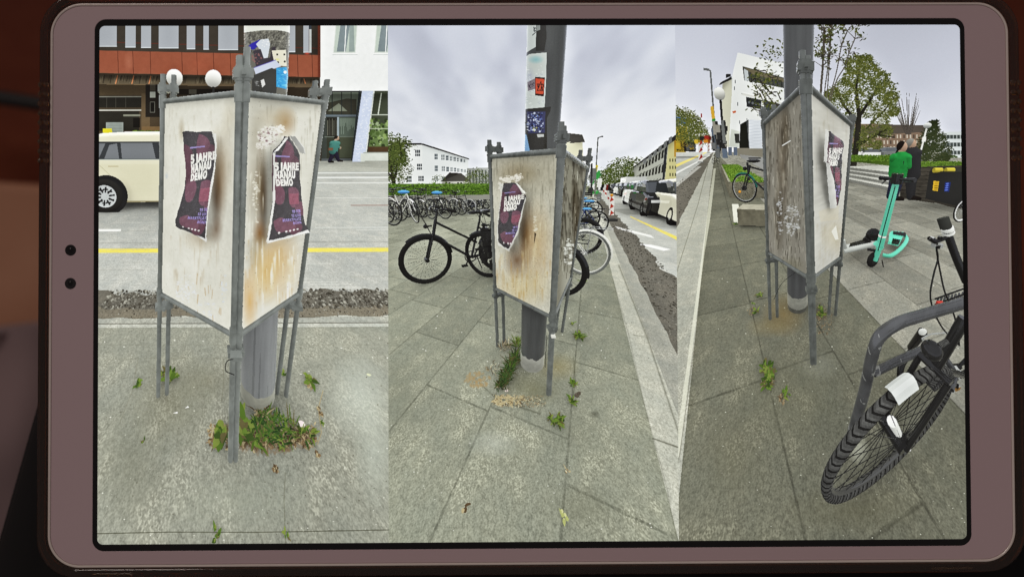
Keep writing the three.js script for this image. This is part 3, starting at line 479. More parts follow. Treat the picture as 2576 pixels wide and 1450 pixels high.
    T(P(...hb), P(...bb), 0.017, frame); T(P(hd[0], hd[1] - 0.02), P(...tt), 0.015, frame); T(P(...bb), P(...st), 0.015, frame); T(P(hb[0], hb[1]), P(hd[0], hd[1] + 0.02), 0.02, frame); T(P(...st), P(-0.185, 0.92), 0.012, metal);
    for (const s of [-0.05, 0.05]) { T(P(bb[0], bb[1], s * 0.5), P(rw[0], R, s), 0.009, frame); T(P(-0.145, 0.73, s * 0.3), P(rw[0], R, s), 0.008, frame); if (rack >= 0) { T(P(rw[0] - 0.02, R, s * 1.3), P(-0.5, 0.73, s * 1.3), 0.005, rack); T(P(-0.2, 0.74, s * 1.3), P(-0.78, 0.74, s * 1.3), 0.006, rack); } }
    if (rack >= 0) for (const x of [-0.25, -0.45, -0.6, -0.77]) T(P(x, 0.74, -0.065), P(x, 0.74, 0.065), 0.005, rack);
    if (fender !== null && fender >= 0) for (const [mm, x, a0, a1] of o.guard ? [[mf, fw[0], ...o.guard]] : [[m, rw[0], 0.35, 3.2], [mf, fw[0], 0.9, 3.0]]) { const pts = [], gw = 0.027; for (let i = 0; i <= 14; i++) { const a = a0 + (a1 - a0) * i / 14; pts.push([Math.cos(a) * (R + 0.022), Math.sin(a) * (R + 0.022)]); } for (let i = 0; i < 14; i++) { for (let b = -2; b < 2; b++) { const e = (k, w) => { const z = gw * w / 2, r = 1 - 0.018 * w * w; return V(x + pts[k][0] * r, R + pts[k][1] * r, z).applyMatrix4(mm); }; S.quad(e(i, b), e(i, b + 1), e(i + 1, b + 1), e(i + 1, b), fender); } } }
    S.add(new THREE.SphereGeometry(1, 12, 8), seat, m.clone().multiply(new THREE.Matrix4().compose(V(-0.22, 0.945, 0), new THREE.Quaternion(), V(0.14, 0.032, 0.075)))); S.add(new THREE.SphereGeometry(1, 10, 8), seat, m.clone().multiply(new THREE.Matrix4().compose(V(-0.1, 0.94, 0), new THREE.Quaternion(), V(0.1, 0.025, 0.028))));
    S.add(new THREE.TorusGeometry(0.085, 0.008, 5, 20), metal, m.clone().multiply(new THREE.Matrix4().makeTranslation(0, 0.28, 0.05))); T(P(0, 0.28, 0.06), P(0.09, 0.14, 0.07), 0.01, metal); T(P(0, 0.28, -0.06), P(-0.09, 0.42, -0.07), 0.01, metal); S.add(new THREE.BoxGeometry(0.09, 0.02, 0.07), tyre, m.clone().multiply(new THREE.Matrix4().makeTranslation(0.09, 0.13, 0.11))); S.add(new THREE.BoxGeometry(0.09, 0.02, 0.07), tyre, m.clone().multiply(new THREE.Matrix4().makeTranslation(-0.09, 0.42, -0.11)));
    T(P(0.0, 0.36, 0.055), P(-0.46, R + 0.04, 0.055), 0.004, tyre); T(P(0, 0.2, 0.055), P(-0.46, R - 0.04, 0.055), 0.004, tyre);
    if (basket) { for (let i = 0; i < 6; i++) for (const z of [-0.14, 0.14]) T(Q(0.5 + i * 0.06, 0.74, z * 0.8), Q(0.48 + i * 0.07, 0.96, z), 0.004, metal); for (const y of [0.76, 0.85, 0.96]) { const w = 0.12 + (y - 0.74) * 0.12; T(Q(0.5, y, -w), Q(0.84, y, -w), 0.005, metal); T(Q(0.5, y, w), Q(0.84, y, w), 0.005, metal); T(Q(0.84, y, -w), Q(0.84, y, w), 0.005, metal); } }
    T(P(-0.1, 0.26, 0.05), P(-0.2, 0.02, 0.16), 0.008, metal);
  },
  // a standing or walking figure from pixel joints on the upright plane at that depth
  figure(depth, j, c) {
    const q = (p, dz = 0) => this.D(p[0], p[1], depth + dz), k = depth / this.f, T = (a, b, r0, r1, m, dz = 0) => { this.tube(q(a, dz), q(b, dz), r0 * k, m, r1 * k, 10); this.ball(q(a, dz), r0 * k, m, 1, 1, 1, 8); this.ball(q(b, dz), r1 * k, m, 1, 1, 1, 8); };
    const s = j.s;
    T(j.hipL, j.kneeL, s * 0.1, s * 0.075, c.leg, -0.06); T(j.kneeL, j.footL, s * 0.075, s * 0.05, c.leg, -0.06); T(j.hipR, j.kneeR, s * 0.1, s * 0.075, c.leg, 0.06); T(j.kneeR, j.footR, s * 0.075, s * 0.05, c.leg, 0.06);
    for (const [f, dz] of [[j.footL, -0.06], [j.footR, 0.06]]) T(f, [f[0] + (j.face ?? 1) * s * 0.14, f[1] + s * 0.02], s * 0.05, s * 0.035, c.shoe ?? c.leg, dz);
    const sh = j.sh, hip = [(j.hipL[0] + j.hipR[0]) / 2, (j.hipL[1] + j.hipR[1]) / 2];
    T([hip[0], hip[1]], [(sh[0] + hip[0]) / 2, (sh[1] + hip[1]) / 2], s * 0.15, s * 0.155, c.top); T([(sh[0] + hip[0]) / 2, (sh[1] + hip[1]) / 2], [sh[0], sh[1] + s * 0.1], s * 0.155, s * 0.15, c.top); T([sh[0] - s * 0.12, sh[1] + s * 0.06], [sh[0] + s * 0.12, sh[1] + s * 0.06], s * 0.075, s * 0.075, c.top);
    T(sh, j.head, s * 0.05, s * 0.05, c.skin); this.ball(q(j.head), s * 0.074 * k, c.skin, 0.85, 1.18, 0.95, 14); this.ball(q([j.head[0] - (j.face ?? 1) * s * 0.034, j.head[1] - s * 0.026], 0.03), s * 0.078 * k, c.hair, 0.9, 1.05, 1, 14); this.ball(q([j.head[0] - (j.face ?? 1) * s * 0.008, j.head[1] - s * 0.058], 0.015), s * 0.052 * k, c.hair, 1.1, 0.6, 1, 12); for (const ex of [0.012, 0.046]) this.ball(q([j.head[0] + (j.face ?? 1) * s * ex, j.head[1] - s * 0.005], -0.062), s * 0.009 * k, c.hair, 1.4, 0.8, 1, 6); this.ball(q([j.head[0] + (j.face ?? 1) * s * 0.03, j.head[1] + s * 0.045], -0.06), s * 0.01 * k, c.lip ?? c.skin, 1.8, 0.6, 1, 6);
    this.ball(q([j.head[0] + (j.face ?? 1) * s * 0.062, j.head[1] + s * 0.016], -0.02), s * 0.015 * k, c.skin, 1, 1, 1, 6);
    for (const [e, h, dz] of [[j.elbL, j.handL, -0.14], [j.elbR, j.handR, 0.1]]) { const o = [sh[0] + (dz < 0 ? s * 0.13 : -s * 0.13), sh[1] + s * 0.07]; T(o, e, s * 0.06, s * 0.05, c.top, dz); T(e, h, s * 0.05, s * 0.035, c.sleeve ?? c.top, dz); this.ball(q(h, dz), s * 0.04 * k, c.skin, 1, 1.2, 1, 8); }
  },
});
// ----- left snapshot: the poster stand in front of the road, a pale taxi, shops and a white building opposite
function leftSnapshot() {
  seedState = 101;
  const S = new Snapshot({ x0: 244, x1: 975, y0: 65, y1: 1366, cx: 540, cy: 415, f: 500, pitch: 8, h: 1.6, sky: (x, y, z, o) => { o[0] = 0.72; o[1] = 0.75; o[2] = 0.86; } });
  const Z = (y) => S.G(600, y).z, zKerb = Z(826), zGut = Z(815), zDirt = Z(800), zGrav = Z(775), zRoad = Z(737), zFar = Z(418), zW = Z(434);
  const walk = pave([0.24, 0.243, 0.214]), road = pave([0.36, 0.365, 0.36]), kerbC = pave([0.37, 0.375, 0.35]), dirt = pave([0.17, 0.15, 0.12]), gravel = pave([0.13, 0.12, 0.105]);
  const marks = S.paint(240, 400, 980, 1370, 1.6, (g) => {
    for (let i = 0; i < 3; i++) rect(g, 240, 627 + i * 0.5, 980, 638 - i * 0.5, 'rgba(235,200,60,0.5)');
    for (let i = 0; i < 420; i++) { const x = rr(240, 980), y = rr(626, 639); rect(g, x, y, x + rr(1, 7), y + rr(0.5, 1.6), `rgba(150,150,144,${rr(0.2, 0.6)})`); }
    rect(g, 240, 578, 300, 584, 'rgba(235,236,232,0.9)');
    for (const [y, a, w] of [[448, 0.6, 4], [437, 0.5, 3], [462, 0.35, 3], [500, 0.25, 2], [575, 0.2, 2]]) rect(g, 790, y, 980, y + w, `rgba(225,228,228,${a})`);
    rect(g, 880, 519, 980, 521.5, 'rgba(130,80,70,0.6)'); rect(g, 240, 612, 980, 614, 'rgba(90,90,85,0.25)');
    for (let i = 0; i < 90; i++) { const y = rr(545, 735), x = rr(240, 980); rect(g, x, y, x + rr(20, 130), y + rr(0.6, 2), rnd() < 0.5 ? 'rgba(215,216,212,0.25)' : 'rgba(90,88,84,0.2)'); }
    line(g, [[240, 816], [980, 816]], 'rgba(60,54,44,0.75)', 2.2); line(g, [[240, 826], [980, 827]], 'rgba(90,88,78,0.5)', 1.2); line(g, [[240, 868], [980, 872]], 'rgba(110,106,94,0.25)', 1.5);
    // slab joints and stains
    line(g, [[240, 1339], [420, 1336], [640, 1338], [980, 1334]], 'rgba(62,60,46,0.75)', 2.6);
    line(g, [[716, 1365], [712, 1260], [715, 1190]], 'rgba(80,78,60,0.45)', 2); line(g, [[810, 985], [798, 1030], [806, 1090], [796, 1120]], 'rgba(150,136,104,0.8)', 2.5);
    line(g, [[300, 1060], [330, 985], [345, 900]], 'rgba(96,92,74,0.35)', 2); line(g, [[555, 1010], [560, 960], [558, 900]], 'rgba(96,92,74,0.3)', 2);
    line(g, [[240, 906], [400, 902], [590, 905]], 'rgba(96,92,74,0.22)', 1.5);
    soft(g, 430, 1010, 120, 150, '105,103,86', 0.55); soft(g, 330, 1160, 120, 190, '96,96,84', 0.5); soft(g, 520, 960, 90, 60, '110,106,88', 0.4); soft(g, 900, 1000, 90, 120, '176,182,178', 0.5); soft(g, 600, 1260, 220, 100, '140,144,134', 0.4); soft(g, 940, 1130, 60, 160, '180,186,180', 0.35);
    for (let i = 0; i < 240; i++) { const x = rr(245, 975), y = rr(850, 1360); g.fillStyle = rnd() < 0.65 ? 'rgba(70,62,48,0.6)' : 'rgba(232,232,222,0.6)'; g.beginPath(); g.ellipse(x, y, rr(0.8, 2.4), rr(0.6, 1.5), 0, 0, 6.3); g.fill(); }
    blob(g, 680, 1118, 60, 'rgba(118,92,62,0.35)', 120, 1.3, 0.4); blob(g, 660, 1095, 70, 'rgba(84,66,42,0.5)', 160, 1.7, 0.35);
    poly(g, [[462, 1028], [470, 1022], [473, 1026]], '#e8e8e4'); poly(g, [[432, 1040], [444, 1036], [444, 1041]], '#e8e8e4');
  });
  const ground = S.mat((f, col) => {
    const z = -f.z, w = 0.03 * (noise(f.x * 7, 3) - 0.5);
    if (z < -zKerb) walk(f, col); else if (z < -zGut) kerbC(f, col); else if (z < -zDirt + w) kerbC(f, col); else if (z < -zGrav + w * 2) dirt(f, col); else if (z < -zRoad + w * 3) gravel(f, col); else if (z < -zW) road(f, col); else if (z < -zFar) { kerbC(f, col); } else kerbC(f, col);
    if (z > -zGut && z < -zDirt) for (let k = 0; k < 3; k++) col[k] *= 0.8;
    marks(f, col);
  });
  S.quad(V(-40, 0, 3), V(40, 0, 3), V(40, 0, -30), V(-40, 0, -30), ground);
  const rk = [S.mat([0.11, 0.1, 0.085]), S.mat([0.2, 0.19, 0.17]), S.mat([0.3, 0.29, 0.26]), S.mat([0.07, 0.062, 0.05])];
  S.rocks(() => { const x = rnd() < 0.45 ? rr(-1.1, 0.4) : rr(0.3, 2.4); return V(x, 0.004, -(-zRoad + (zRoad - zGrav) * rr(-0.12, 1.1) * 1)); }, 2600, 0.004, 0.02, rk);
  S.rocks(() => V(rr(-1.2, 2.4), 0.002, zDirt + (zGrav - zDirt) * rnd()), 600, 0.003, 0.009, rk);
  // --- buildings opposite
  const face = S.paint(200, 40, 1010, 425, 2.4, (g) => {
    rect(g, 200, 40, 1010, 425, '#3a342e');
    // upper windows
    rect(g, 200, 40, 803, 140, '#3b352f');
    const pane = (a, b, y) => { rect(g, a, y - 2.5, b, y, '#b9c0cc'); };
    [[244, 288], [309, 335], [349, 374], [394, 444], [465, 486], [507, 521], [544, 595], [716, 740], [760, 781]].forEach(([a, b], i) => pane(a, b, 118 + (a - 244) * 0.03));
    line(g, [[240, 105], [803, 123]], '#5a2d24', 2.2);
    // rust-red panels
    poly(g, [[240, 127], [803, 140], [801, 196], [240, 184]], '#874a36'); for (const x of [290, 328, 372, 452, 490, 532, 575, 612, 745, 782]) line(g, [[x, 127 + (x - 240) * 0.023], [x + 2, 184 + (x - 240) * 0.021]], '#4c2318', 1.3);
    soft(g, 318, 155, 14, 30, '170,110,90', 0.5); soft(g, 500, 160, 40, 30, '150,78,56', 0.5); soft(g, 770, 136, 10, 4, '220,70,50', 0.9);
    // eave
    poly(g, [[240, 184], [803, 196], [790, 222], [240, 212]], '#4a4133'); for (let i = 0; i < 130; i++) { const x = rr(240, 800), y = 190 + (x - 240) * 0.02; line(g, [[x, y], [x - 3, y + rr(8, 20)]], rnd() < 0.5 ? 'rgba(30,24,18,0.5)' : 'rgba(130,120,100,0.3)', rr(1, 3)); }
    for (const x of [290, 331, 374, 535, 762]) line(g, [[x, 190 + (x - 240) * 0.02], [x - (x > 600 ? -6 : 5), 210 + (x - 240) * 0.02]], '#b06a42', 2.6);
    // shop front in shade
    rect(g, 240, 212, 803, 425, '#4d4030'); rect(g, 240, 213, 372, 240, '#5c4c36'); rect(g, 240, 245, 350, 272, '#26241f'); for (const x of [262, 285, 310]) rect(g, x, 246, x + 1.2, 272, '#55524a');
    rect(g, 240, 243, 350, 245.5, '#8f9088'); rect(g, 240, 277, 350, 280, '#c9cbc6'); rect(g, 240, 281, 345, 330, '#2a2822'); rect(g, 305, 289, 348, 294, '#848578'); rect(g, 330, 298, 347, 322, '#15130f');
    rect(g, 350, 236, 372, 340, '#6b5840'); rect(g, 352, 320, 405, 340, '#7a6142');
    rect(g, 361, 213, 408, 296, '#241f1a'); rect(g, 372, 232, 386, 247, '#b5b9b2'); rect(g, 372, 214, 386, 230, '#4f4a40'); rect(g, 373, 258, 384, 284, '#14120f'); line(g, [[373, 258], [384, 258], [384, 284], [373, 284], [373, 258]], '#83837a', 1);
    rect(g, 440, 225, 580, 240, '#211b15'); rect(g, 470, 226, 490, 238, '#5e5a50');
    rect(g, 261, 309, 305, 336, '#8e9694'); for (let y = 313; y < 334; y += 4) rect(g, 264, y, 302, y + 1, '#6d7574');
    rect(g, 240, 336, 803, 425, '#5a584c'); for (let i = 0; i < 300; i++) { g.fillStyle = ['#5d7a2a', '#46631f', '#7a9438'][i % 3]; g.beginPath(); g.arc(rr(330, 405), rr(331, 341), rr(1, 2.4), 0, 6.3); g.fill(); }
    // white building
    rect(g, 803, 40, 1010, 231, '#e9edf0'); rect(g, 797, 40, 804, 196, '#6b3526');
    for (const [a, b] of [[842, 896], [946, 1000]]) { poly(g, [[a + 3, 40], [b + 2, 40], [b - 4, 133], [a - 5, 133]], '#aeb9b4'); poly(g, [[a + 16, 40], [a + 40, 40], [a + 26, 131], [a + 3, 131]], '#77828a'); poly(g, [[b - 18, 40], [b - 8, 40], [b - 6, 131], [b - 20, 131]], '#8a9698'); line(g, [[(a + b) / 2 + 1, 40], [(a + b) / 2 - 4, 132]], '#e3e7e6', 2.4); line(g, [[a + 3, 40], [a - 5, 134], [b - 4, 134], [b + 2, 40]], '#c6ccca', 2); rect(g, a - 8, 135, b + 2, 138, '#f4f6f6'); rect(g, a - 8, 138, b + 2, 139.4, '#a7adb0'); }
    // glass entrance
    poly(g, [[812, 231], [912, 231], [884, 410], [806, 410]], '#3a3f3c'); rect(g, 818, 234, 900, 290, '#5d655c'); poly(g, [[818, 262], [870, 250], [895, 252], [895, 290], [818, 290]], '#39382f'); poly(g, [[822, 282], [850, 262], [872, 282]], '#74796c'); for (const x of [832, 856, 880]) rect(g, x, 233, x + 2.6, 291, '#2b302f');
    rect(g, 812, 291, 906, 296, '#5f6a76'); rect(g, 812, 231, 912, 233.5, '#1f2322'); rect(g, 820, 298, 848, 346, '#24221e'); for (let x = 821; x < 848; x += 4) rect(g, x, 300 + (x % 8), x + 1.6, 344, ['#54564e', '#3f3f38', '#6a6b60'][x % 3]); rect(g, 852, 298, 893, 346, '#4f5a52'); for (let i = 0; i < 14; i++) rect(g, 853 + i * 2.8, 300, 854.4 + i * 2.8, rr(312, 344), '#76837a'); rect(g, 846, 297, 851, 345, '#8b98a4'); rect(g, 814, 346, 895, 348, '#6a736c'); rect(g, 820, 348, 893, 402, '#33352b'); rect(g, 852, 348, 889, 400, '#43483a'); rect(g, 806, 402, 886, 411, '#565b60');
    line(g, [[903, 232], [883, 408]], '#2f363c', 4);
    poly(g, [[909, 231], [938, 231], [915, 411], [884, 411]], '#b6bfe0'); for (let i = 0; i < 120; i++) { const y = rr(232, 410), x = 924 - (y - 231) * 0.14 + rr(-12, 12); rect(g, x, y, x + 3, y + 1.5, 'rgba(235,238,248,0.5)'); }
    poly(g, [[938, 231], [1010, 231], [1010, 411], [915, 411]], '#cfd4d2'); poly(g, [[941, 231], [1000, 231], [1000, 386], [921, 386]], '#3e4437'); poly(g, [[936, 320], [1000, 308], [1000, 372], [926, 372]], '#5d7144'); for (let i = 0; i < 90; i++) { g.fillStyle = ['#4b6030', '#7d9258', '#8b9a78', '#2f3b22'][i % 4]; g.beginPath(); g.arc(rr(930, 1000), rr(300, 372), rr(1.5, 5), 0, 6.3); g.fill(); } rect(g, 924, 372, 1000, 386, '#4f3b28'); rect(g, 930, 290, 1000, 293, '#a9b0a8'); line(g, [[958, 238], [950, 290]], '#b9c0b8', 3); rect(g, 928, 326, 1000, 328, '#a2aa98'); rect(g, 912, 386, 1000, 389, '#9aa09c'); rect(g, 905, 389, 1000, 411, '#c3c8c4');
  });
  const panes = S.paint(200, 40, 1010, 140, 2.4, (g) => { [[244, 288], [309, 335], [349, 374], [394, 444], [465, 486], [507, 521], [544, 595], [716, 740], [760, 781]].forEach(([a, b]) => rect(g, a, 30, b, 115.5 + (a - 244) * 0.03, '#2a2f38')); });
  const wall = S.mat((f, col) => { face(f, col); if (f.y > 4 && panes(f, col) > 0.5) f.gloss = 0.42; const n = 0.93 + 0.14 * fbm(f.x * 5, f.y * 5, 2); for (let k = 0; k < 3; k++) col[k] *= n * 1.35; });
  const glassy = wall;
  const at = (d, x0, y0, x1, y1) => { S.quad(S.D(x0, y1, d), S.D(x1, y1, d), S.D(x1, y0, d), S.D(x0, y0, d), wall); };
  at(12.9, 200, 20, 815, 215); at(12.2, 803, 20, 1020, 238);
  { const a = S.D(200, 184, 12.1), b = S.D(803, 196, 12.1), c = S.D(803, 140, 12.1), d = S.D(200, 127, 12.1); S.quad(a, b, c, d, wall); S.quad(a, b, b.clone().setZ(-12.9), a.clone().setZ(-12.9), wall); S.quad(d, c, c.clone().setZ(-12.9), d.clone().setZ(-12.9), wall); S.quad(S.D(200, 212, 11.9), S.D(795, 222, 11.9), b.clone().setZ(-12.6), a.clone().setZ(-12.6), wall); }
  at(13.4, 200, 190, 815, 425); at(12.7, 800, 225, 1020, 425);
  S.quad(S.D(909, 411, 12.15), S.D(884, 411, 12.15), S.D(909, 231, 12.15), S.D(938, 231, 12.15), wall);
  S.quad(S.D(884, 411, 12.15), S.D(915, 411, 12.15), S.D(938, 231, 12.15), S.D(909, 231, 12.15), wall);
  // street lamp globes
  const globe = S.mat([0.9, 0.9, 0.9]), dark = S.mat([0.03, 0.03, 0.03]);
  for (const [x, y] of [[434, 197], [532, 199]]) { S.ball(S.D(x, y, 9), 19.5 * 9 / 500, globe, 1, 1, 1, 28); S.tube(S.D(x, y + 18, 9), S.D(x, y + 200, 9), 0.05, dark); }
  // --- taxi
  const glassC = S.paint(235, 315, 520, 560, 3, (g) => { for (const w of [[[235, 362], [260, 362], [243, 401], [235, 401]], [[257, 401], [270, 366], [289, 362], [295, 401]], [[302, 401], [298, 361], [378, 361], [387, 401]], [[394, 361], [470, 361], [482, 401], [404, 401]]]) poly(g, w, '#262b30'); });
  const trimC = S.paint(235, 315, 520, 560, 3, (g) => { poly(g, [[235, 358], [488, 358], [500, 402], [235, 402]], '#23272c'); rect(g, 235, 402, 520, 404, '#b9c4c8'); line(g, [[268, 420], [292, 420]], '#b09a62', 2); line(g, [[246, 418], [285, 455], [300, 500]], '#b8b190', 0.9); line(g, [[404, 404], [410, 470], [408, 508]], '#b8b190', 0.9); rect(g, 295, 507, 520, 511, '#b7a66e'); });
  const car = S.mat((f, col) => { col[0] = 0.78; col[1] = 0.74; col[2] = 0.57; if (f.z > -4.3 && f.y < 1.7) { trimC(f, col); if (glassC(f, col) > 0.5) f.gloss = 0.22; } }, { gloss: 0.045 });
  const Pc = (x, y) => { const p = S.D(x, y, 4.15); return new THREE.Vector2(p.x, p.y); };
  const sh = new THREE.Shape([[180, 512], [180, 400], [215, 352], [240, 342], [300, 338.5], [400, 338], [470, 342], [530, 380], [600, 402], [690, 420], [700, 508]].map(([x, y]) => Pc(x, y)));
  const cg = new THREE.ExtrudeGeometry(sh, { depth: 1.5, bevelEnabled: true, bevelThickness: 0.2, bevelSize: 0.1, bevelOffset: -0.05, bevelSegments: 6 }); cg.translate(0, 0, -5.86); S.add(cg, car);
  const tyre = S.mat([0.022, 0.021, 0.02]), rimM = S.mat([0.55, 0.58, 0.62], { gloss: 0.08 }), hole = S.mat([0.02, 0.02, 0.022]), yel = S.mat([0.85, 0.72, 0.02]);
  for (const wx of [263, 640]) {
    const c = S.D(wx, 494, 4.05); c.z = -4.06;
    const disc = (r, d, m, s = 40) => S.add(new THREE.CylinderGeometry(r, r, d, s), m, new THREE.Matrix4().makeRotationX(Math.PI / 2).setPosition(c.x, c.y, c.z));
    disc(0.435, 0.05, hole); const w = new THREE.Matrix4().setPosition(c.x, c.y, c.z + 0.02); S.add(new THREE.TorusGeometry(0.29, 0.07, 14, 48), tyre, w); disc(0.235, 0.12, rimM); S.add(new THREE.TorusGeometry(0.232, 0.012, 8, 48), rimM, new THREE.Matrix4().setPosition(c.x, c.y, c.z + 0.06));
    for (let i = 0; i < 10; i++) { const a = i / 10 * 6.283 + 0.15; S.box(c.x + Math.cos(a) * 0.15, c.y + Math.sin(a) * 0.15, c.z + 0.06, 0.1, 0.026, 0.012, hole, 0, undefined); const g = new THREE.BoxGeometry(0.12, 0.03, 0.014); S.add(g, hole, new THREE.Matrix4().makeRotationZ(a).setPosition(c.x + Math.cos(a) * 0.145, c.y + Math.sin(a) * 0.145, c.z + 0.062)); }
    disc(0.045, 0.14, rimM, 20);
  }
  { const p = S.D(265, 329, 4.9); S.box(p.x, p.y - 0.02, p.z, 0.17, 0.12, 0.1, yel); S.box(p.x, p.y - 0.11, p.z, 0.19, 0.05, 0.12, dark); }
  // pedestrian opposite
  const skin = S.mat([0.45, 0.3, 0.22]), teal = S.mat([0.06, 0.22, 0.2]), navy = S.mat([0.025, 0.02, 0.05]), hair = S.mat([0.02, 0.015, 0.012]), bag = S.mat([0.2, 0.09, 0.05]);
  S.figure(11.4, { s: 68, face: 1, head: [846, 351], sh: [840, 359], hipL: [838, 382], hipR: [834, 382], kneeL: [844, 394], footL: [849, 407], kneeR: [833, 396], footR: [826, 409], elbL: [846, 372], handL: [853, 375], elbR: [831, 371], handR: [829, 378] }, { top: teal, leg: navy, skin, hair, shoe: hair });
  { const p = S.D(829, 378, 11.2); S.box(p.x, p.y, p.z, 0.22, 0.16, 0.1, bag); }
  // --- the pole
  const stick = S.paint(600, 60, 730, 240, 4, (g) => {
    rect(g, 600, 60, 730, 240, '#6e6c66'); for (let i = 0; i < 500; i++) { g.fillStyle = ['#4d4b46', '#8c8a82', '#a8a69c', '#3b3935'][i % 4]; g.globalAlpha = 0.5; g.beginPath(); g.ellipse(rr(605, 725), rr(78, 135), rr(0.5, 3), rr(0.8, 5), rr(0, 1), 0, 6.3); g.fill(); } g.globalAlpha = 1;
    poly(g, [[600, 60], [730, 60], [730, 84], [712, 79], [690, 76], [650, 77], [620, 81], [600, 84]], '#e6e9e4');
    poly(g, [[616, 122], [628, 110], [650, 100], [646, 116], [634, 126]], '#2b22b8'); poly(g, [[640, 112], [652, 100], [672, 98], [676, 112], [670, 146], [660, 148], [652, 128]], '#cfd6e6'); blob(g, 664, 110, 10, 'rgba(240,240,248,0.7)', 20);
    poly(g, [[633, 128], [652, 124], [660, 148], [676, 146], [680, 120], [690, 118], [690, 150], [655, 166], [640, 168]], '#403844'); blob(g, 640, 148, 14, 'rgba(150,96,96,0.7)', 26); 
    poly(g, [[680, 128], [716, 126], [718, 168], [688, 166]], '#e2dccb'); for (const [x, y] of [[694, 138], [712, 138], [696, 158], [713, 156]]) { g.fillStyle = '#332e2a'; g.beginPath(); g.arc(x, y, 2.6, 0, 6.3); g.fill(); } soft(g, 694, 151, 8, 4, '225,225,120', 0.8);
    poly(g, [[634, 172], [690, 152], [704, 168], [640, 190]], '#c9d0ee'); line(g, [[634, 172], [690, 152]], '#5b4cc0', 1.6);
    poly(g, [[630, 192], [680, 172], [694, 178], [692, 236], [630, 236]], '#3d3c3a'); poly(g, [[652, 204], [660, 200], [664, 214], [656, 222]], '#d8d8dc'); for (let i = 0; i < 12; i++) poly(g, [[rr(634, 650), 206 + i], [rr(640, 655), 205 + i], [rr(636, 650), 208 + i]], 'rgba(190,190,196,0.6)');
    poly(g, [[692, 172], [718, 170], [722, 190], [718, 226], [692, 220]], '#2f9fe6'); for (let i = 0; i < 40; i++) { g.fillStyle = i % 2 ? 'rgba(120,205,250,0.6)' : 'rgba(20,110,200,0.5)'; g.beginPath(); g.ellipse(rr(694, 718), rr(174, 220), rr(1, 5), rr(0.6, 2), 0.3, 0, 6.3); g.fill(); } g.fillStyle = '#eceff2'; g.beginPath(); g.arc(714, 183, 4, 0, 6.3); g.fill();
  });
  const poleM = S.mat((f, col) => { const n = fbm(f.x * 40, f.y * 3, 3), s = 0.19 + 0.09 * n - (noise(f.x * 60, f.y * 0.6) > 0.72 ? 0.05 : 0); col[0] = s * 0.97; col[1] = s; col[2] = s * 1.1; if (f.y > 1.72) stick(f, col); if (f.y < 0.09 + 0.03 * noise(f.x * 30, 1)) { const q = 0.24 + 0.1 * fbm(f.x * 30, f.y * 30, 2); col[0] = q; col[1] = q; col[2] = q * 0.9; } }, { gloss: 0.02, rough: 0.4 });
  { const a = S.D(643, 1000, 1.06).setY(0), b = S.D(667, 60, 1.06); S.tube(a, b.add(b.clone().sub(a).multiplyScalar(0.5)), 0.11, poleM, 0.11, 48); }
  // --- the stand
  const galv = S.mat((f, col) => { GALV(f, col); for (let k = 0; k < 3; k++) col[k] *= 0.74; }, { gloss: 0.05, rough: 0.35 }), clampM = S.mat((f, col) => { GALV(f, col); for (let k = 0; k < 3; k++) col[k] *= 0.8; }, { gloss: 0.03, rough: 0.5 });
  const stainL = S.paint(395, 225, 625, 870, 2.5, (g) => {
    soft(g, 546, 470, 24, 125, '130,92,50', 0.8); soft(g, 541, 500, 15, 90, '84,54,24', 0.75); soft(g, 540, 580, 20, 40, '120,78,34', 0.7); soft(g, 552, 420, 40, 120, '170,140,96', 0.5); soft(g, 575, 300, 30, 60, '190,172,140', 0.35);
    soft(g, 500, 600, 50, 40, '180,150,104', 0.45); soft(g, 452, 330, 10, 40, '168,150,118', 0.6); drips(g, 425, 590, 590, 700, 'rgba(176,146,104,0.30)', 26); drips(g, 410, 590, 262, 420, 'rgba(160,150,130,0.22)', 40);
    shred(g, 462, 735, 26, 44, '#eef1f8', 70); shred(g, 515, 785, 24, 34, '#e6ebf6', 34); shred(g, 560, 730, 8, 40, '#dfe5f2', 24); for (let i = 0; i < 16; i++) line(g, [[rr(440, 560), rr(690, 800)], [0, 0]].map((p, k, a) => (k ? [a[0][0] + rr(-3, 3), a[0][1] + rr(8, 30)] : p)), 'rgba(196,156,96,0.5)', rr(1, 3));
    soft(g, 415, 445, 5, 10, '170,190,220', 0.5); for (let i = 0; i < 200; i++) { g.fillStyle = 'rgba(110,100,84,0.25)'; g.beginPath(); g.arc(rr(405, 600), rr(250, 830), rr(0.4, 1.2), 0, 6.3); g.fill(); }
  });
  const stainR = S.paint(595, 215, 830, 870, 2.5, (g) => {
    soft(g, 700, 250, 120, 50, '150,146,132', 0.5); soft(g, 715, 310, 34, 46, '168,124,56', 0.75); soft(g, 690, 300, 60, 36, '170,150,110', 0.5); soft(g, 640, 330, 30, 70, '150,140,118', 0.5);
    soft(g, 655, 480, 20, 130, '112,84,46', 0.8); soft(g, 659, 500, 12, 105, '66,42,18', 0.85); soft(g, 650, 590, 20, 44, '150,90,20', 0.9); soft(g, 642, 470, 34, 150, '134,116,84', 0.6); soft(g, 640, 640, 30, 70, '150,140,118', 0.6); 
    drips(g, 612, 660, 420, 620, 'rgba(240,240,236,0.55)', 26); shred(g, 640, 500, 7, 70, '#eceae4', 34);
    soft(g, 690, 660, 70, 120, '214,170,84', 0.75); soft(g, 625, 760, 24, 90, '216,168,80', 0.8); soft(g, 660, 700, 40, 80, '222,186,110', 0.6); drips(g, 610, 750, 600, 760, 'rgba(206,166,96,0.4)', 40); drips(g, 640, 750, 600, 740, 'rgba(244,244,250,0.7)', 40); drips(g, 640, 800, 260, 420, 'rgba(130,124,108,0.3)', 50);
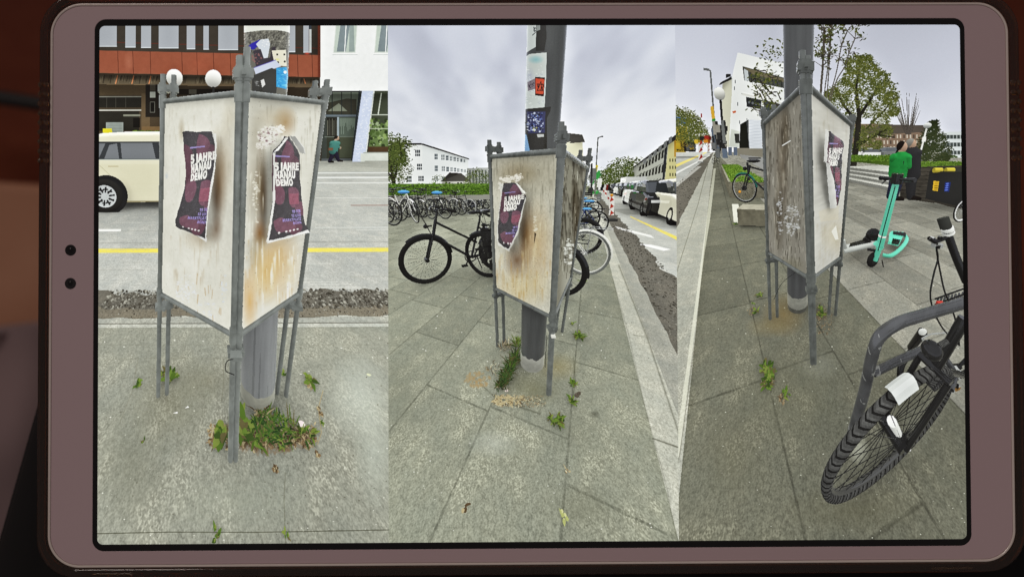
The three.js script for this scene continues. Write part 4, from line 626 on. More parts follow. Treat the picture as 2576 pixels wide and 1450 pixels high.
    shred(g, 676, 345, 32, 26, '#eeebea', 150); shred(g, 702, 326, 11, 10, '#f4f2f0', 50); shred(g, 655, 368, 16, 12, '#e8e4e4', 60); shred(g, 670, 345, 26, 20, '#9c7c86', 26);
    for (let i = 0; i < 260; i++) { g.fillStyle = 'rgba(96,88,70,0.3)'; g.beginPath(); g.arc(rr(620, 815), rr(235, 780), rr(0.4, 1.4), 0, 6.3); g.fill(); }
  });
  const board = (st, b) => S.mat((f, col) => { const n = fbm(f.x * 6 + f.z * 6, f.y * 6, 4), q = noise(f.x * 70 + f.z * 70, f.y * 70), s = b * (0.8 + 0.24 * n) * (0.96 + 0.08 * q); col[0] = s * 1.0; col[1] = s * 0.98; col[2] = s * 0.92; st(f, col); });
  const bl = board(stainL, 0.9), br = board(stainR, 0.82), bback = S.mat([0.4, 0.4, 0.38]);
  const F = S.corner(584, 1162, 609, 132, 850, 236), L = S.corner(389, 990, 397, 192, 736, 258), R = S.corner(722, 990, 826, 205, 736, 262);
  const planes = S.stand([F, L, R], [[1, 0, bl, 0.022, 0.016], [0, 2, br, 0.016, 0.022], [1, 2, bback, 0.07, 0.07]], { y0: 0.715, y1: 1.762, top: 1.9, mat: galv, clampMat: clampM });
  // posters
  const pm = S.posterMat(), paper = S.mat((f, col) => { const n = 0.75 + 0.1 * noise(f.x * 50, f.y * 50); col[0] = col[1] = n; col[2] = n * 1.02; });
  let [p, n] = planes[0];
  S.sheet([[456, 333, 0.02, 0.0], [461, 385, 0.02, 0], [467, 440, 0.05, 0.004], [463, 480, 0.03, 0.008], [452, 525, 0, 0.016], [444, 556, 0, 0.02], [448, 569, 0.05, 0.02]], [[530, 333, 0.86, 0], [541, 375, 0.9, 0.004], [543, 420, 0.92, 0.012], [536, 470, 0.86, 0.024], [530, 520, 0.84, 0.03], [526, 560, 0.9, 0.03], [524, 594, 1, 0.03]], p, n, pm, 0.004);
  S.sheet([[534, 335, 0, 0.01], [543, 372, 0, 0.012], [542, 420, 0, 0.02], [535, 470, 0, 0.03], [530, 520, 0, 0.034], [526, 570, 0, 0.034], [524, 596, 0, 0.03]], [[546, 338, 1, 0.02], [549, 368, 1, 0.022], [547, 420, 1, 0.028], [542, 470, 1, 0.036], [535, 520, 1, 0.04], [530, 570, 1, 0.04], [527, 600, 1, 0.04]], p, n, paper, 0.006);
  S.sheet([[448, 568, 0, 0.012], [465, 574, 0, 0.02]], [[524, 594, 1, 0.02], [527, 602, 1, 0.03]], p, n, paper);
  [p, n] = planes[1];
  S.sheet([[706, 346, 0.5, 0.01, 0.0], [688, 368, 0.3, 0.016, 0.05], [668, 383, 0.13, 0.02, 0.1], [669, 440, 0.14, 0.022, 0.3], [671, 500, 0.06, 0.02, 0.55], [662, 560, 0.0, 0.024, 0.8], [655, 602, 0, 0.026, 1]], [[718, 346, 0.66, 0.01, 0.0], [728, 368, 0.78, 0.016, 0.05], [744, 388, 0.95, 0.008, 0.1], [748, 440, 0.97, 0.004, 0.3], [753, 500, 0.98, 0.002, 0.55], [760, 560, 1, 0.002, 0.8], [768, 580, 1, 0.004, 1]], p, n, pm, 0.008);
  S.sheet([[700, 352, 0, 0.03], [668, 384, 0, 0.03]], [[706, 347, 1, 0.012], [684, 378, 1, 0.02]], p, n, paper, 0.012);
  S.sheet([[718, 345, 0, 0.012], [732, 372, 0, 0.02], [742, 388, 0, 0.02]], [[722, 348, 1, 0.03], [742, 372, 1, 0.034], [752, 388, 1, 0.02]], p, n, paper, 0.012);
  S.sheet([[653, 602, 0, 0.028], [655, 608, 0, 0.03]], [[766, 580, 1, 0.01], [770, 585, 1, 0.012]], p, n, paper);
  S.sheet([[669, 385, 0, 0.026], [671, 500, 0, 0.024], [661, 560, 0, 0.026], [653, 604, 0, 0.028]], [[672, 385, 0, 0.03], [674, 500, 0, 0.028], [665, 560, 0, 0.03], [657, 604, 0, 0.032]], p, n, paper);
  // wire loop at the front clamp
  { const k = S.D(590, 885, -F.p.z - 0.01); S.path([V(k.x, k.y, k.z + 0.03), V(k.x - 0.04, k.y + 0.0, k.z + 0.04), V(k.x - 0.045, k.y - 0.05, k.z + 0.04), V(k.x - 0.01, k.y - 0.07, k.z + 0.04)], 0.0018, dark, 5); S.box(k.x, k.y, k.z + 0.02, 0.05, 0.02, 0.03, clampM); }
  // --- weeds
  const gr = [S.mat([0.095, 0.17, 0.022], { leaf: 1 }), S.mat([0.15, 0.24, 0.035], { leaf: 1 }), S.mat([0.055, 0.1, 0.018], { leaf: 1 }), S.mat([0.2, 0.26, 0.05], { leaf: 1 }), S.mat([0.14, 0.12, 0.05], { leaf: 1 })], dg = [S.mat([0.04, 0.1, 0.02], { leaf: 1 }), S.mat([0.07, 0.16, 0.025], { leaf: 1 }), S.mat([0.025, 0.06, 0.015], { leaf: 1 })], br2 = [S.mat([0.2, 0.13, 0.07]), S.mat([0.3, 0.22, 0.12]), S.mat([0.1, 0.065, 0.035]), S.mat([0.4, 0.33, 0.2])];
  const g0 = (x, y) => S.G(x, y, 0.004);
  S.tuft(g0(548, 1092), 16, 0.075, 0.02, 0.5, 0.025, gr, 0.5); S.tuft(g0(590, 1090), 18, 0.08, 0.02, 0.7, 0.03, gr, 0.5); S.tuft(g0(610, 1085), 16, 0.08, 0.018, 0.9, 0.03, gr, 0.6); S.tuft(g0(600, 1062), 14, 0.09, 0.016, 1, 0.02, gr, 0.5);
  S.tuft(g0(665, 1075), 150, 0.062, 0.004, 1.0, 0.06, [...dg, gr[0], gr[4]], 0.6); S.tuft(g0(700, 1088), 110, 0.05, 0.004, 0.9, 0.06, [...dg, gr[0], gr[3]], 0.6); S.tuft(g0(640, 1095), 60, 0.045, 0.006, 0.7, 0.06, gr, 0.5); S.tuft(g0(735, 1085), 40, 0.07, 0.0035, 1.2, 0.04, gr, 0.5); S.tuft(g0(770, 1095), 26, 0.045, 0.006, 0.8, 0.03, [...gr, ...dg], 0.5); S.tuft(g0(650, 1045), 40, 0.07, 0.005, 0.9, 0.03, [...br2, dg[0]], 0.5);
  for (let i = 0; i < 700; i++) { const a = rr(0, 6.3), q = g0(525 + 265 * rnd(), 1090 + 40 * (rnd() - 0.35) * (1 + 0.6 * rnd())); S.blade(q, V(Math.cos(a), 0.15, Math.sin(a)), rr(0.006, 0.028), rr(0.0015, 0.005), 0.1, br2[i % 4]); }
  for (const [x, y, c, l] of [[425, 950, 34, 0.07], [400, 948, 10, 0.05], [345, 966, 16, 0.045], [775, 960, 20, 0.06], [712, 945, 8, 0.04], [358, 1112, 5, 0.02], [807, 1065, 8, 0.02], [541, 1343, 10, 0.03], [717, 1345, 6, 0.02]]) S.tuft(g0(x, y), c, l, l * 0.2, 0.6, l * 0.35, gr, 0.4);
  S.tuft(g0(775, 975), 12, 0.03, 0.006, 0.3, 0.02, br2); for (const [x, y] of [[800, 1032], [805, 1044], [770, 1125], [797, 1146], [690, 1180], [690, 1182]]) S.tuft(g0(x, y), 16, 0.014, 0.005, 0.6, 0.01, br2, 0.3);
  { const q = g0(755, 1072); S.ball(V(q.x, 0.012, q.z), 0.014, S.mat([0.75, 0.6, 0.64]), 1.5, 0.6, 1); const q2 = g0(920, 946); S.blade(q2, V(1, 0.1, 0.1), 0.03, 0.008, 0.1, S.mat([0.5, 0.52, 0.35])); }
  return S;
}
// ----- middle snapshot: along the pavement, parked bicycles, road works and the street running off to the right
function middleSnapshot() {
  seedState = 202;
  const S = new Snapshot({ x0: 975, x1: 1705, y0: 65, y1: 1366, cx: 1280, cy: 641, f: 500, pitch: 18.9, h: 1.6, sky: (x, y, z, o) => {
    const k = 1 / (0.3 + Math.max(0, y)), n = fbm(x * k * 2.3 + 4.3, z * k * 1.5 + 1.7, 4), m = sst(0.3, 0.75, n), hz = sst(0.55, 0.0, y), sd = sst(0.1, 0.9, -x + 0.2);
    const r = 0.42 + 0.3 * m + 0.26 * hz + 0.05 * sd; o[0] = r * 0.98; o[1] = r * 1.02; o[2] = r * 1.24 + 0.03 * (1 - hz); } });
  const th = Math.atan2(0.41, 1.057), ct = Math.cos(th), sn = Math.sin(th), acr = (p) => p.x * ct + p.z * sn, A = (x, y) => acr(S.G(x, y));
  const aK0 = A(1619, 1018), aK1 = A(1640, 880), aG0 = A(1700, 885), aG1 = A(1700, 715), walk = pave([0.222, 0.228, 0.19], { ct, sn, slab: 0.58, oa: -0.52, ol: 0.2, L: 0.87, tone: 0.13 }), kerbC = pave([0.37, 0.37, 0.335]), gut = pave([0.27, 0.27, 0.25]), road = pave([0.36, 0.365, 0.36]), dirt = pave([0.12, 0.112, 0.1]);
  const at = (a, l, y = 0) => V(a * ct + l * sn, y, a * sn - l * ct);   // road coordinates: across, along
  const z4 = (p) => [965.6 + p[0] * 0.5063, 643.75 + p[1] * 0.5063];
  const joints = S.paint(970, 460, 1710, 1370, 1.8, (g) => {
    const J = (pts, a = 0.75, w = 2) => { line(g, pts.map(z4), `rgba(70,68,54,${a * 0.3})`, w * 2.6); line(g, pts.map(z4), `rgba(56,54,42,${a * 0.6})`, w); };
    J([[540, 700], [640, 750], [770, 795]], 0.6, 3); J([[470, 640], [540, 705]], 0.5, 2); J([[1240, 405], [1310, 420]], 0.5, 1.3); J([[1335, 920], [1470, 968]], 0.9, 2.4);
    J([[1140, 130], [1215, 400], [1290, 740], [1400, 1160], [1445, 1400]], 0.35, 2); J([[1170, 60], [1310, 420], [1475, 930]], 0.6, 3); J([[940, 520], [950, 640], [930, 760]], 0.4, 2);
    soft(g, 1340, 985, 80, 50, '110,108,86', 0.7); soft(g, 1400, 930, 60, 40, '140,128,88', 0.55); soft(g, 1290, 960, 60, 40, '96,96,80', 0.5); soft(g, 1000, 1000, 60, 120, '96,98,88', 0.35); soft(g, 1440, 1090, 90, 70, '100,102,92', 0.4); soft(g, 1495, 1048, 14, 12, '70,70,62', 0.7); soft(g, 1460, 1280, 120, 60, '104,104,90', 0.35); soft(g, 1240, 1120, 70, 40, '176,180,176', 0.35);
    for (let i = 0; i < 300; i++) { g.fillStyle = rnd() < 0.5 ? 'rgba(60,56,44,0.5)' : 'rgba(236,238,230,0.55)'; g.beginPath(); g.ellipse(rr(976, 1640), rr(720, 1364), rr(0.6, 1.8), rr(0.5, 1.3), 0, 0, 6.3); g.fill(); }
    // road paint
    poly(g, [[1586, 549], [1706, 602], [1706, 611], [1589, 553]], 'rgba(226,196,70,0.9)'); poly(g, [[1548, 575], [1640, 598], [1648, 606], [1556, 582]], 'rgba(235,236,232,0.6)'); poly(g, [[1605, 620], [1640, 622], [1690, 634], [1672, 638]], 'rgba(238,240,236,0.85)'); for (let i = 0; i < 160; i++) { const t = rnd(), x = 1586 + 120 * t, y = 550 + 55 * t + rr(-1, 5); rect(g, x, y, x + rr(1, 4), y + rr(0.4, 1.2), `rgba(150,150,144,${rr(0.2, 0.6)})`); } poly(g, [[1530, 532], [1600, 531], [1640, 545], [1580, 547]], 'rgba(96,96,92,0.45)');
    blob(g, 1200, 960, 40, 'rgba(150,128,92,0.5)', 60, 0.8, 0.5); blob(g, 1278, 1012, 40, 'rgba(176,160,122,0.6)', 70, 1.1, 0.35); blob(g, 1270, 985, 8, 'rgba(240,214,218,0.8)', 14);
  });
  const ground = S.mat((f, col) => {
    const a = f.x * ct + f.z * sn, w = 0.05 * (fbm(f.x * 3, f.z * 3, 2) - 0.5);
    if (a < aK0) walk(f, col); else if (a < aK1) kerbC(f, col); else if (a < aG0 + w) gut(f, col); else if (a < aG1 + w * 5) dirt(f, col); else road(f, col);
    joints(f, col);
  });
  S.quad(V(-150, 0, 4), V(150, 0, 4), V(150, 0, -260), V(-150, 0, -260), ground);
  const rk = [S.mat([0.1, 0.092, 0.08]), S.mat([0.19, 0.18, 0.16]), S.mat([0.06, 0.055, 0.045])];
  S.rocks(() => at(aG0 + (aG1 - aG0) * rr(0.02, 1.05), 0.6 + 9 * rnd() ** 1.6), 2600, 0.006, 0.026, rk);
  // --- white school-like building
  const fac = S.paint(960, 330, 1710, 500, 4, (g) => {
    rect(g, 960, 330, 1710, 500, '#e4e8ec');
    poly(g, [[1062, 366], [1185, 405], [1185, 480], [1062, 480]], '#dfe4ea');
    const win = (x, y, w, h, c = '#4d545c') => { rect(g, x, y, x + w, y + h, c); rect(g, x, y + h * 0.48, x + w, y + h * 0.58, '#dfe3e6'); rect(g, x + w * 0.3, y, x + w * 0.38, y + h, '#dfe3e6'); rect(g, x + w * 0.62, y, x + w * 0.7, y + h, '#dfe3e6'); };
    win(1043, 381, 13, 16); win(1048, 416, 13, 15); win(1022, 447, 12, 15); win(1051, 447, 14, 12);
    [1092, 1110, 1121, 1131, 1140, 1149, 1158, 1166].forEach((x, i) => { const s = 1 - i * 0.07; win(x, 391 + i * 2.1, 8 * s, 14 * s, '#6b747e'); win(x + 1, 421 + i * 1.4, 8 * s, 13 * s, '#6b747e'); win(x + 1, 449 + i * 0.7, 7 * s, 11 * s, '#6b747e'); });
    // house and terrace across the road
    poly(g, [[1587, 330], [1710, 330], [1710, 505], [1587, 505]], '#b9bbb4');
    for (let r = 0; r < 3; r++) for (let i = 0; i < 9; i++) { const x = 1612 + i * 8.2, k = (x - 1600) / 90, yb = 430 - k * 62 + r * (16 + k * 26); poly(g, [[x, yb + 3], [x + 5, yb - 1.5], [x + 3, yb + 10 + k * 14], [x - 2, yb + 13 + k * 12]], '#3c3c38'); line(g, [[x - 0.6, yb + 4], [x - 2.4, yb + 13 + k * 12]], '#8d8e86', 1); }
    for (let r = 1; r < 3; r++) { line(g, [[1604, 434 + r * 16], [1684, 366 + r * 44]], '#7c7d76', 1.6); }
    poly(g, [[1612, 482], [1664, 476], [1664, 500], [1612, 500]], '#3a3630'); poly(g, [[1690, 330], [1710, 330], [1710, 480], [1674, 480]], '#d6cf98'); for (let r = 0; r < 4; r++) for (let i = 0; i < 3; i++) rect(g, 1688 + i * 7, 405 + r * 18, 1691 + i * 7, 413 + r * 18, '#7a7658'); poly(g, [[1684, 370], [1673, 480], [1668, 480], [1676, 380]], '#3d3f48'); poly(g, [[1664, 480], [1710, 474], [1710, 505], [1664, 505]], '#6d6d6c'); rect(g, 1700, 330, 1710, 400, '#c89a2c');
  });
  const fw = S.mat((f, col) => { fac(f, col); for (let k = 0; k < 3; k++) col[k] *= 1.25; }), dk = S.mat([0.06, 0.06, 0.062]), roofM = S.mat([0.09, 0.085, 0.08]);
  const q4 = (d0, d1, pts, m) => { const [a, b, c, d] = pts; S.quad(S.D(a[0], a[1], d0), S.D(b[0], b[1], d1), S.D(c[0], c[1], d1), S.D(d[0], d[1], d0), m); };
  q4(30, 30, [[940, 475], [1062, 475], [1062, 366], [940, 364]], fw); q4(30, 62, [[1062, 475], [1180, 474], [1178, 404], [1062, 366]], fw); q4(29.5, 29.5, [[940, 366], [1064, 368], [1062, 364], [940, 362]], dk); q4(29.5, 61, [[1062, 368.5], [1181, 406], [1179, 402.5], [1062, 364]], dk);
  q4(26, 26, [[1110, 470], [1182, 470], [1180, 460], [1112, 460]], S.mat([0.62, 0.62, 0.58])); q4(25.5, 26.5, [[1108, 460], [1184, 460], [1160, 440], [1130, 438]], roofM); for (const x of [1120, 1128, 1150, 1158]) q4(25.8, 25.8, [[x, 470], [x + 4, 470], [x + 4, 463], [x, 463]], dk);
  q4(60, 60, [[1168, 472], [1245, 472], [1245, 425], [1168, 428]], S.mat([0.55, 0.57, 0.58])); for (let i = 0; i < 9; i++) q4(59.5, 59.5, [[1172 + i * 8, 470], [1176 + i * 8, 470], [1176 + i * 8, 432], [1172 + i * 8, 432]], S.mat([0.2, 0.22, 0.24]));
  // house behind the pole, terrace on the right
  q4(14, 16, [[1425, 470], [1470, 470], [1468, 360], [1425, 362]], S.mat([0.75, 0.73, 0.56])); q4(13.9, 15.9, [[1420, 366], [1474, 362], [1467, 343], [1420, 338]], roofM);
  q4(70, 24, [[1596, 494], [1712, 506], [1712, 352], [1596, 429]], fw); q4(68, 23.5, [[1592, 431], [1712, 352], [1712, 338], [1598, 424]], dk); for (let i = 0; i < 6; i++) { const x = 1622 + i * 13, y = 412 - i * 10.4; q4(40 - i * 3, 39 - i * 3, [[x, y + 8], [x + 8, y + 2], [x + 8, y - 8 - i], [x, y - 3 - i]], S.mat([0.3, 0.31, 0.33])); }
  // --- trees, hedge
  const lf = [S.mat([0.12, 0.17, 0.03], { leaf: 1 }), S.mat([0.18, 0.23, 0.05], { leaf: 1 }), S.mat([0.08, 0.12, 0.025], { leaf: 1 })], hg = [S.mat([0.12, 0.26, 0.02], { leaf: 1 }), S.mat([0.2, 0.38, 0.04], { leaf: 1 }), S.mat([0.06, 0.13, 0.012], { leaf: 1 })], bark = S.mat([0.06, 0.05, 0.04]);
  { const p = S.D(992, 468, 22); p.y = 0; S.tree(p, 8.4, { bark, leaves: lf, trunk: 0.2, levels: 4, spread: 0.5, leaf: 0.18, per: 30, clump: 0.6, first: 0.25, gapUp: 0.35 }); for (const [x, y, r] of [[975, 370, 1.2], [985, 400, 1.6], [998, 430, 1.5], [978, 445, 1.5], [1002, 400, 0.9]]) S.bush(S.D(x, y, 22), r, r, r, 600, 0.18, lf); }
  for (const [x, y, d, r, n] of [[1545, 468, 70, 6, 500], [1560, 458, 72, 7, 600], [1575, 450, 74, 7, 600], [1530, 476, 70, 4, 260], [1590, 455, 76, 5, 300], [1205, 462, 24, 1.6, 420], [1190, 466, 24, 1.2, 220], [1105, 462, 25, 1.0, 240], [1460, 480, 40, 3, 300], [1475, 478, 60, 4, 200]]) S.bush(S.D(x, y, d), r, r * 0.9, r, n * 2.4, r * 0.1, lf);
  for (let i = 0; i < 7000; i++) { const t = rnd(), p = S.D(960 + 300 * t, 465 + 27 * Math.sqrt(rnd()) + 3 * noise(t * 60, 2), 12.2 + rr(0, 0.6)), e = rr(0, 6.3); S.blade(p, V(Math.cos(e), rr(-0.3, 0.9), Math.sin(e)), rr(0.08, 0.2), rr(0.03, 0.07), 0.2, hg[(rnd() * 3) | 0]); }
  q4(12.9, 12.9, [[950, 500], [1260, 500], [1260, 466], [950, 466]], S.mat([0.12, 0.22, 0.03])); q4(11.9, 11.9, [[950, 512], [1260, 506], [1260, 494], [950, 496]], S.mat([0.3, 0.3, 0.28]));
  // --- bicycles
  const blk = S.mat([0.014, 0.014, 0.015], { gloss: 0.03, rough: 0.1 }), tyre = S.mat([0.02, 0.02, 0.02]), steel = S.mat([0.3, 0.31, 0.32], { gloss: 0.1, rough: 0.2 }), white = S.mat([0.7, 0.7, 0.68], { gloss: 0.04 }), blue = S.mat([0.08, 0.3, 0.75]), dblue = S.mat([0.02, 0.04, 0.2]), grey = S.mat([0.2, 0.21, 0.21]), red = S.mat([0.3, 0.03, 0.02]), bronze = S.mat([0.12, 0.1, 0.06]);
  const place = (rear, ang, sc = 1.25, lean = 0) => new THREE.Matrix4().makeTranslation(rear.x, 0, rear.z).multiply(new THREE.Matrix4().makeRotationY(ang)).multiply(new THREE.Matrix4().makeRotationX(lean)).multiply(new THREE.Matrix4().makeScale(sc, sc, sc)).multiply(new THREE.Matrix4().makeTranslation(0.46, 0, 0));
  const byFront = (front, ang, sc = 1.25, lean = 0) => new THREE.Matrix4().makeTranslation(front.x, 0, front.z).multiply(new THREE.Matrix4().makeRotationY(ang)).multiply(new THREE.Matrix4().makeRotationX(lean)).multiply(new THREE.Matrix4().makeScale(sc, sc, sc)).multiply(new THREE.Matrix4().makeTranslation(-0.62, 0, 0));
  const row = [[990, 572, blk, tyre, 0, 1.5], [1046, 566, white, blk, 1, 1.5], [1085, 556, grey, blk, 0, 1.4], [1119, 556, blk, tyre, 0, 1.5], [1142, 548, grey, tyre, 1, 1.3], [1160, 546, bronze, tyre, 0, 1.3], [1182, 544, blk, steel, 0, 1.25], [1200, 541, white, tyre, 1, 1.2], [1214, 540, dblue, tyre, 0, 1.2], [1230, 538, blk, tyre, 0, 1.2], [1248, 537, grey, tyre, 0, 1.2], [1025, 552, blk, tyre, 0, 1.35], [1132, 541, blk, tyre, 0, 1.25], [1172, 536, grey, tyre, 0, 1.25], [1191, 534, blk, tyre, 1, 1.2], [1205, 532, dblue, tyre, 0, 1.2], [1222, 531, blk, tyre, 0, 1.2], [975, 566, blk, tyre, 0, 1.4], [1010, 560, bronze, tyre, 1, 1.3], [1066, 552, blk, tyre, 0, 1.3], [1100, 548, bronze, tyre, 0, 1.3]];
  row.forEach(([x, y, fm, ty, low, sc], i) => S.bike(byFront(S.G(x, y), -0.5 + rr(-0.12, 0.12), sc, rr(-0.08, 0.08)), { frame: fm, tyre: ty, rim: i === 1 ? white : grey, metal: blk, seat: blk, detail: 0.4, spokes: 12, low: !!low, fender: i % 3 === 1 ? white : i % 3 === 2 ? blk : null, steer: rr(-0.3, 0.3), basket: i === 4 }));
  for (const [x, y, d] of [[1014, 487, 7.8], [1098, 489, 8.5]]) S.ball(S.D(x, y, d), 0.22, blue, 1, 0.3, 0.5);
  { const f0 = S.G(1081, 717), r0 = S.G(1226, 689), ang = Math.atan2(-(f0.z - r0.z), f0.x - r0.x); S.bike(byFront(f0, ang, 1.22, 0.06), { frame: blk, tyre, rim: blk, metal: blk, seat: blk, steer: 0.12, low: true, detail: 1, spokes: 28, fender: blk, rack: blk, tw: 0.027, thick: 1.35 }); }
  { const r0 = S.G(1397, 748), f0 = S.G(1238, 706), ang = Math.atan2(-(f0.z - r0.z), f0.x - r0.x); S.bike(place(r0, ang, 1.22, -0.05), { frame: blk, tyre, rim: blk, metal: blk, detail: 1, spokes: 24, fender: blk, rack: blk, tw: 0.026 }); const k = S.D(1221, 630, 3.2); for (let i = 0; i < 14; i++) S.box(k.x + rr(-0.08, 0.12), k.y + rr(-0.3, 0.3), k.z + rr(-0.1, 0.1), rr(0.05, 0.16), rr(0.05, 0.2), 0.1, blk, rr(0, 1)); }
  S.bike(place(S.G(1466, 697), 2.7, 1.22), { frame: white, tyre: grey, rim: white, metal: steel, fender: white, detail: 1, spokes: 24 }); S.bike(place(S.G(1462, 645), 2.6, 1.25), { frame: blk, tyre, rim: blk, metal: blk, fender: blk, tw: 0.03 }); S.bike(place(S.G(1496, 595), 2.7, 1.15), { frame: dblue, tyre, rim: steel, metal: blk, seat: blue }); S.bike(place(S.G(1478, 582), 2.6, 1.2), { frame: dblue, tyre, rim: blk, metal: blk, seat: blue }); S.bike(place(S.G(1492, 556), 2.7, 1.2), { frame: blk, tyre, rim: blk, metal: steel, detail: 0.4 }); S.bike(place(S.G(1488, 540), 2.7, 1.2), { frame: grey, tyre, rim: blk, metal: steel, detail: 0.4 }); S.ball(S.D(1478, 531, 5), 0.1, blue, 1.2, 0.3, 0.6);
  // --- traffic
  const glass = S.mat([0.03, 0.035, 0.04], { gloss: 0.1 }), lampM = S.mat([0.75, 0.76, 0.78]), carW = S.mat([0.72, 0.73, 0.74], { gloss: 0.05 }), carB = S.mat([0.012, 0.012, 0.013], { gloss: 0.03 }), cream = S.mat([0.72, 0.7, 0.58], { gloss: 0.05 });
  const cm = (p, flip, sc) => new THREE.Matrix4().makeTranslation(p.x, 0, p.z).multiply(new THREE.Matrix4().makeRotationY(Math.PI / 2 - th + (flip ? Math.PI : 0))).multiply(new THREE.Matrix4().makeScale(sc, sc, sc));
  const cs = (body) => ({ body, glass, tyre, rim: steel, lamp: lampM, plate: carW });
  const by = (x, y) => { const q = S.G(x, y); return q.add(V(ct * 0.95 + sn * 1.6, 0, sn * 0.95 - ct * 1.6)); }; S.car(cm(by(1690, 572), true, 1.2), cs(cream)); S.car(cm(by(1619, 549), true, 1.2), cs(carB)); S.car(cm(by(1590, 529), true, 1.2), cs(carW)); for (const [x, y, c] of [[1592, 503, carB], [1577, 499, carB], [1566, 496, carW], [1552, 492, carB]]) S.car(cm(S.G(x, y), true, 1.2), cs(c));
  { const p = S.D(1587, 490, 34); S.box(p.x, 1.5, p.z, 2.6, 2.4, 6, carW, -th); } for (let i = 0; i < 10; i++) { const p = S.D(1510 + i * 5, 487 + rr(-2, 2), 60); S.box(p.x, 0.8, p.z, 1.8, 1.6, 4, [carB, carW, red][i % 3], -th); }
  const redM = S.mat([0.6, 0.06, 0.03]), wM = S.mat([0.8, 0.8, 0.8]), org = S.mat([0.8, 0.3, 0.02]), yelM = S.mat([0.75, 0.6, 0.02]), grn = S.mat([0.05, 0.4, 0.08]);
  q4(9.2, 9.2, [[1533, 548], [1546, 548], [1548, 500], [1536, 500]], wM); for (const y of [507, 524, 541]) S.tri(S.D(1536, y + 7, 9.15), S.D(1547, y + 1, 9.15), S.D(1539, y - 6, 9.15), redM); S.ball(S.D(1541, 497, 9.2), 0.06, org); S.box(S.D(1540, 548, 9.2).x, 0.05, -9.2, 0.5, 0.1, 0.3, dk);
  for (const [x, y, d] of [[1531, 512, 16], [1524, 500, 24], [1519, 494, 34]]) { q4(d, d, [[x, y], [x + 4, y], [x + 4, y - 16], [x, y - 16]], wM); q4(d - 0.1, d - 0.1, [[x, y - 6], [x + 4, y - 4], [x + 4, y - 9], [x, y - 11]], redM); }
  S.tube(S.D(1499, 470, 24), S.D(1507, 351, 24), 0.06, grey); S.tube(S.D(1507, 351, 24), S.D(1516, 348, 24), 0.05, grey); q4(24, 24, [[1511, 350], [1520, 350], [1520, 346.5], [1512, 347]], dk);
  q4(20, 20, [[1499, 437], [1504, 437], [1507, 420], [1501, 420]], yelM); q4(20, 20, [[1497, 449], [1502, 449], [1503, 440], [1498, 440]], grn); S.tube(S.D(1489, 500, 14), S.D(1491, 416, 14), 0.05, dk); S.tube(S.D(1498, 500, 20), S.D(1502, 425, 20), 0.05, grey); for (let i = 0; i < 40; i++) { const p = S.D(rr(1484, 1512), rr(440, 500), rr(14, 40)); S.box(p.x, p.y, p.z, rr(0.1, 0.4), rr(0.2, 0.9), 0.1, [grey, dk, wM, grn][i % 4]); }
  { const p = S.D(1698, 497, 11); S.box(p.x, p.y, p.z, 0.5, 1.0, 0.1, S.mat([0.16, 0.06, 0.08])); S.ball(S.D(1693, 468, 11), 0.22, dk, 1, 0.9, 0.5); }
  // --- pole with papers stuck on
  const stick = S.paint(1290, 60, 1430, 390, 4, (g) => {
    poly(g, [[1322, 60], [1352, 60], [1350, 120], [1336, 128], [1322, 138]], '#c6cdd0'); g.font = 'bold 13px sans-serif'; g.fillStyle = '#5a5f66'; g.save(); g.translate(1344, 68); g.rotate(1.5); g.fillText('33', 0, 0); g.restore(); line(g, [[1346, 70], [1349, 84], [1342, 90]], '#555a60', 2);
    poly(g, [[1352, 60], [1376, 60], [1378, 96], [1372, 130], [1350, 130]], '#3a3937'); poly(g, [[1352, 60], [1362, 60], [1362, 76], [1352, 80]], '#8d9496');
    poly(g, [[1318, 150], [1334, 138], [1378, 134], [1376, 200], [1372, 274], [1340, 280], [1318, 278]], '#c9d0d2'); soft(g, 1350, 152, 22, 12, '120,185,200', 0.7); soft(g, 1335, 200, 14, 30, '176,180,210', 0.6); for (let i = 0; i < 60; i++) line(g, [[rr(1322, 1372), rr(160, 272)], [0, 0]].map((p, k, a) => (k ? [a[0][0] + rr(-6, 6), a[0][1] + rr(-2, 2)] : p)), rnd() < 0.5 ? 'rgba(150,158,190,0.5)' : 'rgba(240,244,246,0.6)', 1.4);
    poly(g, [[1328, 210], [1348, 200], [1350, 226], [1330, 232]], '#8a7f8c'); blob(g, 1340, 216, 9, 'rgba(60,50,64,0.6)', 20);
    poly(g, [[1348, 196], [1373, 198], [1370, 246], [1348, 243]], '#3a1c18'); poly(g, [[1349, 200], [1372, 202], [1369, 240], [1349, 239]], '#d9512f'); g.save(); g.translate(1352, 231); g.transform(1, 0.08, -0.15, 1, 0, 0); g.scale(0.62, 1.3); g.font = 'bold 20px serif'; g.fillStyle = '#2a1512'; g.fillText('ER', 0, 0); g.restore(); line(g, [[1353, 213], [1356, 226], [1363, 208], [1366, 230]], '#2a1512', 1.6);
    poly(g, [[1318, 278], [1388, 272], [1386, 284], [1378, 300], [1378, 380], [1330, 380], [1322, 330], [1318, 300]], '#35332f'); poly(g, [[1326, 284], [1374, 284], [1372, 338], [1330, 340]], '#3d3f6a'); for (let i = 0; i < 150; i++) { g.fillStyle = ['#6f86cf', '#c8d0e6', '#2c2f6e', '#8a93b8', '#222536'][i % 5]; g.beginPath(); g.ellipse(rr(1328, 1370), rr(288, 336), rr(0.8, 3), rr(0.8, 3), 0, 0, 6.3); g.fill(); } blob(g, 1350, 330, 7, 'rgba(200,200,70,0.9)', 16); poly(g, [[1352, 342], [1370, 342], [1370, 348], [1354, 350]], '#b9bcc0');
    poly(g, [[1318, 338], [1326, 344], [1334, 384], [1316, 384]], '#7ba8dc'); 
  });
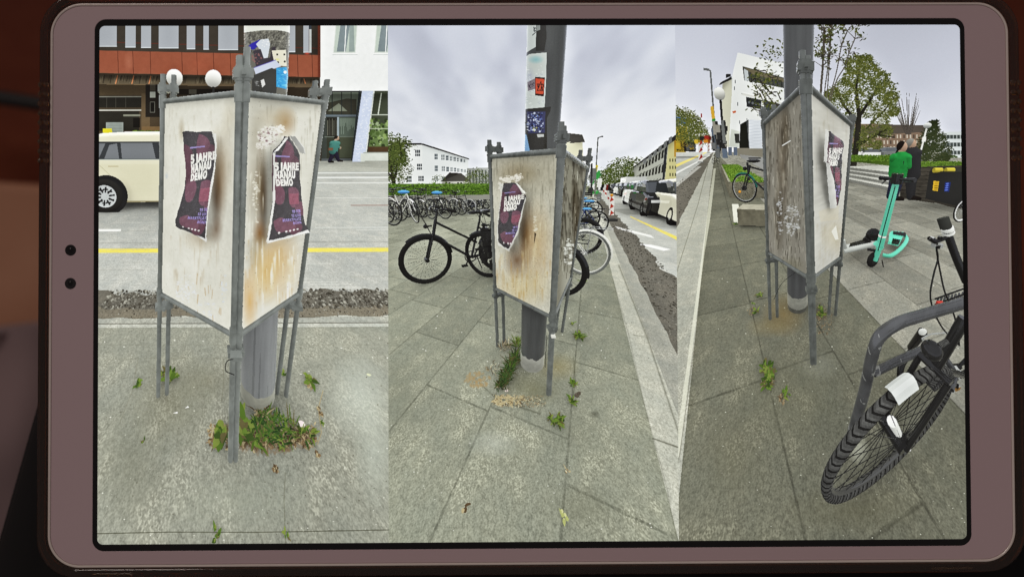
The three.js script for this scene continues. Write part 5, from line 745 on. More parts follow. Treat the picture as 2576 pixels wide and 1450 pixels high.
  const poleM = S.mat((f, col) => { const n = fbm(f.x * 30, f.y * 2.5, 3), s = 0.062 + 0.045 * n; col[0] = s * 0.98; col[1] = s * 1.02; col[2] = s * 1.08; if (f.y > 1.75) stick(f, col); if (f.y < 0.13 + 0.03 * noise(f.x * 26 + f.z * 18, 1)) { const q = 0.26 + 0.12 * fbm(f.x * 30, f.y * 30, 2); col[0] = q; col[1] = q; col[2] = q * 0.94; } }, { gloss: 0.02, rough: 0.4 });
  { const a = S.D(1338, 900, 1.45).setY(0), b = S.D(1379, 60, 1.45); S.tube(a, a.clone().add(b.sub(a).multiplyScalar(1.4)), 0.111, poleM, 0.111, 48); }
  // --- the stand
  const galv = S.mat((f, col) => { GALV(f, col); for (let k = 0; k < 3; k++) col[k] *= 0.62; }, { gloss: 0.04, rough: 0.35 }), clampM = S.mat((f, col) => { GALV(f, col); for (let k = 0; k < 3; k++) col[k] *= 0.55; }, { gloss: 0.03, rough: 0.5 });
  const stL = S.paint(1225, 360, 1430, 825, 3, (g) => {
    soft(g, 1340, 440, 140, 90, '150,142,120', 0.65); soft(g, 1300, 440, 60, 40, '150,126,84', 0.5); soft(g, 1325, 590, 24, 88, '136,94,44', 0.8); soft(g, 1318, 600, 15, 58, '84,54,22', 0.75); soft(g, 1300, 660, 40, 50, '120,76,20', 0.85); soft(g, 1350, 620, 50, 130, '206,166,92', 0.6); soft(g, 1310, 730, 90, 60, '222,196,130', 0.5); drips(g, 1245, 1395, 640, 740, 'rgba(200,160,80,0.4)', 50); drips(g, 1260, 1400, 560, 720, 'rgba(240,238,226,0.4)', 40); drips(g, 1240, 1410, 390, 520, 'rgba(110,104,88,0.3)', 70);
    shred(g, 1284, 455, 26, 9, '#efebe6', 90); shred(g, 1306, 448, 10, 8, '#f4f0ec', 36); shred(g, 1262, 474, 9, 12, '#e8e4de', 34); shred(g, 1347, 572, 5, 22, '#ece8dc', 20); poly(g, [[1345, 590], [1349, 594], [1343, 622]], '#4a3a22');
    for (let i = 0; i < 400; i++) { g.fillStyle = 'rgba(70,66,54,0.35)'; g.beginPath(); g.arc(rr(1240, 1415), rr(385, 780), rr(0.3, 1), 0, 6.3); g.fill(); }
  });
  const stR = S.paint(1390, 370, 1500, 825, 3, (g) => {
    rect(g, 1390, 370, 1500, 825, 'rgba(120,116,104,0.6)'); drips(g, 1400, 1482, 390, 640, 'rgba(40,34,24,0.6)', 120); soft(g, 1452, 560, 14, 110, '60,48,28', 0.8); soft(g, 1446, 500, 10, 60, '70,60,42', 0.7); shred(g, 1432, 640, 13, 36, '#d6d8d6', 70); soft(g, 1430, 720, 26, 70, '190,190,182', 0.7); for (let i = 0; i < 160; i++) line(g, [[rr(1405, 1480), rr(400, 700)], [0, 0]].map((p, k, a) => (k ? [a[0][0] + rr(-1, 1), a[0][1] + rr(4, 26)] : p)), rnd() < 0.6 ? 'rgba(46,40,28,0.5)' : 'rgba(200,200,192,0.4)', rr(0.6, 2));
  });
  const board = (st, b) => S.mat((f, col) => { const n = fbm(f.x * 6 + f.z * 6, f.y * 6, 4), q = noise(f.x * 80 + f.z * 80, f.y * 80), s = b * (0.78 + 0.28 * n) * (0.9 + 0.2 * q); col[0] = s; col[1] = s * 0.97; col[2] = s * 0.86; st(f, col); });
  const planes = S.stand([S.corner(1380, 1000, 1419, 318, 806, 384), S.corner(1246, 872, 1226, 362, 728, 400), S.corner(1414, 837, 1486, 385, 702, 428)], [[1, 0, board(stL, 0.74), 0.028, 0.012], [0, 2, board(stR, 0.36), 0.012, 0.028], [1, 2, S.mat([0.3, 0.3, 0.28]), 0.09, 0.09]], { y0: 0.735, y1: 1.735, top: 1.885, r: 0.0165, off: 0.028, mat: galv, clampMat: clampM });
  const pm = S.posterMat(), paper = S.mat((f, col) => { const n = 0.68 + 0.1 * noise(f.x * 50, f.y * 50); col[0] = col[1] = n; col[2] = n * 0.98; }), [p, n] = planes[0];
  S.sheet([[1273, 465, 0.12, 0.02, 0], [1269, 492, 0.08, 0.02, 0.14], [1262, 520, 0.04, 0.012, 0.3], [1257, 560, 0, 0.01, 0.55], [1256, 590, 0, 0.012, 0.75], [1258, 612, 0, 0.016, 0.92], [1263, 618, 0.06, 0.016, 0.96]], [[1310, 465, 0.62, 0.02, 0], [1323, 486, 0.84, 0.03, 0.14], [1335, 500, 1, 0.03, 0.24], [1326, 536, 0.92, 0.04, 0.46], [1318, 570, 0.86, 0.04, 0.66], [1308, 605, 0.74, 0.04, 0.86], [1288, 630, 0.45, 0.03, 1]], p, n, pm, 0.008);
  S.sheet([[1309, 465, 0, 0.03], [1328, 494, 0, 0.04]], [[1313, 464, 1, 0.04], [1337, 491, 1, 0.04]], p, n, paper, 0.01); S.sheet([[1333, 500, 0, 0.034], [1324, 540, 0, 0.042], [1313, 585, 0, 0.042], [1289, 629, 0, 0.036]], [[1337, 501, 1, 0.044], [1330, 540, 1, 0.052], [1319, 588, 1, 0.05], [1291, 636, 1, 0.044]], p, n, paper, 0.004); S.sheet([[1256, 614, 0, 0.016], [1258, 620, 0, 0.02]], [[1289, 628, 1, 0.03], [1290, 635, 1, 0.034]], p, n, paper); S.sheet([[1271, 466, 0, 0.022], [1261, 520, 0, 0.014], [1255, 560, 0, 0.012], [1255, 614, 0, 0.018]], [[1274, 466, 0, 0.024], [1264, 520, 0, 0.018], [1258, 560, 0, 0.016], [1258, 614, 0, 0.02]], p, n, paper); S.sheet([[1260, 468, 0, 0.01], [1264, 490, 0, 0.012]], [[1273, 465, 0, 0.02], [1270, 488, 0, 0.02]], p, n, paper);
  // --- weeds
  const gr = [S.mat([0.095, 0.17, 0.022], { leaf: 1 }), S.mat([0.15, 0.24, 0.035], { leaf: 1 }), S.mat([0.055, 0.1, 0.018], { leaf: 1 }), S.mat([0.2, 0.26, 0.05], { leaf: 1 }), S.mat([0.14, 0.12, 0.05], { leaf: 1 })], dg = [S.mat([0.04, 0.09, 0.02], { leaf: 1 }), S.mat([0.07, 0.13, 0.03], { leaf: 1 }), S.mat([0.12, 0.1, 0.04], { leaf: 1 }), S.mat([0.03, 0.05, 0.015], { leaf: 1 })], br2 = [S.mat([0.26, 0.18, 0.1]), S.mat([0.34, 0.28, 0.17]), S.mat([0.1, 0.065, 0.035]), S.mat([0.5, 0.44, 0.3])], g0 = (x, y) => S.G(x, y, 0.004);
  for (let i = 0; i < 9; i++) S.tuft(g0(1295 - i * 4.4 + rr(-4, 4), 905 + i * 9), 46, 0.11 - i * 0.006, 0.005, 1.2, 0.035, i < 4 ? [...dg, gr[0]] : dg, 0.6); S.tuft(g0(1298, 875), 40, 0.12, 0.006, 1.4, 0.03, gr, 0.5); S.tuft(g0(1270, 880), 40, 0.08, 0.004, 1, 0.05, br2, 0.5); S.tuft(g0(1240, 932), 30, 0.05, 0.003, 0.4, 0.07, br2, 0.3); S.tuft(g0(1255, 978), 24, 0.05, 0.006, 0.6, 0.03, [...dg, ...br2], 0.4);
  for (const [x, y, c, l] of [[1455, 852, 46, 0.085], [1440, 822, 10, 0.05], [1440, 972, 22, 0.05], [1437, 1016, 22, 0.05], [1404, 1066, 34, 0.06], [1385, 1062, 20, 0.05], [1470, 690, 20, 0.09], [1466, 715, 24, 0.08]]) S.tuft(g0(x, y), c, l, l * 0.16, 0.7, l * 0.4, gr, 0.4);
  S.rocks(() => g0(1452 + rr(-6, 6), 1000 + rr(-5, 5)), 10, 0.008, 0.02, [S.mat([0.12, 0.1, 0.08])]); S.tuft(g0(1414, 1300), 8, 0.04, 0.007, 0.3, 0.012, [S.mat([0.4, 0.4, 0.2]), S.mat([0.3, 0.32, 0.12])]); S.tuft(g0(1425, 1190), 5, 0.03, 0.004, 0.3, 0.01, br2); S.tuft(g0(1166, 1277), 4, 0.04, 0.008, 0.2, 0.01, [br2[2], br2[1]]); for (let i = 0; i < 300; i++) { const a = rr(0, 6.3); S.blade(g0(1240 + 130 * rnd(), 1000 + 28 * rnd() + 0), V(Math.cos(a), 0.1, Math.sin(a)), rr(0.006, 0.02), rr(0.001, 0.003), 0.1, br2[i % 4]); }
  { const q = S.D(1391, 852, 1.12); S.box(q.x, q.y, q.z, 0.03, 0.012, 0.03, S.mat([0.6, 0.6, 0.58])); S.path([S.D(1375, 850, 1.2), S.D(1372, 890, 1.2), S.D(1370, 930, 1.22)], 0.002, blk, 5); }
  return S;
}
// ----- right snapshot: the stand from its corner, a square with steps on the right, the road on the left, a bicycle at a rack close by
function rightSnapshot() {
  seedState = 303;
  const S = new Snapshot({ x0: 1705, x1: 2432, y0: 65, y1: 1366, cx: 1974, cy: 562, f: 500, pitch: 19.5, h: 1.6, sky: (x, y, z, o) => {
    const k = 1 / (0.15 + Math.max(0, y)), m = sst(0.3, 0.8, fbm(x * k * 0.6 + 9, z * k * 0.5, 3)), hz = sst(0.5, 0.0, y), lf = sst(0.3, -0.6, x); const r = 0.44 + 0.12 * m + 0.14 * hz + 0.2 * lf * (0.5 + 0.5 * hz); o[0] = r * 0.98; o[1] = r * 1.01; o[2] = r * 1.26; } });
  const th = Math.atan2(-0.342, 1.061), ct = Math.cos(th), sn = Math.sin(th), acr = (p) => p.x * ct + p.z * sn, A = (x, y) => acr(S.G(x, y)), aK = A(1774, 644), aK2 = A(1752, 600), aG1 = A(1707, 573), aG0 = A(1716, 460);
  const walk = pave([0.138, 0.137, 0.11], { ct, sn, slab: 0.58, oa: 0.19, ol: 0.35, L: 0.8, tone: 0.1 }), sq = pave([0.225, 0.22, 0.198], { ct, sn, slab: 0.58, oa: 0.19, ol: 0.35, L: 0.8, tone: 0.15 }), kerbC = pave([0.33, 0.33, 0.3]), road = pave([0.36, 0.365, 0.365]), dirt = pave([0.13, 0.12, 0.105]), at = (a, l, y = 0) => V(a * ct + l * sn, y, a * sn - l * ct);
  const zB = (p) => [1693.1 + p[0] * 0.5063, 643.75 + p[1] * 0.5063];
  const marks = S.paint(1700, 380, 2440, 1370, 1.8, (g) => {
    const J = (pts, a = 0.7, w = 1.8) => { line(g, pts.map(zB), `rgba(64,62,50,${a * 0.3})`, w * 2.6); line(g, pts.map(zB), `rgba(50,48,38,${a * 0.6})`, w); };
    poly(g, [[2120, 545], [2200, 590], [2432, 690], [2432, 660], [2230, 575], [2125, 520]], 'rgba(70,70,68,0.3)'); poly(g, [[2130, 470], [2300, 520], [2432, 560], [2432, 520], [2300, 500], [2150, 462]], 'rgba(90,90,86,0.25)');
    soft(g, 1975, 800, 60, 60, '140,118,70', 0.55); soft(g, 1935, 830, 60, 30, '130,116,80', 0.4); soft(g, 1980, 1000, 160, 140, '92,92,78', 0.45); soft(g, 1840, 1150, 100, 140, '90,88,74', 0.4); soft(g, 2060, 930, 60, 40, '150,152,146', 0.3); soft(g, 2160, 1140, 30, 40, '196,198,186', 0.5); soft(g, 2150, 1290, 200, 70, '96,92,72', 0.35); soft(g, 2240, 1000, 120, 90, '90,88,76', 0.3);
    for (let i = 0; i < 320; i++) { g.fillStyle = rnd() < 0.55 ? 'rgba(50,46,36,0.5)' : 'rgba(226,228,216,0.5)'; g.beginPath(); g.ellipse(rr(1790, 2430), rr(700, 1364), rr(0.6, 1.8), rr(0.5, 1.3), 0, 0, 6.3); g.fill(); }
    line(g, [[1807, 389], [1792, 471], [1774, 644], [1750, 860], [1716, 1100], [1700, 1200]], 'rgba(96,94,80,0.6)', 1.6); poly(g, [[1800, 430], [1806, 430], [1790, 560], [1776, 640], [1706, 1160], [1700, 1120]], 'rgba(214,216,200,0.4)'); line(g, [[1786, 420], [1760, 520], [1705, 690]], 'rgba(90,86,72,0.6)', 1.6);
    poly(g, [[1702, 420], [1790, 384], [1795, 384], [1702, 428]], 'rgba(226,198,80,0.75)'); poly(g, [[1702, 470], [1760, 424], [1770, 424], [1702, 480]], 'rgba(235,236,234,0.3)'); poly(g, [[1702, 440], [1790, 396], [1792, 397], [1702, 446]], 'rgba(240,240,240,0.5)');
    poly(g, [[1846, 520], [1862, 520], [1876, 570], [1850, 566]], 'rgba(226,226,216,0.6)');
  });
  const ground = S.mat((f, col) => {
    const a = f.x * ct + f.z * sn, w = 0.05 * (fbm(f.x * 3, f.z * 3, 2) - 0.5);
    if (a > aK) { if (a > 1.35) sq(f, col); else walk(f, col); } else if (a > aG1 + w) kerbC(f, col); else if (a > aG0 + w * 3) dirt(f, col); else road(f, col);
    marks(f, col);
  });
  S.quad(V(-150, 0, 4), V(150, 0, 4), V(150, 0, -260), V(-150, 0, -260), ground);
  const rk = [S.mat([0.1, 0.092, 0.08]), S.mat([0.19, 0.18, 0.16]), S.mat([0.06, 0.055, 0.045])];
  S.rocks(() => at(aG0 + (aG1 - aG0) * rr(0, 1), 2 + 12 * rnd() ** 1.4), 1500, 0.006, 0.03, rk);
  const q4 = (d0, d1, pts, m) => { const [a, b, c, d] = pts; S.quad(S.D(a[0], a[1], d0), S.D(b[0], b[1], d1), S.D(c[0], c[1], d1), S.D(d[0], d[1], d0), m); };
  const dk = S.mat([0.04, 0.04, 0.042]), grey = S.mat([0.2, 0.21, 0.22]), wM = S.mat([0.8, 0.8, 0.8]);
  // --- buildings
  const fac = S.paint(1700, 110, 2440, 440, 4, (g) => {
    rect(g, 1700, 110, 2440, 440, '#dfe2e6');
    poly(g, [[1876, 170], [1990, 202], [1990, 228], [1880, 206]], '#4a4c4a'); poly(g, [[1878, 172], [1990, 205], [1990, 213], [1900, 190]], '#6e6653'); for (let i = 0; i < 9; i++) line(g, [[1886 + i * 11, 182 + i * 3], [1888 + i * 11, 208 + i * 2]], '#20221f', 1.4); poly(g, [[1880, 176], [1890, 182], [1892, 208], [1881, 206]], '#b6bcc4');
    poly(g, [[1884, 248], [1924, 256], [1922, 280], [1886, 273]], '#33363a'); for (let i = 0; i < 4; i++) { g.fillStyle = '#6a6f76'; g.beginPath(); g.arc(1892 + i * 9, 262 + i * 2, 3.2, 0, 6.3); g.fill(); } line(g, [[1874, 240], [1990, 268]], '#5b5f58', 2.4); line(g, [[1874, 236], [1990, 264]], '#f2f4f6', 2);
    poly(g, [[1930, 258], [1990, 268], [1990, 290], [1930, 284]], '#4a4f55'); poly(g, [[1891, 306], [1930, 308], [1930, 380], [1891, 378]], '#d7dcea'); for (let y = 308; y < 378; y += 4) line(g, [[1891, y], [1930, y + 1]], '#b9bfd0', 0.8); poly(g, [[1869, 318], [1890, 306], [1890, 378], [1866, 378]], '#22251f'); line(g, [[1886, 304], [1891, 378]], '#5d6168', 2); poly(g, [[1846, 330], [1866, 336], [1866, 376], [1840, 374]], '#c6cbc6'); poly(g, [[1854, 342], [1866, 342], [1866, 366], [1856, 366]], '#3a3c3a');
    for (const [x, y] of [[1856, 205], [1854, 222], [1862, 262], [1866, 308]]) rect(g, x, y, x + 2.4, y + 9, '#6d7278'); poly(g, [[1849, 285], [1858, 283], [1858, 288], [1851, 290]], '#d2693a');
    // brick block and white block across the square
    rect(g, 2140, 300, 2345, 395, '#7d685a'); poly(g, [[2150, 340], [2240, 318], [2345, 322], [2345, 338], [2150, 350]], '#574f4a'); for (let r = 0; r < 3; r++) for (let i = 0; i < 22; i++) { rect(g, 2158 + i * 8.4, 345 + r * 15, 2161.5 + i * 8.4, 354 + r * 15, (i + r) % 3 ? '#b3a99e' : '#4b423c'); }
    rect(g, 2376, 330, 2440, 425, '#c4cad0'); for (let i = 0; i < 4; i++) { rect(g, 2380, 346 + i * 20, 2440, 356 + i * 20, '#4a5152'); for (let x = 2384; x < 2438; x += 9) rect(g, x, 346 + i * 20, x + 1.6, 356 + i * 20, '#aab0b4'); }
    for (let i = 0; i < 60; i++) { g.fillStyle = '#4a5c34'; g.beginPath(); g.arc(rr(2378, 2436), rr(400, 420), rr(1.5, 4), 0, 6.3); g.fill(); }
  });
  const fw = S.mat((f, col) => { fac(f, col); for (let k = 0; k < 3; k++) col[k] *= 1.3; });
  q4(17, 12, [[1862, 382], [2010, 400], [2000, 168], [1864, 135]], fw); q4(26, 17, [[1840, 376], [1868, 382], [1864, 135], [1848, 200]], fw); q4(11.9, 11.9, [[1990, 400], [2030, 400], [2030, 170], [1990, 166]], fw); q4(15.4, 11.4, [[1874, 243], [1992, 272], [1992, 266], [1874, 238]], wM);
  q4(34, 24, [[1822, 372], [1850, 378], [1848, 198], [1824, 216]], S.mat([0.72, 0.71, 0.6])); q4(33.5, 23.5, [[1815, 219], [1849, 203], [1848, 196], [1820, 211]], dk); q4(23, 23, [[1833, 200], [1846, 196], [1846, 190], [1834, 190]], dk);
  q4(60, 60, [[2140, 398], [2350, 398], [2350, 322], [2140, 316]], fw); q4(45, 45, [[2376, 425], [2440, 425], [2440, 337], [2376, 340]], fw);
  // --- left side of the street
  const lf = [S.mat([0.17, 0.2, 0.04], { leaf: 1 }), S.mat([0.24, 0.26, 0.06], { leaf: 1 }), S.mat([0.1, 0.13, 0.025], { leaf: 1 })], dlf = [S.mat([0.05, 0.075, 0.025], { leaf: 1 }), S.mat([0.08, 0.1, 0.035], { leaf: 1 })], bark = S.mat([0.07, 0.06, 0.05]), gl = [S.mat([0.15, 0.3, 0.02], { leaf: 1 }), S.mat([0.24, 0.4, 0.05], { leaf: 1 }), S.mat([0.1, 0.2, 0.02], { leaf: 1 })];
  for (const [x, y, d, r, n] of [[1712, 318, 50, 4, 500], [1728, 325, 52, 4.6, 600], [1748, 335, 55, 4, 500], [1764, 345, 58, 3, 300], [1776, 352, 60, 2.4, 200], [1735, 310, 54, 3.4, 300]]) S.bush(S.D(x, y, d), r, r * 0.85, r, n * 2.4, r * 0.1, lf);
  const yel = S.mat([0.75, 0.5, 0.03]), blue = S.mat([0.06, 0.18, 0.6]), org = S.mat([0.8, 0.3, 0.02]), redM = S.mat([0.5, 0.04, 0.03]), grn = S.mat([0.05, 0.4, 0.08]);
  { const p = S.D(1708, 352, 60); S.box(p.x, p.y, p.z, 4, 6, 6, yel); S.box(p.x + 1, p.y + 4.4, p.z, 4, 1.4, 3, blue); for (let i = 0; i < 40; i++) { const q = S.D(rr(1703, 1748), rr(362, 384), 58); S.box(q.x, q.y, q.z, rr(0.6, 2.4), rr(0.5, 1.6), 0.8, [dk, dk, yel, grey][i % 4]); } }
  for (const [x, y, w, m] of [[1760, 362, 8, yel], [1784, 360, 10, org], [1776, 354, 12, dk], [1786, 352, 10, redM], [1768, 372, 4, wM]]) { const p = S.D(x, y, 30); S.box(p.x, p.y, p.z, w * 30 / 500, 0.5, 1, m); }
  for (const [x, y, d, s] of [[1768, 412, 8, 1], [1788, 388, 16, 0.5], [1797, 380, 24, 0.4]]) { const h = 48 * s; q4(d, d, [[x - 6 * s, y], [x + 5 * s, y], [x + 4 * s, y - h], [x - 6 * s, y - h]], wM); for (const k of [0.12, 0.5, 0.86]) S.tri(S.D(x - 5 * s, y - h * k + 2, d - 0.05), S.D(x + 5 * s, y - h * k - 5 * s, d - 0.05), S.D(x + 1, y - h * k - 14 * s, d - 0.05), redM); q4(d, d, [[x - 9 * s, y + 3 * s], [x + 8 * s, y + 3 * s], [x + 7 * s, y], [x - 8 * s, y]], grey); }
  S.tube(S.D(1808, 380, 20), S.D(1794, 181, 20), 0.07, grey); S.tube(S.D(1794, 181, 20), S.D(1785, 178, 20), 0.05, grey); q4(20, 20, [[1777, 180], [1792, 182], [1791, 176], [1777, 174]], grey); S.ball(S.D(1817, 240, 14), 0.34, wM, 1, 1, 1, 20); S.tube(S.D(1827, 378, 14), S.D(1819, 250, 14), 0.07, dk); q4(17, 17, [[1797, 305], [1805, 302], [1801, 271], [1793, 273]], S.mat([0.85, 0.5, 0.05])); q4(17, 17, [[1797, 310], [1806, 308], [1805, 300], [1797, 303]], grn); q4(18, 18, [[1769, 301], [1772, 301], [1772, 290], [1769, 290]], redM);
  const greyB = S.mat([0.14, 0.18, 0.26]), paleG = S.mat([0.35, 0.33, 0.3]);
  for (let i = 0; i < 90; i++) { const p = S.D(rr(1798, 1832), rr(325, 392), rr(10, 26)); S.box(p.x, p.y, p.z, rr(0.08, 0.3), rr(0.2, 1.0), 0.1, [grey, dk, dk, greyB, paleG][i % 5]); } S.ball(S.D(1805, 337, 17), 0.16, blue); S.ball(S.D(1808, 344, 17), 0.1, org); for (const x of [1838, 1852]) q4(12, 12, [[x, 396], [x + 9, 396], [x + 9, 376], [x, 376]], S.mat([0.16, 0.2, 0.3]));
  // --- raised planter, bicycle behind the block
  const conc = S.mat((f, col) => { const n = fbm(f.x * 9 + f.z * 5, f.y * 9, 4), s = 0.1 + 0.13 * n; col[0] = s * 1.08; col[1] = s; col[2] = s * 0.76; }), rimC = S.mat((f, col) => { const n = fbm(f.x * 7, f.z * 7, 3), s = 0.2 + 0.16 * n; col[0] = s * 1.04; col[1] = s * 0.99; col[2] = s * 0.82; }), soil = S.mat([0.08, 0.14, 0.02]);
  { const a = S.G(1841, 504), b = S.G(1935, 506), h = 0.55, c = V(a.x + (-9) * -sn * 1, 0, a.z - 9 * ct), up = (p, y) => V(p.x, y, p.z), d = V(b.x + 9 * sn, 0, b.z - 9 * ct); c.set(a.x + 9 * sn, 0, a.z - 9 * ct); S.quad(a, b, up(b, h), up(a, h), conc); S.quad(c, a, up(a, h), up(c, h), conc); S.quad(up(a, h), up(b, h), up(d, h), up(c, h), soil); const ww = V(0.18, 0, 0); S.quad(up(a, h + 0.01), up(a.clone().add(ww), h + 0.01), up(c.clone().add(ww), h + 0.01), up(c, h + 0.01), rimC); S.quad(up(a, h + 0.012), up(b, h + 0.012), up(b.clone().add(V(0, 0, -0.16)), h + 0.012), up(a.clone().add(V(0, 0, -0.16)), h + 0.012), rimC);
    for (let i = 0; i < 6000; i++) { const u = rr(0.07, 1), v = rnd(), p = V(a.x + (b.x - a.x) * u + (c.x - a.x) * v, h, a.z + (b.z - a.z) * u + (c.z - a.z) * v), e = rr(0, 6.3); S.blade(p, V(Math.cos(e) * 0.5, 1, Math.sin(e) * 0.5), rr(0.06, 0.16), rr(0.01, 0.03), 0.3, gl[(rnd() * 3) | 0]); } }
  q4(7.4, 7.4, [[1862, 398], [1935, 402], [1935, 380], [1860, 378]], S.mat([0.26, 0.24, 0.2])); q4(6.6, 6.2, [[1870, 402], [1940, 440], [1940, 404], [1866, 394]], S.mat([0.36, 0.36, 0.37]));
  { const a = S.G(1862, 579), b = S.G(1934, 582), h = 0.42, up = (p, y) => V(p.x, y, p.z), back = V(0.05, 0, -0.42), c = a.clone().add(back), d = b.clone().add(back); const y0 = 0.05; S.quad(up(a, y0), up(b, y0), up(b, h), up(a, h), conc); S.quad(up(c, y0), up(a, y0), up(a, h), up(c, h), conc); S.quad(up(a, h), up(b, h), up(d, h), up(c, h), rimC); S.box((a.x + b.x) / 2 + 0.05, 0.03, (a.z + c.z) / 2, b.x - a.x - 0.15, 0.05, 0.3, dk); }
  const blk = S.mat([0.014, 0.014, 0.015], { gloss: 0.03, rough: 0.1 }), tyre = S.mat([0.02, 0.02, 0.02]), steel = S.mat([0.32, 0.33, 0.34], { gloss: 0.1, rough: 0.2 }), white = S.mat([0.72, 0.73, 0.74], { gloss: 0.04, rough: 0.2 }), tealB = S.mat([0.02, 0.16, 0.14]);
  const byFront = (front, ang, sc, lean = 0) => new THREE.Matrix4().makeTranslation(front.x, front.y, front.z).multiply(new THREE.Matrix4().makeRotationY(ang)).multiply(new THREE.Matrix4().makeRotationX(lean)).multiply(new THREE.Matrix4().makeScale(sc, sc, sc)).multiply(new THREE.Matrix4().makeTranslation(-0.62, 0, 0));
  { const f0 = S.D(1879, 512, 3.35); f0.y = Math.max(0, f0.y - 0.03); S.bike(byFront(f0, 2.75, 0.72, 0.04), { frame: blk, tyre, rim: steel, metal: blk, seat: blk, fender: tealB, spokes: 26, detail: 1, bar: false }); S.ball(S.D(1866, 489, 3.2), 0.022, org); S.ball(S.D(1902, 411, 3.3), 0.07, blk, 1.6, 0.4, 0.8); S.box(S.D(1905, 404, 3.35).x, S.D(1905, 404, 3.35).y, -3.35, 0.2, 0.02, 0.06, blk); S.tube(S.D(1890, 460, 3.35), S.D(1886, 415, 3.35), 0.018, blk); }
  S.bike(byFront(S.G(1812, 418), 1.4, 1.1), { frame: blk, tyre, rim: steel, metal: blk, detail: 0.4, spokes: 12 });
  // --- square: steps, wall, boxes, people, trees
  const stepT = S.mat((f, col) => { const s = 0.4 + 0.1 * noise(f.x * 8, f.z * 8); col[0] = s; col[1] = s; col[2] = s * 0.96; }), stepR = stepT;
  { const P0 = S.G(2090, 452), P1 = S.G(2286, 496), d = P1.clone().sub(P0), L = d.length(), ry = Math.atan2(-d.z, d.x), nb = V(d.z, 0, -d.x).normalize(); if (nb.z > 0) nb.negate();
    for (let i = 0; i < 4; i++) { const c = P0.clone().add(P1).multiplyScalar(0.5).addScaledVector(nb, i * 0.42 + 1.5); S.box(c.x, i * 0.15 + 0.05, c.z, L, 0.14, 3, stepT, ry); const t = P0.clone().add(P1).multiplyScalar(0.5).addScaledVector(nb, i * 0.42 + 1.4); S.box(t.x, i * 0.15 + 0.135, t.z, L + 0.02, 0.045, 3, stepT, ry); } }
  const wallS = S.mat((f, col) => { const r = Math.floor(f.y * 9), n = fbm(f.x * 5 + r * 3.7, f.y * 12, 3), s = (0.04 + 0.075 * n) * (f.y * 9 - r < 0.14 ? 0.45 : 1); col[0] = s * 1.15; col[1] = s; col[2] = s * 0.82; }); q4(6.1, 5.8, [[2274, 506], [2362, 520], [2362, 426], [2274, 430]], wallS); q4(6.1, 5.4, [[2356, 516], [2440, 540], [2440, 424], [2356, 426]], wallS);
  const binM = S.mat([0.03, 0.03, 0.032]); q4(5.3, 4.9, [[2338, 508], [2432, 530], [2440, 440], [2350, 438]], binM); q4(5.35, 5.3, [[2350, 440], [2440, 442], [2440, 428], [2356, 428]], S.mat([0.05, 0.05, 0.04])); for (const x of [2361, 2391]) { S.tube(S.D(x, 436, 5.2), S.D(x + 20, 436, 5.2), 0.06, S.mat([0.5, 0.4, 0.03])); }
  const lab = S.paint(2350, 455, 2410, 495, 6, (g) => { poly(g, [[2360, 463], [2374, 464], [2370, 489], [2357, 487]], '#f0b91e'); g.fillStyle = '#7a5a10'; for (let i = 0; i < 5; i++) g.fillRect(2361 + (4 - i) * 0.4, 466 + i * 4.4, 9, 1.6); poly(g, [[2389, 466], [2404, 466], [2399, 491], [2386, 490]], '#23357e'); g.fillStyle = '#5d76e8'; for (let i = 0; i < 4; i++) { g.beginPath(); g.ellipse(2395 - i * 0.9, 470 + i * 5.4, 4.4, 1.9, -0.2, 0, 6.3); g.fill(); } }), bin2 = S.mat((f, col) => { col[0] = col[1] = col[2] = 0.03; lab(f, col); }); q4(5.28, 4.88, [[2338, 508], [2432, 530], [2440, 440], [2350, 438]], bin2);
  const gm = S.mat([0.16, 0.28, 0.03]); q4(12, 12, [[2140, 412], [2265, 426], [2265, 404], [2140, 400]], gm); for (let i = 0; i < 1500; i++) { const e = rr(0, 6.3), rt = i > 700, p = rt ? S.D(rr(2305, 2440), rr(418, 430), 6.6) : S.D(rr(2140, 2265), rr(400, 414), 11.8); S.blade(p, V(Math.cos(e) * 0.6, 0.8, Math.sin(e) * 0.6), rt ? 0.14 : 0.2, rt ? 0.03 : 0.05, 0.3, gl[i % 3]); }
  const carW = S.mat([0.75, 0.76, 0.78], { gloss: 0.05 }), glass = S.mat([0.06, 0.07, 0.08], { gloss: 0.1 }); for (const [x, y, c] of [[2205, 404, carW], [2165, 402, carW], [2255, 402, grey], [2300, 402, carW]]) S.car(new THREE.Matrix4().makeTranslation(S.D(x, y, 30).x, S.D(x, y, 30).y - 0.2, -30).multiply(new THREE.Matrix4().makeRotationY(0.2)), { body: c, glass, tyre, rim: grey, lamp: wM });
  // trees
  { const p = S.D(2152, 440, 16); p.y = 0; const top = S.D(2175, 150, 16).y; const lim = S.mat([0.05, 0.045, 0.035]); const tt = [[2152, 440, 2165, 370, 0.3], [2165, 370, 2172, 300, 0.24], [2165, 372, 2215, 345, 0.16], [2215, 345, 2245, 330, 0.1], [2172, 300, 2165, 230, 0.14], [2172, 300, 2205, 250, 0.13], [2205, 250, 2230, 205, 0.08], [2165, 230, 2175, 170, 0.08], [2170, 320, 2130, 265, 0.12], [2130, 265, 2110, 220, 0.07], [2190, 330, 2240, 280, 0.08], [2240, 280, 2262, 250, 0.05], [2215, 345, 2262, 352, 0.06]]; for (const [a, b, c, d, r] of tt) S.tube(S.D(a, b, 16), S.D(c, d, 16), r, lim, r * 0.7, 7);
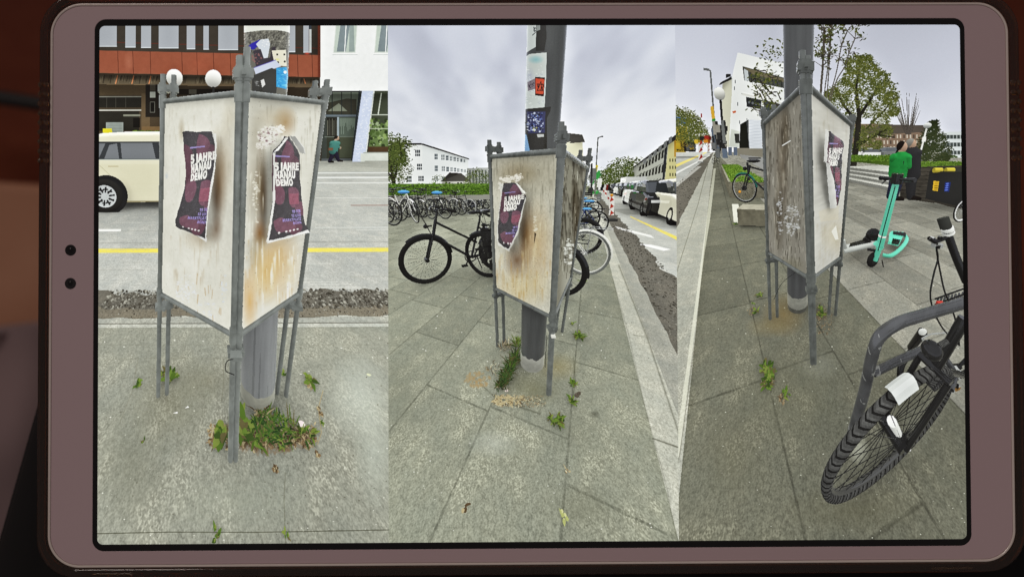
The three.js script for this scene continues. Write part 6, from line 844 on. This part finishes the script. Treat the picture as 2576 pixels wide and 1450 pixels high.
    const cl = [[2168, 170, 20], [2190, 165, 18], [2150, 200, 22], [2200, 190, 22], [2225, 205, 20], [2240, 230, 22], [2130, 225, 24], [2180, 215, 24], [2255, 255, 18], [2215, 250, 26], [2160, 255, 24], [2120, 260, 22], [2240, 280, 22], [2190, 285, 22], [2262, 290, 14], [2150, 300, 20], [2225, 310, 20], [2170, 335, 20], [2200, 340, 22], [2240, 340, 18], [2185, 365, 18], [2105, 240, 16], [2160, 375, 14], [2215, 370, 14]]; for (const [x, y, r] of cl) { const k = 16 / 500 * r; S.bush(S.D(x + rr(-4, 4), y + rr(-4, 4), 16 + rr(-1.5, 1.5)), k * 1.0, k * 0.8, k, 420, 0.14, lf); } }
  for (const [x0, y0, x1, y1, lv, n, sp] of [[2080, 290, 2140, 70, 0, 0, 0]]) { const twig = S.mat([0.16, 0.14, 0.12]); for (let b = 0; b < 7; b++) { const pts = []; let x = 2068 + b * 3, y = 300; const dx = rr(2, 16), dy = -rr(30, 42); for (let i = 0; i < 7; i++) { pts.push(S.D(x, y, 9)); x += dx * rr(0.5, 1.4); y += dy * rr(0.8, 1.1); if (i > 2) for (let q = 0; q < 5; q++) { const a = S.D(x, y, 9), c = S.D(x + rr(-22, 24), y - rr(-6, 26), 9 + rr(-0.4, 0.4)); S.tube(a, c, 0.012, twig, 0.006, 4); if (rnd() < 0.75) S.bush(c, 0.12, 0.14, 0.12, 5, 0.09, [...lf, S.mat([0.16, 0.12, 0.08])]); } } S.path(pts, 0.022, twig, 5); } }
  { const twig = S.mat([0.09, 0.075, 0.065]); for (let b = 0; b < 9; b++) { let x = rr(1955, 1985), y = rr(200, 340); for (let i = 0; i < 6; i++) { const nx = x - rr(4, 16), ny = y + rr(-22, 10); S.tube(S.D(x, y, 8), S.D(nx, ny, 8), 0.02, twig, 0.012, 4); S.bush(S.D(nx, ny, 8), 0.2, 0.2, 0.2, 7, 0.09, lf); x = nx; y = ny; } } for (const [x, y] of [[1925, 130], [1945, 120], [1960, 140], [1940, 150], [1975, 120], [1965, 175], [1950, 200], [1930, 205], [1935, 222]]) S.bush(S.D(x, y, 8.2), 0.24, 0.24, 0.22, 14, 0.09, lf); }
  { const twig = S.mat([0.12, 0.1, 0.09]); for (let b = 0; b < 26; b++) { const x = rr(2278, 2315); S.tube(S.D(x * 0.3 + 2297 * 0.7, 345, 50), S.D(x * 1.9 - 2297 * 0.9, rr(238, 300), 50), 0.1, twig, 0.03, 4); } }
  for (const [x, y, r] of [[2355, 335, 15], [2345, 365, 24], [2365, 365, 24], [2350, 395, 30], [2372, 395, 26], [2334, 400, 16], [2360, 320, 9], [2385, 405, 14]]) { const k = 14 / 500 * r; S.bush(S.D(x, y, 14), k, k, k, 700, 0.13, dlf); }
  S.tube(S.D(2320, 418, 9), S.D(2345, 325, 9), 0.035, wM); S.ball(S.D(2346, 322, 9), 0.12, S.mat([0.6, 0.62, 0.64]), 1.2, 0.9, 1.2); q4(8.95, 8.95, [[2331, 363], [2341, 363], [2343, 351], [2333, 351]], wM);
  // people
  const skin = S.mat([0.42, 0.27, 0.2]), green = S.mat((f, col) => { const n = 0.8 + 0.4 * fbm(f.x * 18, f.y * 14, 2); col[0] = 0.012 * n; col[1] = 0.24 * n; col[2] = 0.045 * n; }), jean = S.mat([0.025, 0.03, 0.07]), hair = S.mat([0.015, 0.01, 0.008]), coat = S.mat([0.03, 0.03, 0.035]), gh = S.mat([0.22, 0.21, 0.2]);
  S.figure(5.6, { s: 136, face: 1, head: [2306, 371], sh: [2303, 384], hipL: [2300, 445], hipR: [2306, 445], kneeL: [2300, 472], footL: [2298, 505], kneeR: [2304, 472], footR: [2304, 505], elbL: [2310, 415], handL: [2308, 438], elbR: [2298, 415], handR: [2298, 440] }, { top: coat, leg: coat, skin, hair: gh, shoe: hair });
  S.figure(5.1, { s: 140, face: 1, head: [2283, 378], sh: [2276, 396], hipL: [2272, 448], hipR: [2264, 448], kneeL: [2266, 478], footL: [2260, 506], kneeR: [2256, 474], footR: [2246, 502], elbL: [2296, 426], handL: [2279, 424], elbR: [2256, 424], handR: [2266, 428] }, { top: green, leg: jean, skin, hair, shoe: hair }); S.tube(S.D(2274, 378, 5.15), S.D(2266, 392, 5.2), 0.03, hair); { const p = S.D(2284, 418, 4.9); S.box(p.x, p.y, p.z, 0.035, 0.09, 0.02, blk, 0.4); }
  // --- scooters
  const mint = S.mat([0.1, 0.55, 0.4], { gloss: 0.03, rough: 0.2 }), deckM = S.mat([0.42, 0.44, 0.44]);
  { const b = S.G(2203, 681), d = -b.z, T = (x0, y0, x1, y1, r, m, dd = 0, d2 = dd, r2 = r) => S.tube(S.D(x0, y0, d + dd), S.D(x1, y1, d + d2), r, m, r2, 14);
    T(2219, 634, 2264, 468, 0.05, mint, 0.02, 0.12, 0.042); T(2227, 604, 2228, 600, 0.052, wM, 0.04, 0.04); T(2262, 476, 2216, 640, 0.006, blk, -0.05, -0.08); T(2264, 470, 2269, 444, 0.07, blk, 0.1); T(2222, 455, 2312, 461, 0.02, blk, 0.3, -0.12); T(2222, 455, 2246, 457, 0.028, blk, 0.3, 0.25); T(2288, 460, 2313, 461, 0.028, blk, 0, -0.12); T(2240, 459, 2228, 470, 0.008, blk, 0.2); T(2219, 634, 2208, 664, 0.035, mint, -0.03); T(2214, 630, 2222, 622, 0.07, mint, 0.03);
    const w = new THREE.Matrix4().makeRotationY(0.55).setPosition(S.D(2203, 662, d)); S.add(new THREE.TorusGeometry(0.082, 0.034, 12, 30), tyre, w); S.add(new THREE.CylinderGeometry(0.06, 0.06, 0.05, 20), blk, w.clone().multiply(new THREE.Matrix4().makeRotationX(Math.PI / 2))); T(2190, 636, 2216, 640, 0.02, blk); T(2226, 664, 2230, 684, 0.008, blk); T(2230, 684, 2235, 687, 0.008, blk);
    const quad = (pts, m, y) => { const [a, c, e, g] = pts.map(([x, yy]) => S.G(x, yy, y)); S.quad(a, c, e, g, m); }; quad([[2132, 638], [2212, 622], [2206, 608], [2134, 624]], deckM, 0.2); quad([[2142, 630], [2200, 618], [2190, 608], [2146, 620]], blk, 0.205); T(2130, 641, 2212, 624, 0.03, deckM, 0.12, 0.2); T(2128, 612, 2134, 640, 0.03, deckM, 0.2); T(2186, 614, 2204, 592, 0.06, blk, 0.5, 0.6); S.ball(S.D(2204, 600, d + 0.5), 0.12, blk, 1, 1, 0.6);
    const up = (x, y, h) => S.G(x, y, h), tri = [up(2228, 650, 0.06), up(2244, 653, 0.06), up(2290, 609, 0.1), up(2278, 595, 0.12), up(2254, 592, 0.12), up(2246, 620, 0.1)]; S.path([tri[0], tri[1], tri[2], tri[3]], 0.03, mint, 10); S.path([tri[3], tri[4], tri[5]], 0.02, mint, 8); S.quad(up(2240, 622, 0.1), up(2268, 628, 0.1), up(2282, 600, 0.13), up(2252, 594, 0.13), mint); S.quad(up(2250, 622, 0.115), up(2268, 625, 0.115), up(2274, 612, 0.125), up(2254, 608, 0.125), blk); S.quad(up(2254, 598, 0.14), up(2288, 604, 0.14), up(2288, 594, 0.16), up(2256, 590, 0.16), blk); }
  // bicycle wheel at the right edge
  { const w = new THREE.Matrix4().makeRotationY(0.3).setPosition(S.D(2434, 537, 3.4)); S.add(new THREE.TorusGeometry(0.2, 0.016, 8, 40), white, w); S.add(new THREE.TorusGeometry(0.22, 0.012, 8, 40), tyre, w); for (let i = 0; i < 20; i++) { const a = i / 20 * 6.283; S.tube(V(0, 0, 0).applyMatrix4(w), V(Math.cos(a) * 0.2, Math.sin(a) * 0.2, 0).applyMatrix4(w), 0.002, steel, 0.002, 3); } }
  // --- pole and stand
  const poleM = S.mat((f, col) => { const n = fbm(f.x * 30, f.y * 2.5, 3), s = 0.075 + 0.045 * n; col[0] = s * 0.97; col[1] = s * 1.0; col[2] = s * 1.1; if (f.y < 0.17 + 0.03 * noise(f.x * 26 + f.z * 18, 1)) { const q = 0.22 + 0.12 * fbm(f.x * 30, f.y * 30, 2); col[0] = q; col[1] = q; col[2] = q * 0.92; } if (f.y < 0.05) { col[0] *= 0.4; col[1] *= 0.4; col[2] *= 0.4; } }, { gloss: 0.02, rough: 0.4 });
  { const a = S.D(2009, 800, 1.72).setY(0), b = S.D(2020, 60, 1.72); S.tube(a, a.clone().add(b.sub(a).multiplyScalar(1.4)), 0.108, poleM, 0.108, 48); }
  const galv = S.mat((f, col) => { GALV(f, col); for (let k = 0; k < 3; k++) col[k] *= 0.55; }, { gloss: 0.05, rough: 0.35 }), clampM = S.mat((f, col) => { GALV(f, col); for (let k = 0; k < 3; k++) col[k] *= 0.5; }, { gloss: 0.03, rough: 0.5 });
  const stL = S.paint(1915, 210, 2060, 730, 3, (g) => {
    rect(g, 1915, 210, 2060, 730, 'rgba(128,120,106,0.5)'); soft(g, 1975, 420, 24, 180, '92,78,60', 0.7); soft(g, 1985, 330, 14, 90, '80,68,50', 0.8); soft(g, 1965, 560, 16, 100, '84,72,54', 0.7); soft(g, 1950, 300, 40, 60, '130,120,104', 0.5); drips(g, 1935, 2030, 260, 600, 'rgba(64,56,44,0.5)', 60); drips(g, 1935, 2035, 300, 640, 'rgba(206,202,194,0.35)', 60); shred(g, 1998, 560, 20, 40, '#c8cad0', 90); shred(g, 1968, 540, 9, 60, '#c0c2ca', 40); line(g, [[1976, 372], [1996, 360]], '#d9dade', 3); for (let i = 0; i < 240; i++) line(g, [[rr(1932, 2035), rr(240, 690)], [0, 0]].map((p, k, a) => (k ? [a[0][0] + rr(-1, 1), a[0][1] + rr(4, 22)] : p)), rnd() < 0.6 ? 'rgba(50,42,30,0.45)' : 'rgba(220,218,212,0.35)', rr(0.5, 1.8)); soft(g, 1990, 680, 50, 30, '120,116,90', 0.5);
  });
  const stR = S.paint(2035, 210, 2170, 730, 3, (g) => { soft(g, 2100, 300, 40, 60, '190,186,178', 0.4); drips(g, 2045, 2140, 250, 420, 'rgba(170,160,140,0.25)', 40); soft(g, 2105, 600, 40, 60, '206,192,158', 0.5); poly(g, [[2066, 540], [2092, 530], [2118, 524], [2116, 560], [2070, 566]], 'rgba(214,206,188,0.5)'); drips(g, 2060, 2120, 560, 660, 'rgba(190,180,160,0.3)', 20); poly(g, [[2098, 590], [2110, 575], [2116, 610], [2108, 612]], '#ecebe6'); });
  const board = (st, b) => S.mat((f, col) => { const n = fbm(f.x * 6 + f.z * 6, f.y * 6, 4), q = noise(f.x * 70 + f.z * 70, f.y * 70), s = b * (0.8 + 0.26 * n) * (0.94 + 0.12 * q); col[0] = s; col[1] = s * 0.985; col[2] = s * 0.96; st(f, col); });
  const planes = S.stand([S.corner(2050, 928, 2037, 128, 712, 220), S.corner(1936, 806, 1922, 272, 640, 318), S.corner(2108, 797, 2158, 292, 652, 322)], [[1, 0, board(stL, 0.38), 0.03, 0.02], [0, 2, board(stR, 0.66), 0.02, 0.03], [1, 2, S.mat([0.3, 0.3, 0.28]), 0.09, 0.08]], { y0: 0.78, y1: 1.84, top: 2.0, r: 0.0165, off: 0.024, mat: galv, clampMat: clampM });
  const pm = S.posterMat(), paper = S.mat((f, col) => { const n = 0.66 + 0.1 * noise(f.x * 50, f.y * 50); col[0] = col[1] = n; col[2] = n * 1.02; }), [p, n] = planes[1];
  S.sheet([[2084, 336, 0.2, 0.02, 0], [2080, 375, 0.12, 0.02, 0.17], [2078, 412, 0.1, 0.016, 0.36], [2082, 425, 0.1, 0.016, 0.42], [2093, 450, 0.3, 0.012, 0.55], [2099, 480, 0.45, 0.008, 0.7], [2106, 525, 0.7, 0.004, 0.95]], [[2088, 338, 0.3, 0.02, 0], [2120, 365, 0.95, 0.03, 0.12], [2119, 400, 0.98, 0.02, 0.3], [2121, 440, 1, 0.01, 0.5], [2121, 470, 1, 0.006, 0.65], [2118, 500, 1, 0.004, 0.8], [2112, 524, 0.9, 0.004, 0.95]], p, n, pm, 0.004);
  S.sheet([[2077, 415, 0, 0.02], [2080, 460, 0, 0.02], [2086, 505, 0, 0.014], [2090, 532, 0, 0.01]], [[2080, 418, 1, 0.022], [2094, 455, 1, 0.026], [2102, 495, 1, 0.02], [2108, 526, 1, 0.01]], p, n, paper, 0.012); S.sheet([[2079, 330, 0, 0.012], [2075, 372, 0, 0.014], [2073, 414, 0, 0.014]], [[2085, 336, 1, 0.02], [2081, 375, 1, 0.02], [2079, 414, 1, 0.02]], p, n, paper);
  S.path([S.D(1950, 762, 1.5), S.D(1972, 720, 1.45), S.D(2010, 690, 1.4)], 0.002, blk, 5); { const q = S.D(2046, 742, 1.1); S.box(q.x, q.y, q.z, 0.06, 0.02, 0.04, clampM); }
  // --- bicycle at the rack, close to the camera
  const rackM = S.mat((f, col) => { const n = fbm(f.x * 14 + f.z * 9, f.y * 14, 3), s = 0.04 + 0.05 * n, w = fbm(f.x * 26, f.y * 26 + f.z * 20, 3) > 0.74 ? 0.12 : 0; col[0] = s + w; col[1] = s * 1.02 + w; col[2] = s * 1.15 + w; }, { gloss: 0.05, rough: 0.25 });
  S.path([S.G(2138, 1122), S.D(2178, 990, 0.655), S.D(2198, 905, 0.66), S.D(2216, 858, 0.68), S.D(2262, 824, 0.71), S.D(2330, 802, 0.75), S.D(2460, 765, 0.82)], 0.027, rackM, 18, 60); S.path([S.D(2200, 948, 0.665), S.D(2265, 917, 0.7), S.D(2345, 882, 0.76)], 0.019, rackM, 16, 30); S.path([S.D(2268, 985, 0.86), S.D(2272, 930, 0.92), S.D(2310, 880, 0.98)], 0.02, blk, 12, 20);
  const knob = S.mat((f, col) => { const v = Math.abs(f.v * 2 % 1 - 0.5), q = (f.u * 70 + v * 1.6) % 1, b = (f.u * 70 + v * 1.6 + 0.4) % 2 > 1, s = q < 0.3 ? 0.012 : (b ? 0.075 : 0.055) * (0.8 + 0.4 * noise(f.x * 200, f.z * 200)); col[0] = s; col[1] = s; col[2] = s * 1.03; });
  { const ct2 = V(0.493, 0, -0.538), ang = -2.74; S.bike(byFront(ct2, ang, 1.13, -0.035), { frame: blk, tyre: knob, rim: S.mat([0.06, 0.06, 0.062], { gloss: 0.05 }), metal: blk, bar: false, fender: S.mat([0.5, 0.52, 0.54], { gloss: 0.06, rough: 0.2 }), guard: [1.25, 1.52], spokes: 32, tw: 0.018, rack: -1, detail: 1 }); }
  S.tube(S.D(2246, 1070, 0.5), S.D(2266, 1108, 0.52), 0.02, white, 0.016); S.tube(S.D(2280, 1128, 0.52), S.D(2292, 1142, 0.5), 0.006, white); for (const [x, y, r] of [[2327, 845, 0.022], [2381, 880, 0.024]]) { S.ball(S.D(x, y, 0.8), r, white, 1, 1, 0.5); S.tube(S.D(x, y, 0.84), S.D(x - 30, y + 40, 0.95), r * 1.05, blk); }
  S.path([S.D(2325, 862, 0.78), S.D(2345, 852, 0.79), S.D(2440, 846, 0.8)], 0.004, steel, 6); S.path([S.D(2325, 862, 0.78), S.D(2360, 905, 0.74), S.D(2420, 965, 0.7)], 0.005, steel, 6); S.path([S.D(2380, 905, 0.72), S.D(2405, 950, 0.68), S.D(2395, 990, 0.62)], 0.016, rackM, 8);
  for (let i = 0; i < 26; i++) { const q = S.D(rr(2372, 2420), rr(930, 990), rr(0.68, 0.8)); S.box(q.x, q.y, q.z, rr(0.008, 0.03), rr(0.008, 0.02), 0.02, [blk, steel, blk, S.mat([0.3, 0.16, 0.05])][i % 4], rr(0, 2)); }
  S.path([S.D(2384, 560, 0.95), S.D(2392, 590, 0.93), S.D(2412, 650, 0.9), S.D(2440, 720, 0.86)], 0.019, blk, 12, 30); S.tube(S.D(2382, 557, 0.955), S.D(2391, 585, 0.935), 0.026, S.mat([0.05, 0.052, 0.05]), 0.026, 14); S.tube(S.D(2392, 582, 0.93), S.D(2394, 588, 0.93), 0.028, white, 0.028, 14); S.tube(S.D(2394, 591, 0.93), S.D(2396, 596, 0.93), 0.028, white, 0.028, 14);
  S.path([S.D(2346, 608, 0.9), S.D(2362, 616, 0.9), S.D(2392, 606, 0.92)], 0.01, blk, 8); for (let i = 0; i < 10; i++) { const q = S.D(rr(2352, 2384), rr(606, 632), 0.91); S.box(q.x, q.y, q.z, 0.02, 0.02, 0.02, i % 3 ? blk : steel, rr(0, 2)); } for (const [x, y] of [[2348, 760], [2384, 742]]) S.path([S.D(2364, 628, 0.9), S.D(2368, 660, 0.9), S.D((2366 + x) / 2, 700, 0.88), S.D(x, y, 0.84), S.D(x + 26, y + 70, 0.8), S.D(2420, 880, 0.78)], 0.0042, blk, 6, 40);
  for (let i = 0; i < 9; i++) S.tube(S.D(2358 + i * 9, 790 - i * 3, 1.05), S.D(2368 + i * 9, 760 - i * 2, 1.2), 0.006, blk); for (const y of [758, 772, 786]) S.path([S.D(2360, y + 4, 1.1), S.D(2440, y - 24, 1.15)], 0.006, blk, 6); S.box(S.D(2372, 775, 1.02).x, S.D(2372, 775, 1.02).y, -1.02, 0.04, 0.03, 0.02, redM);
  // --- weeds
  const gr = [S.mat([0.095, 0.17, 0.022], { leaf: 1 }), S.mat([0.15, 0.24, 0.035], { leaf: 1 }), S.mat([0.055, 0.1, 0.018], { leaf: 1 }), S.mat([0.2, 0.26, 0.05], { leaf: 1 }), S.mat([0.14, 0.12, 0.05], { leaf: 1 })], br2 = [S.mat([0.2, 0.14, 0.08]), S.mat([0.3, 0.22, 0.13]), S.mat([0.1, 0.065, 0.035])], g0 = (x, y) => S.G(x, y, 0.004);
  for (const [x, y, c, l] of [[1930, 935, 30, 0.075], [1935, 955, 34, 0.07], [1932, 975, 24, 0.055], [1976, 1000, 12, 0.05], [2070, 800, 34, 0.06], [2068, 785, 16, 0.05], [1915, 752, 16, 0.06], [1905, 792, 14, 0.06], [1898, 772, 8, 0.04], [1855, 571, 14, 0.09]]) S.tuft(g0(x, y), c, l, l * 0.17, 0.6, l * 0.45, gr, 0.4);
  S.tuft(g0(1932, 968), 40, 0.03, 0.004, 0.4, 0.045, br2); S.tuft(g0(1970, 1010), 30, 0.025, 0.004, 0.4, 0.03, br2); S.tuft(g0(2068, 805), 40, 0.03, 0.004, 0.4, 0.05, br2); S.tuft(g0(1895, 790), 30, 0.03, 0.005, 0.4, 0.05, br2); for (let i = 0; i < 200; i++) { const a = rr(0, 6.3); S.blade(g0(2060 + 40 * rnd(), 770 + 80 * rnd()), V(Math.cos(a), 0.1, Math.sin(a)), rr(0.006, 0.02), rr(0.001, 0.004), 0.1, br2[i % 3]); }
  return S;
}
// ----- put the three snapshots on the display, side by side
{
  const PW = 640, PH = 1138, edges = [-94.65, -31.55, 31.65, 94.65], half = 56.45;
  const shown = [
    [leftSnapshot, 'left snapshot: poster stand before a road with a cream taxi and shops', { sat: 1.0, clarity: 0.42, gain: 1.1 }],
    [middleSnapshot, 'middle snapshot: poster stand on a pavement with bicycles and a busy street', { sat: 1.02, clarity: 0.62, gain: 1.0 }],
    [rightSnapshot, 'right snapshot: poster stand, mint scooter and a bicycle at a rack', { sat: 1.02, clarity: 0.58, gain: 0.98 }],
  ];
  shown.forEach(([make, label, finish], i) => {
    const S = make(), img = S.draw(PW, PH, 10, 1.5), data = new Uint8Array(PW * PH * 4); develop(img, PW, PH, data, PW, 0, finish);
    const px = new Uint8Array(PW * PH * 4); for (let y = 0; y < PH; y++) px.set(data.subarray(y * PW * 4, (y + 1) * PW * 4), (PH - 1 - y) * PW * 4);
    const tex = new THREE.DataTexture(px, PW, PH); tex.colorSpace = THREE.SRGBColorSpace; tex.magFilter = THREE.LinearFilter; tex.needsUpdate = true;
    const w = (edges[i + 1] - edges[i]) * MM, h = 2 * half * MM, r = 1.2 * MM, x0 = -w / 2, x1 = w / 2, s = new THREE.Shape(), L = i === 0 ? r : 0, R = i === 2 ? r : 0;
    s.moveTo(x0 + L, -h / 2); s.lineTo(x1 - R, -h / 2); if (R) s.absarc(x1 - R, -h / 2 + R, R, -Math.PI / 2, 0); s.lineTo(x1, h / 2 - R); if (R) s.absarc(x1 - R, h / 2 - R, R, 0, Math.PI / 2); s.lineTo(x0 + L, h / 2); if (L) s.absarc(x0 + L, h / 2 - L, L, Math.PI / 2, Math.PI); s.lineTo(x0, -h / 2 + L); if (L) s.absarc(x0 + L, -h / 2 + L, L, Math.PI, 1.5 * Math.PI);
    const g = new THREE.ShapeGeometry(s, 10), p = g.attributes.position, uv = g.attributes.uv; for (let k = 0; k < p.count; k++) uv.setXY(k, (p.getX(k) - x0) / w, (p.getY(k) + h / 2) / h);
    g.rotateX(-Math.PI / 2); g.translate((edges[i] + edges[i + 1]) / 2 * MM, -0.09 * MM, 0);
    part('screen_picture', g, new THREE.MeshPhysicalMaterial({ color: new THREE.Color(0.003, 0.003, 0.003), roughness: 0.2, emissive: new THREE.Color(1, 1, 1), emissiveMap: tex, emissiveIntensity: 1 }), display, label);
  });
}
renderer.render(scene, camera);
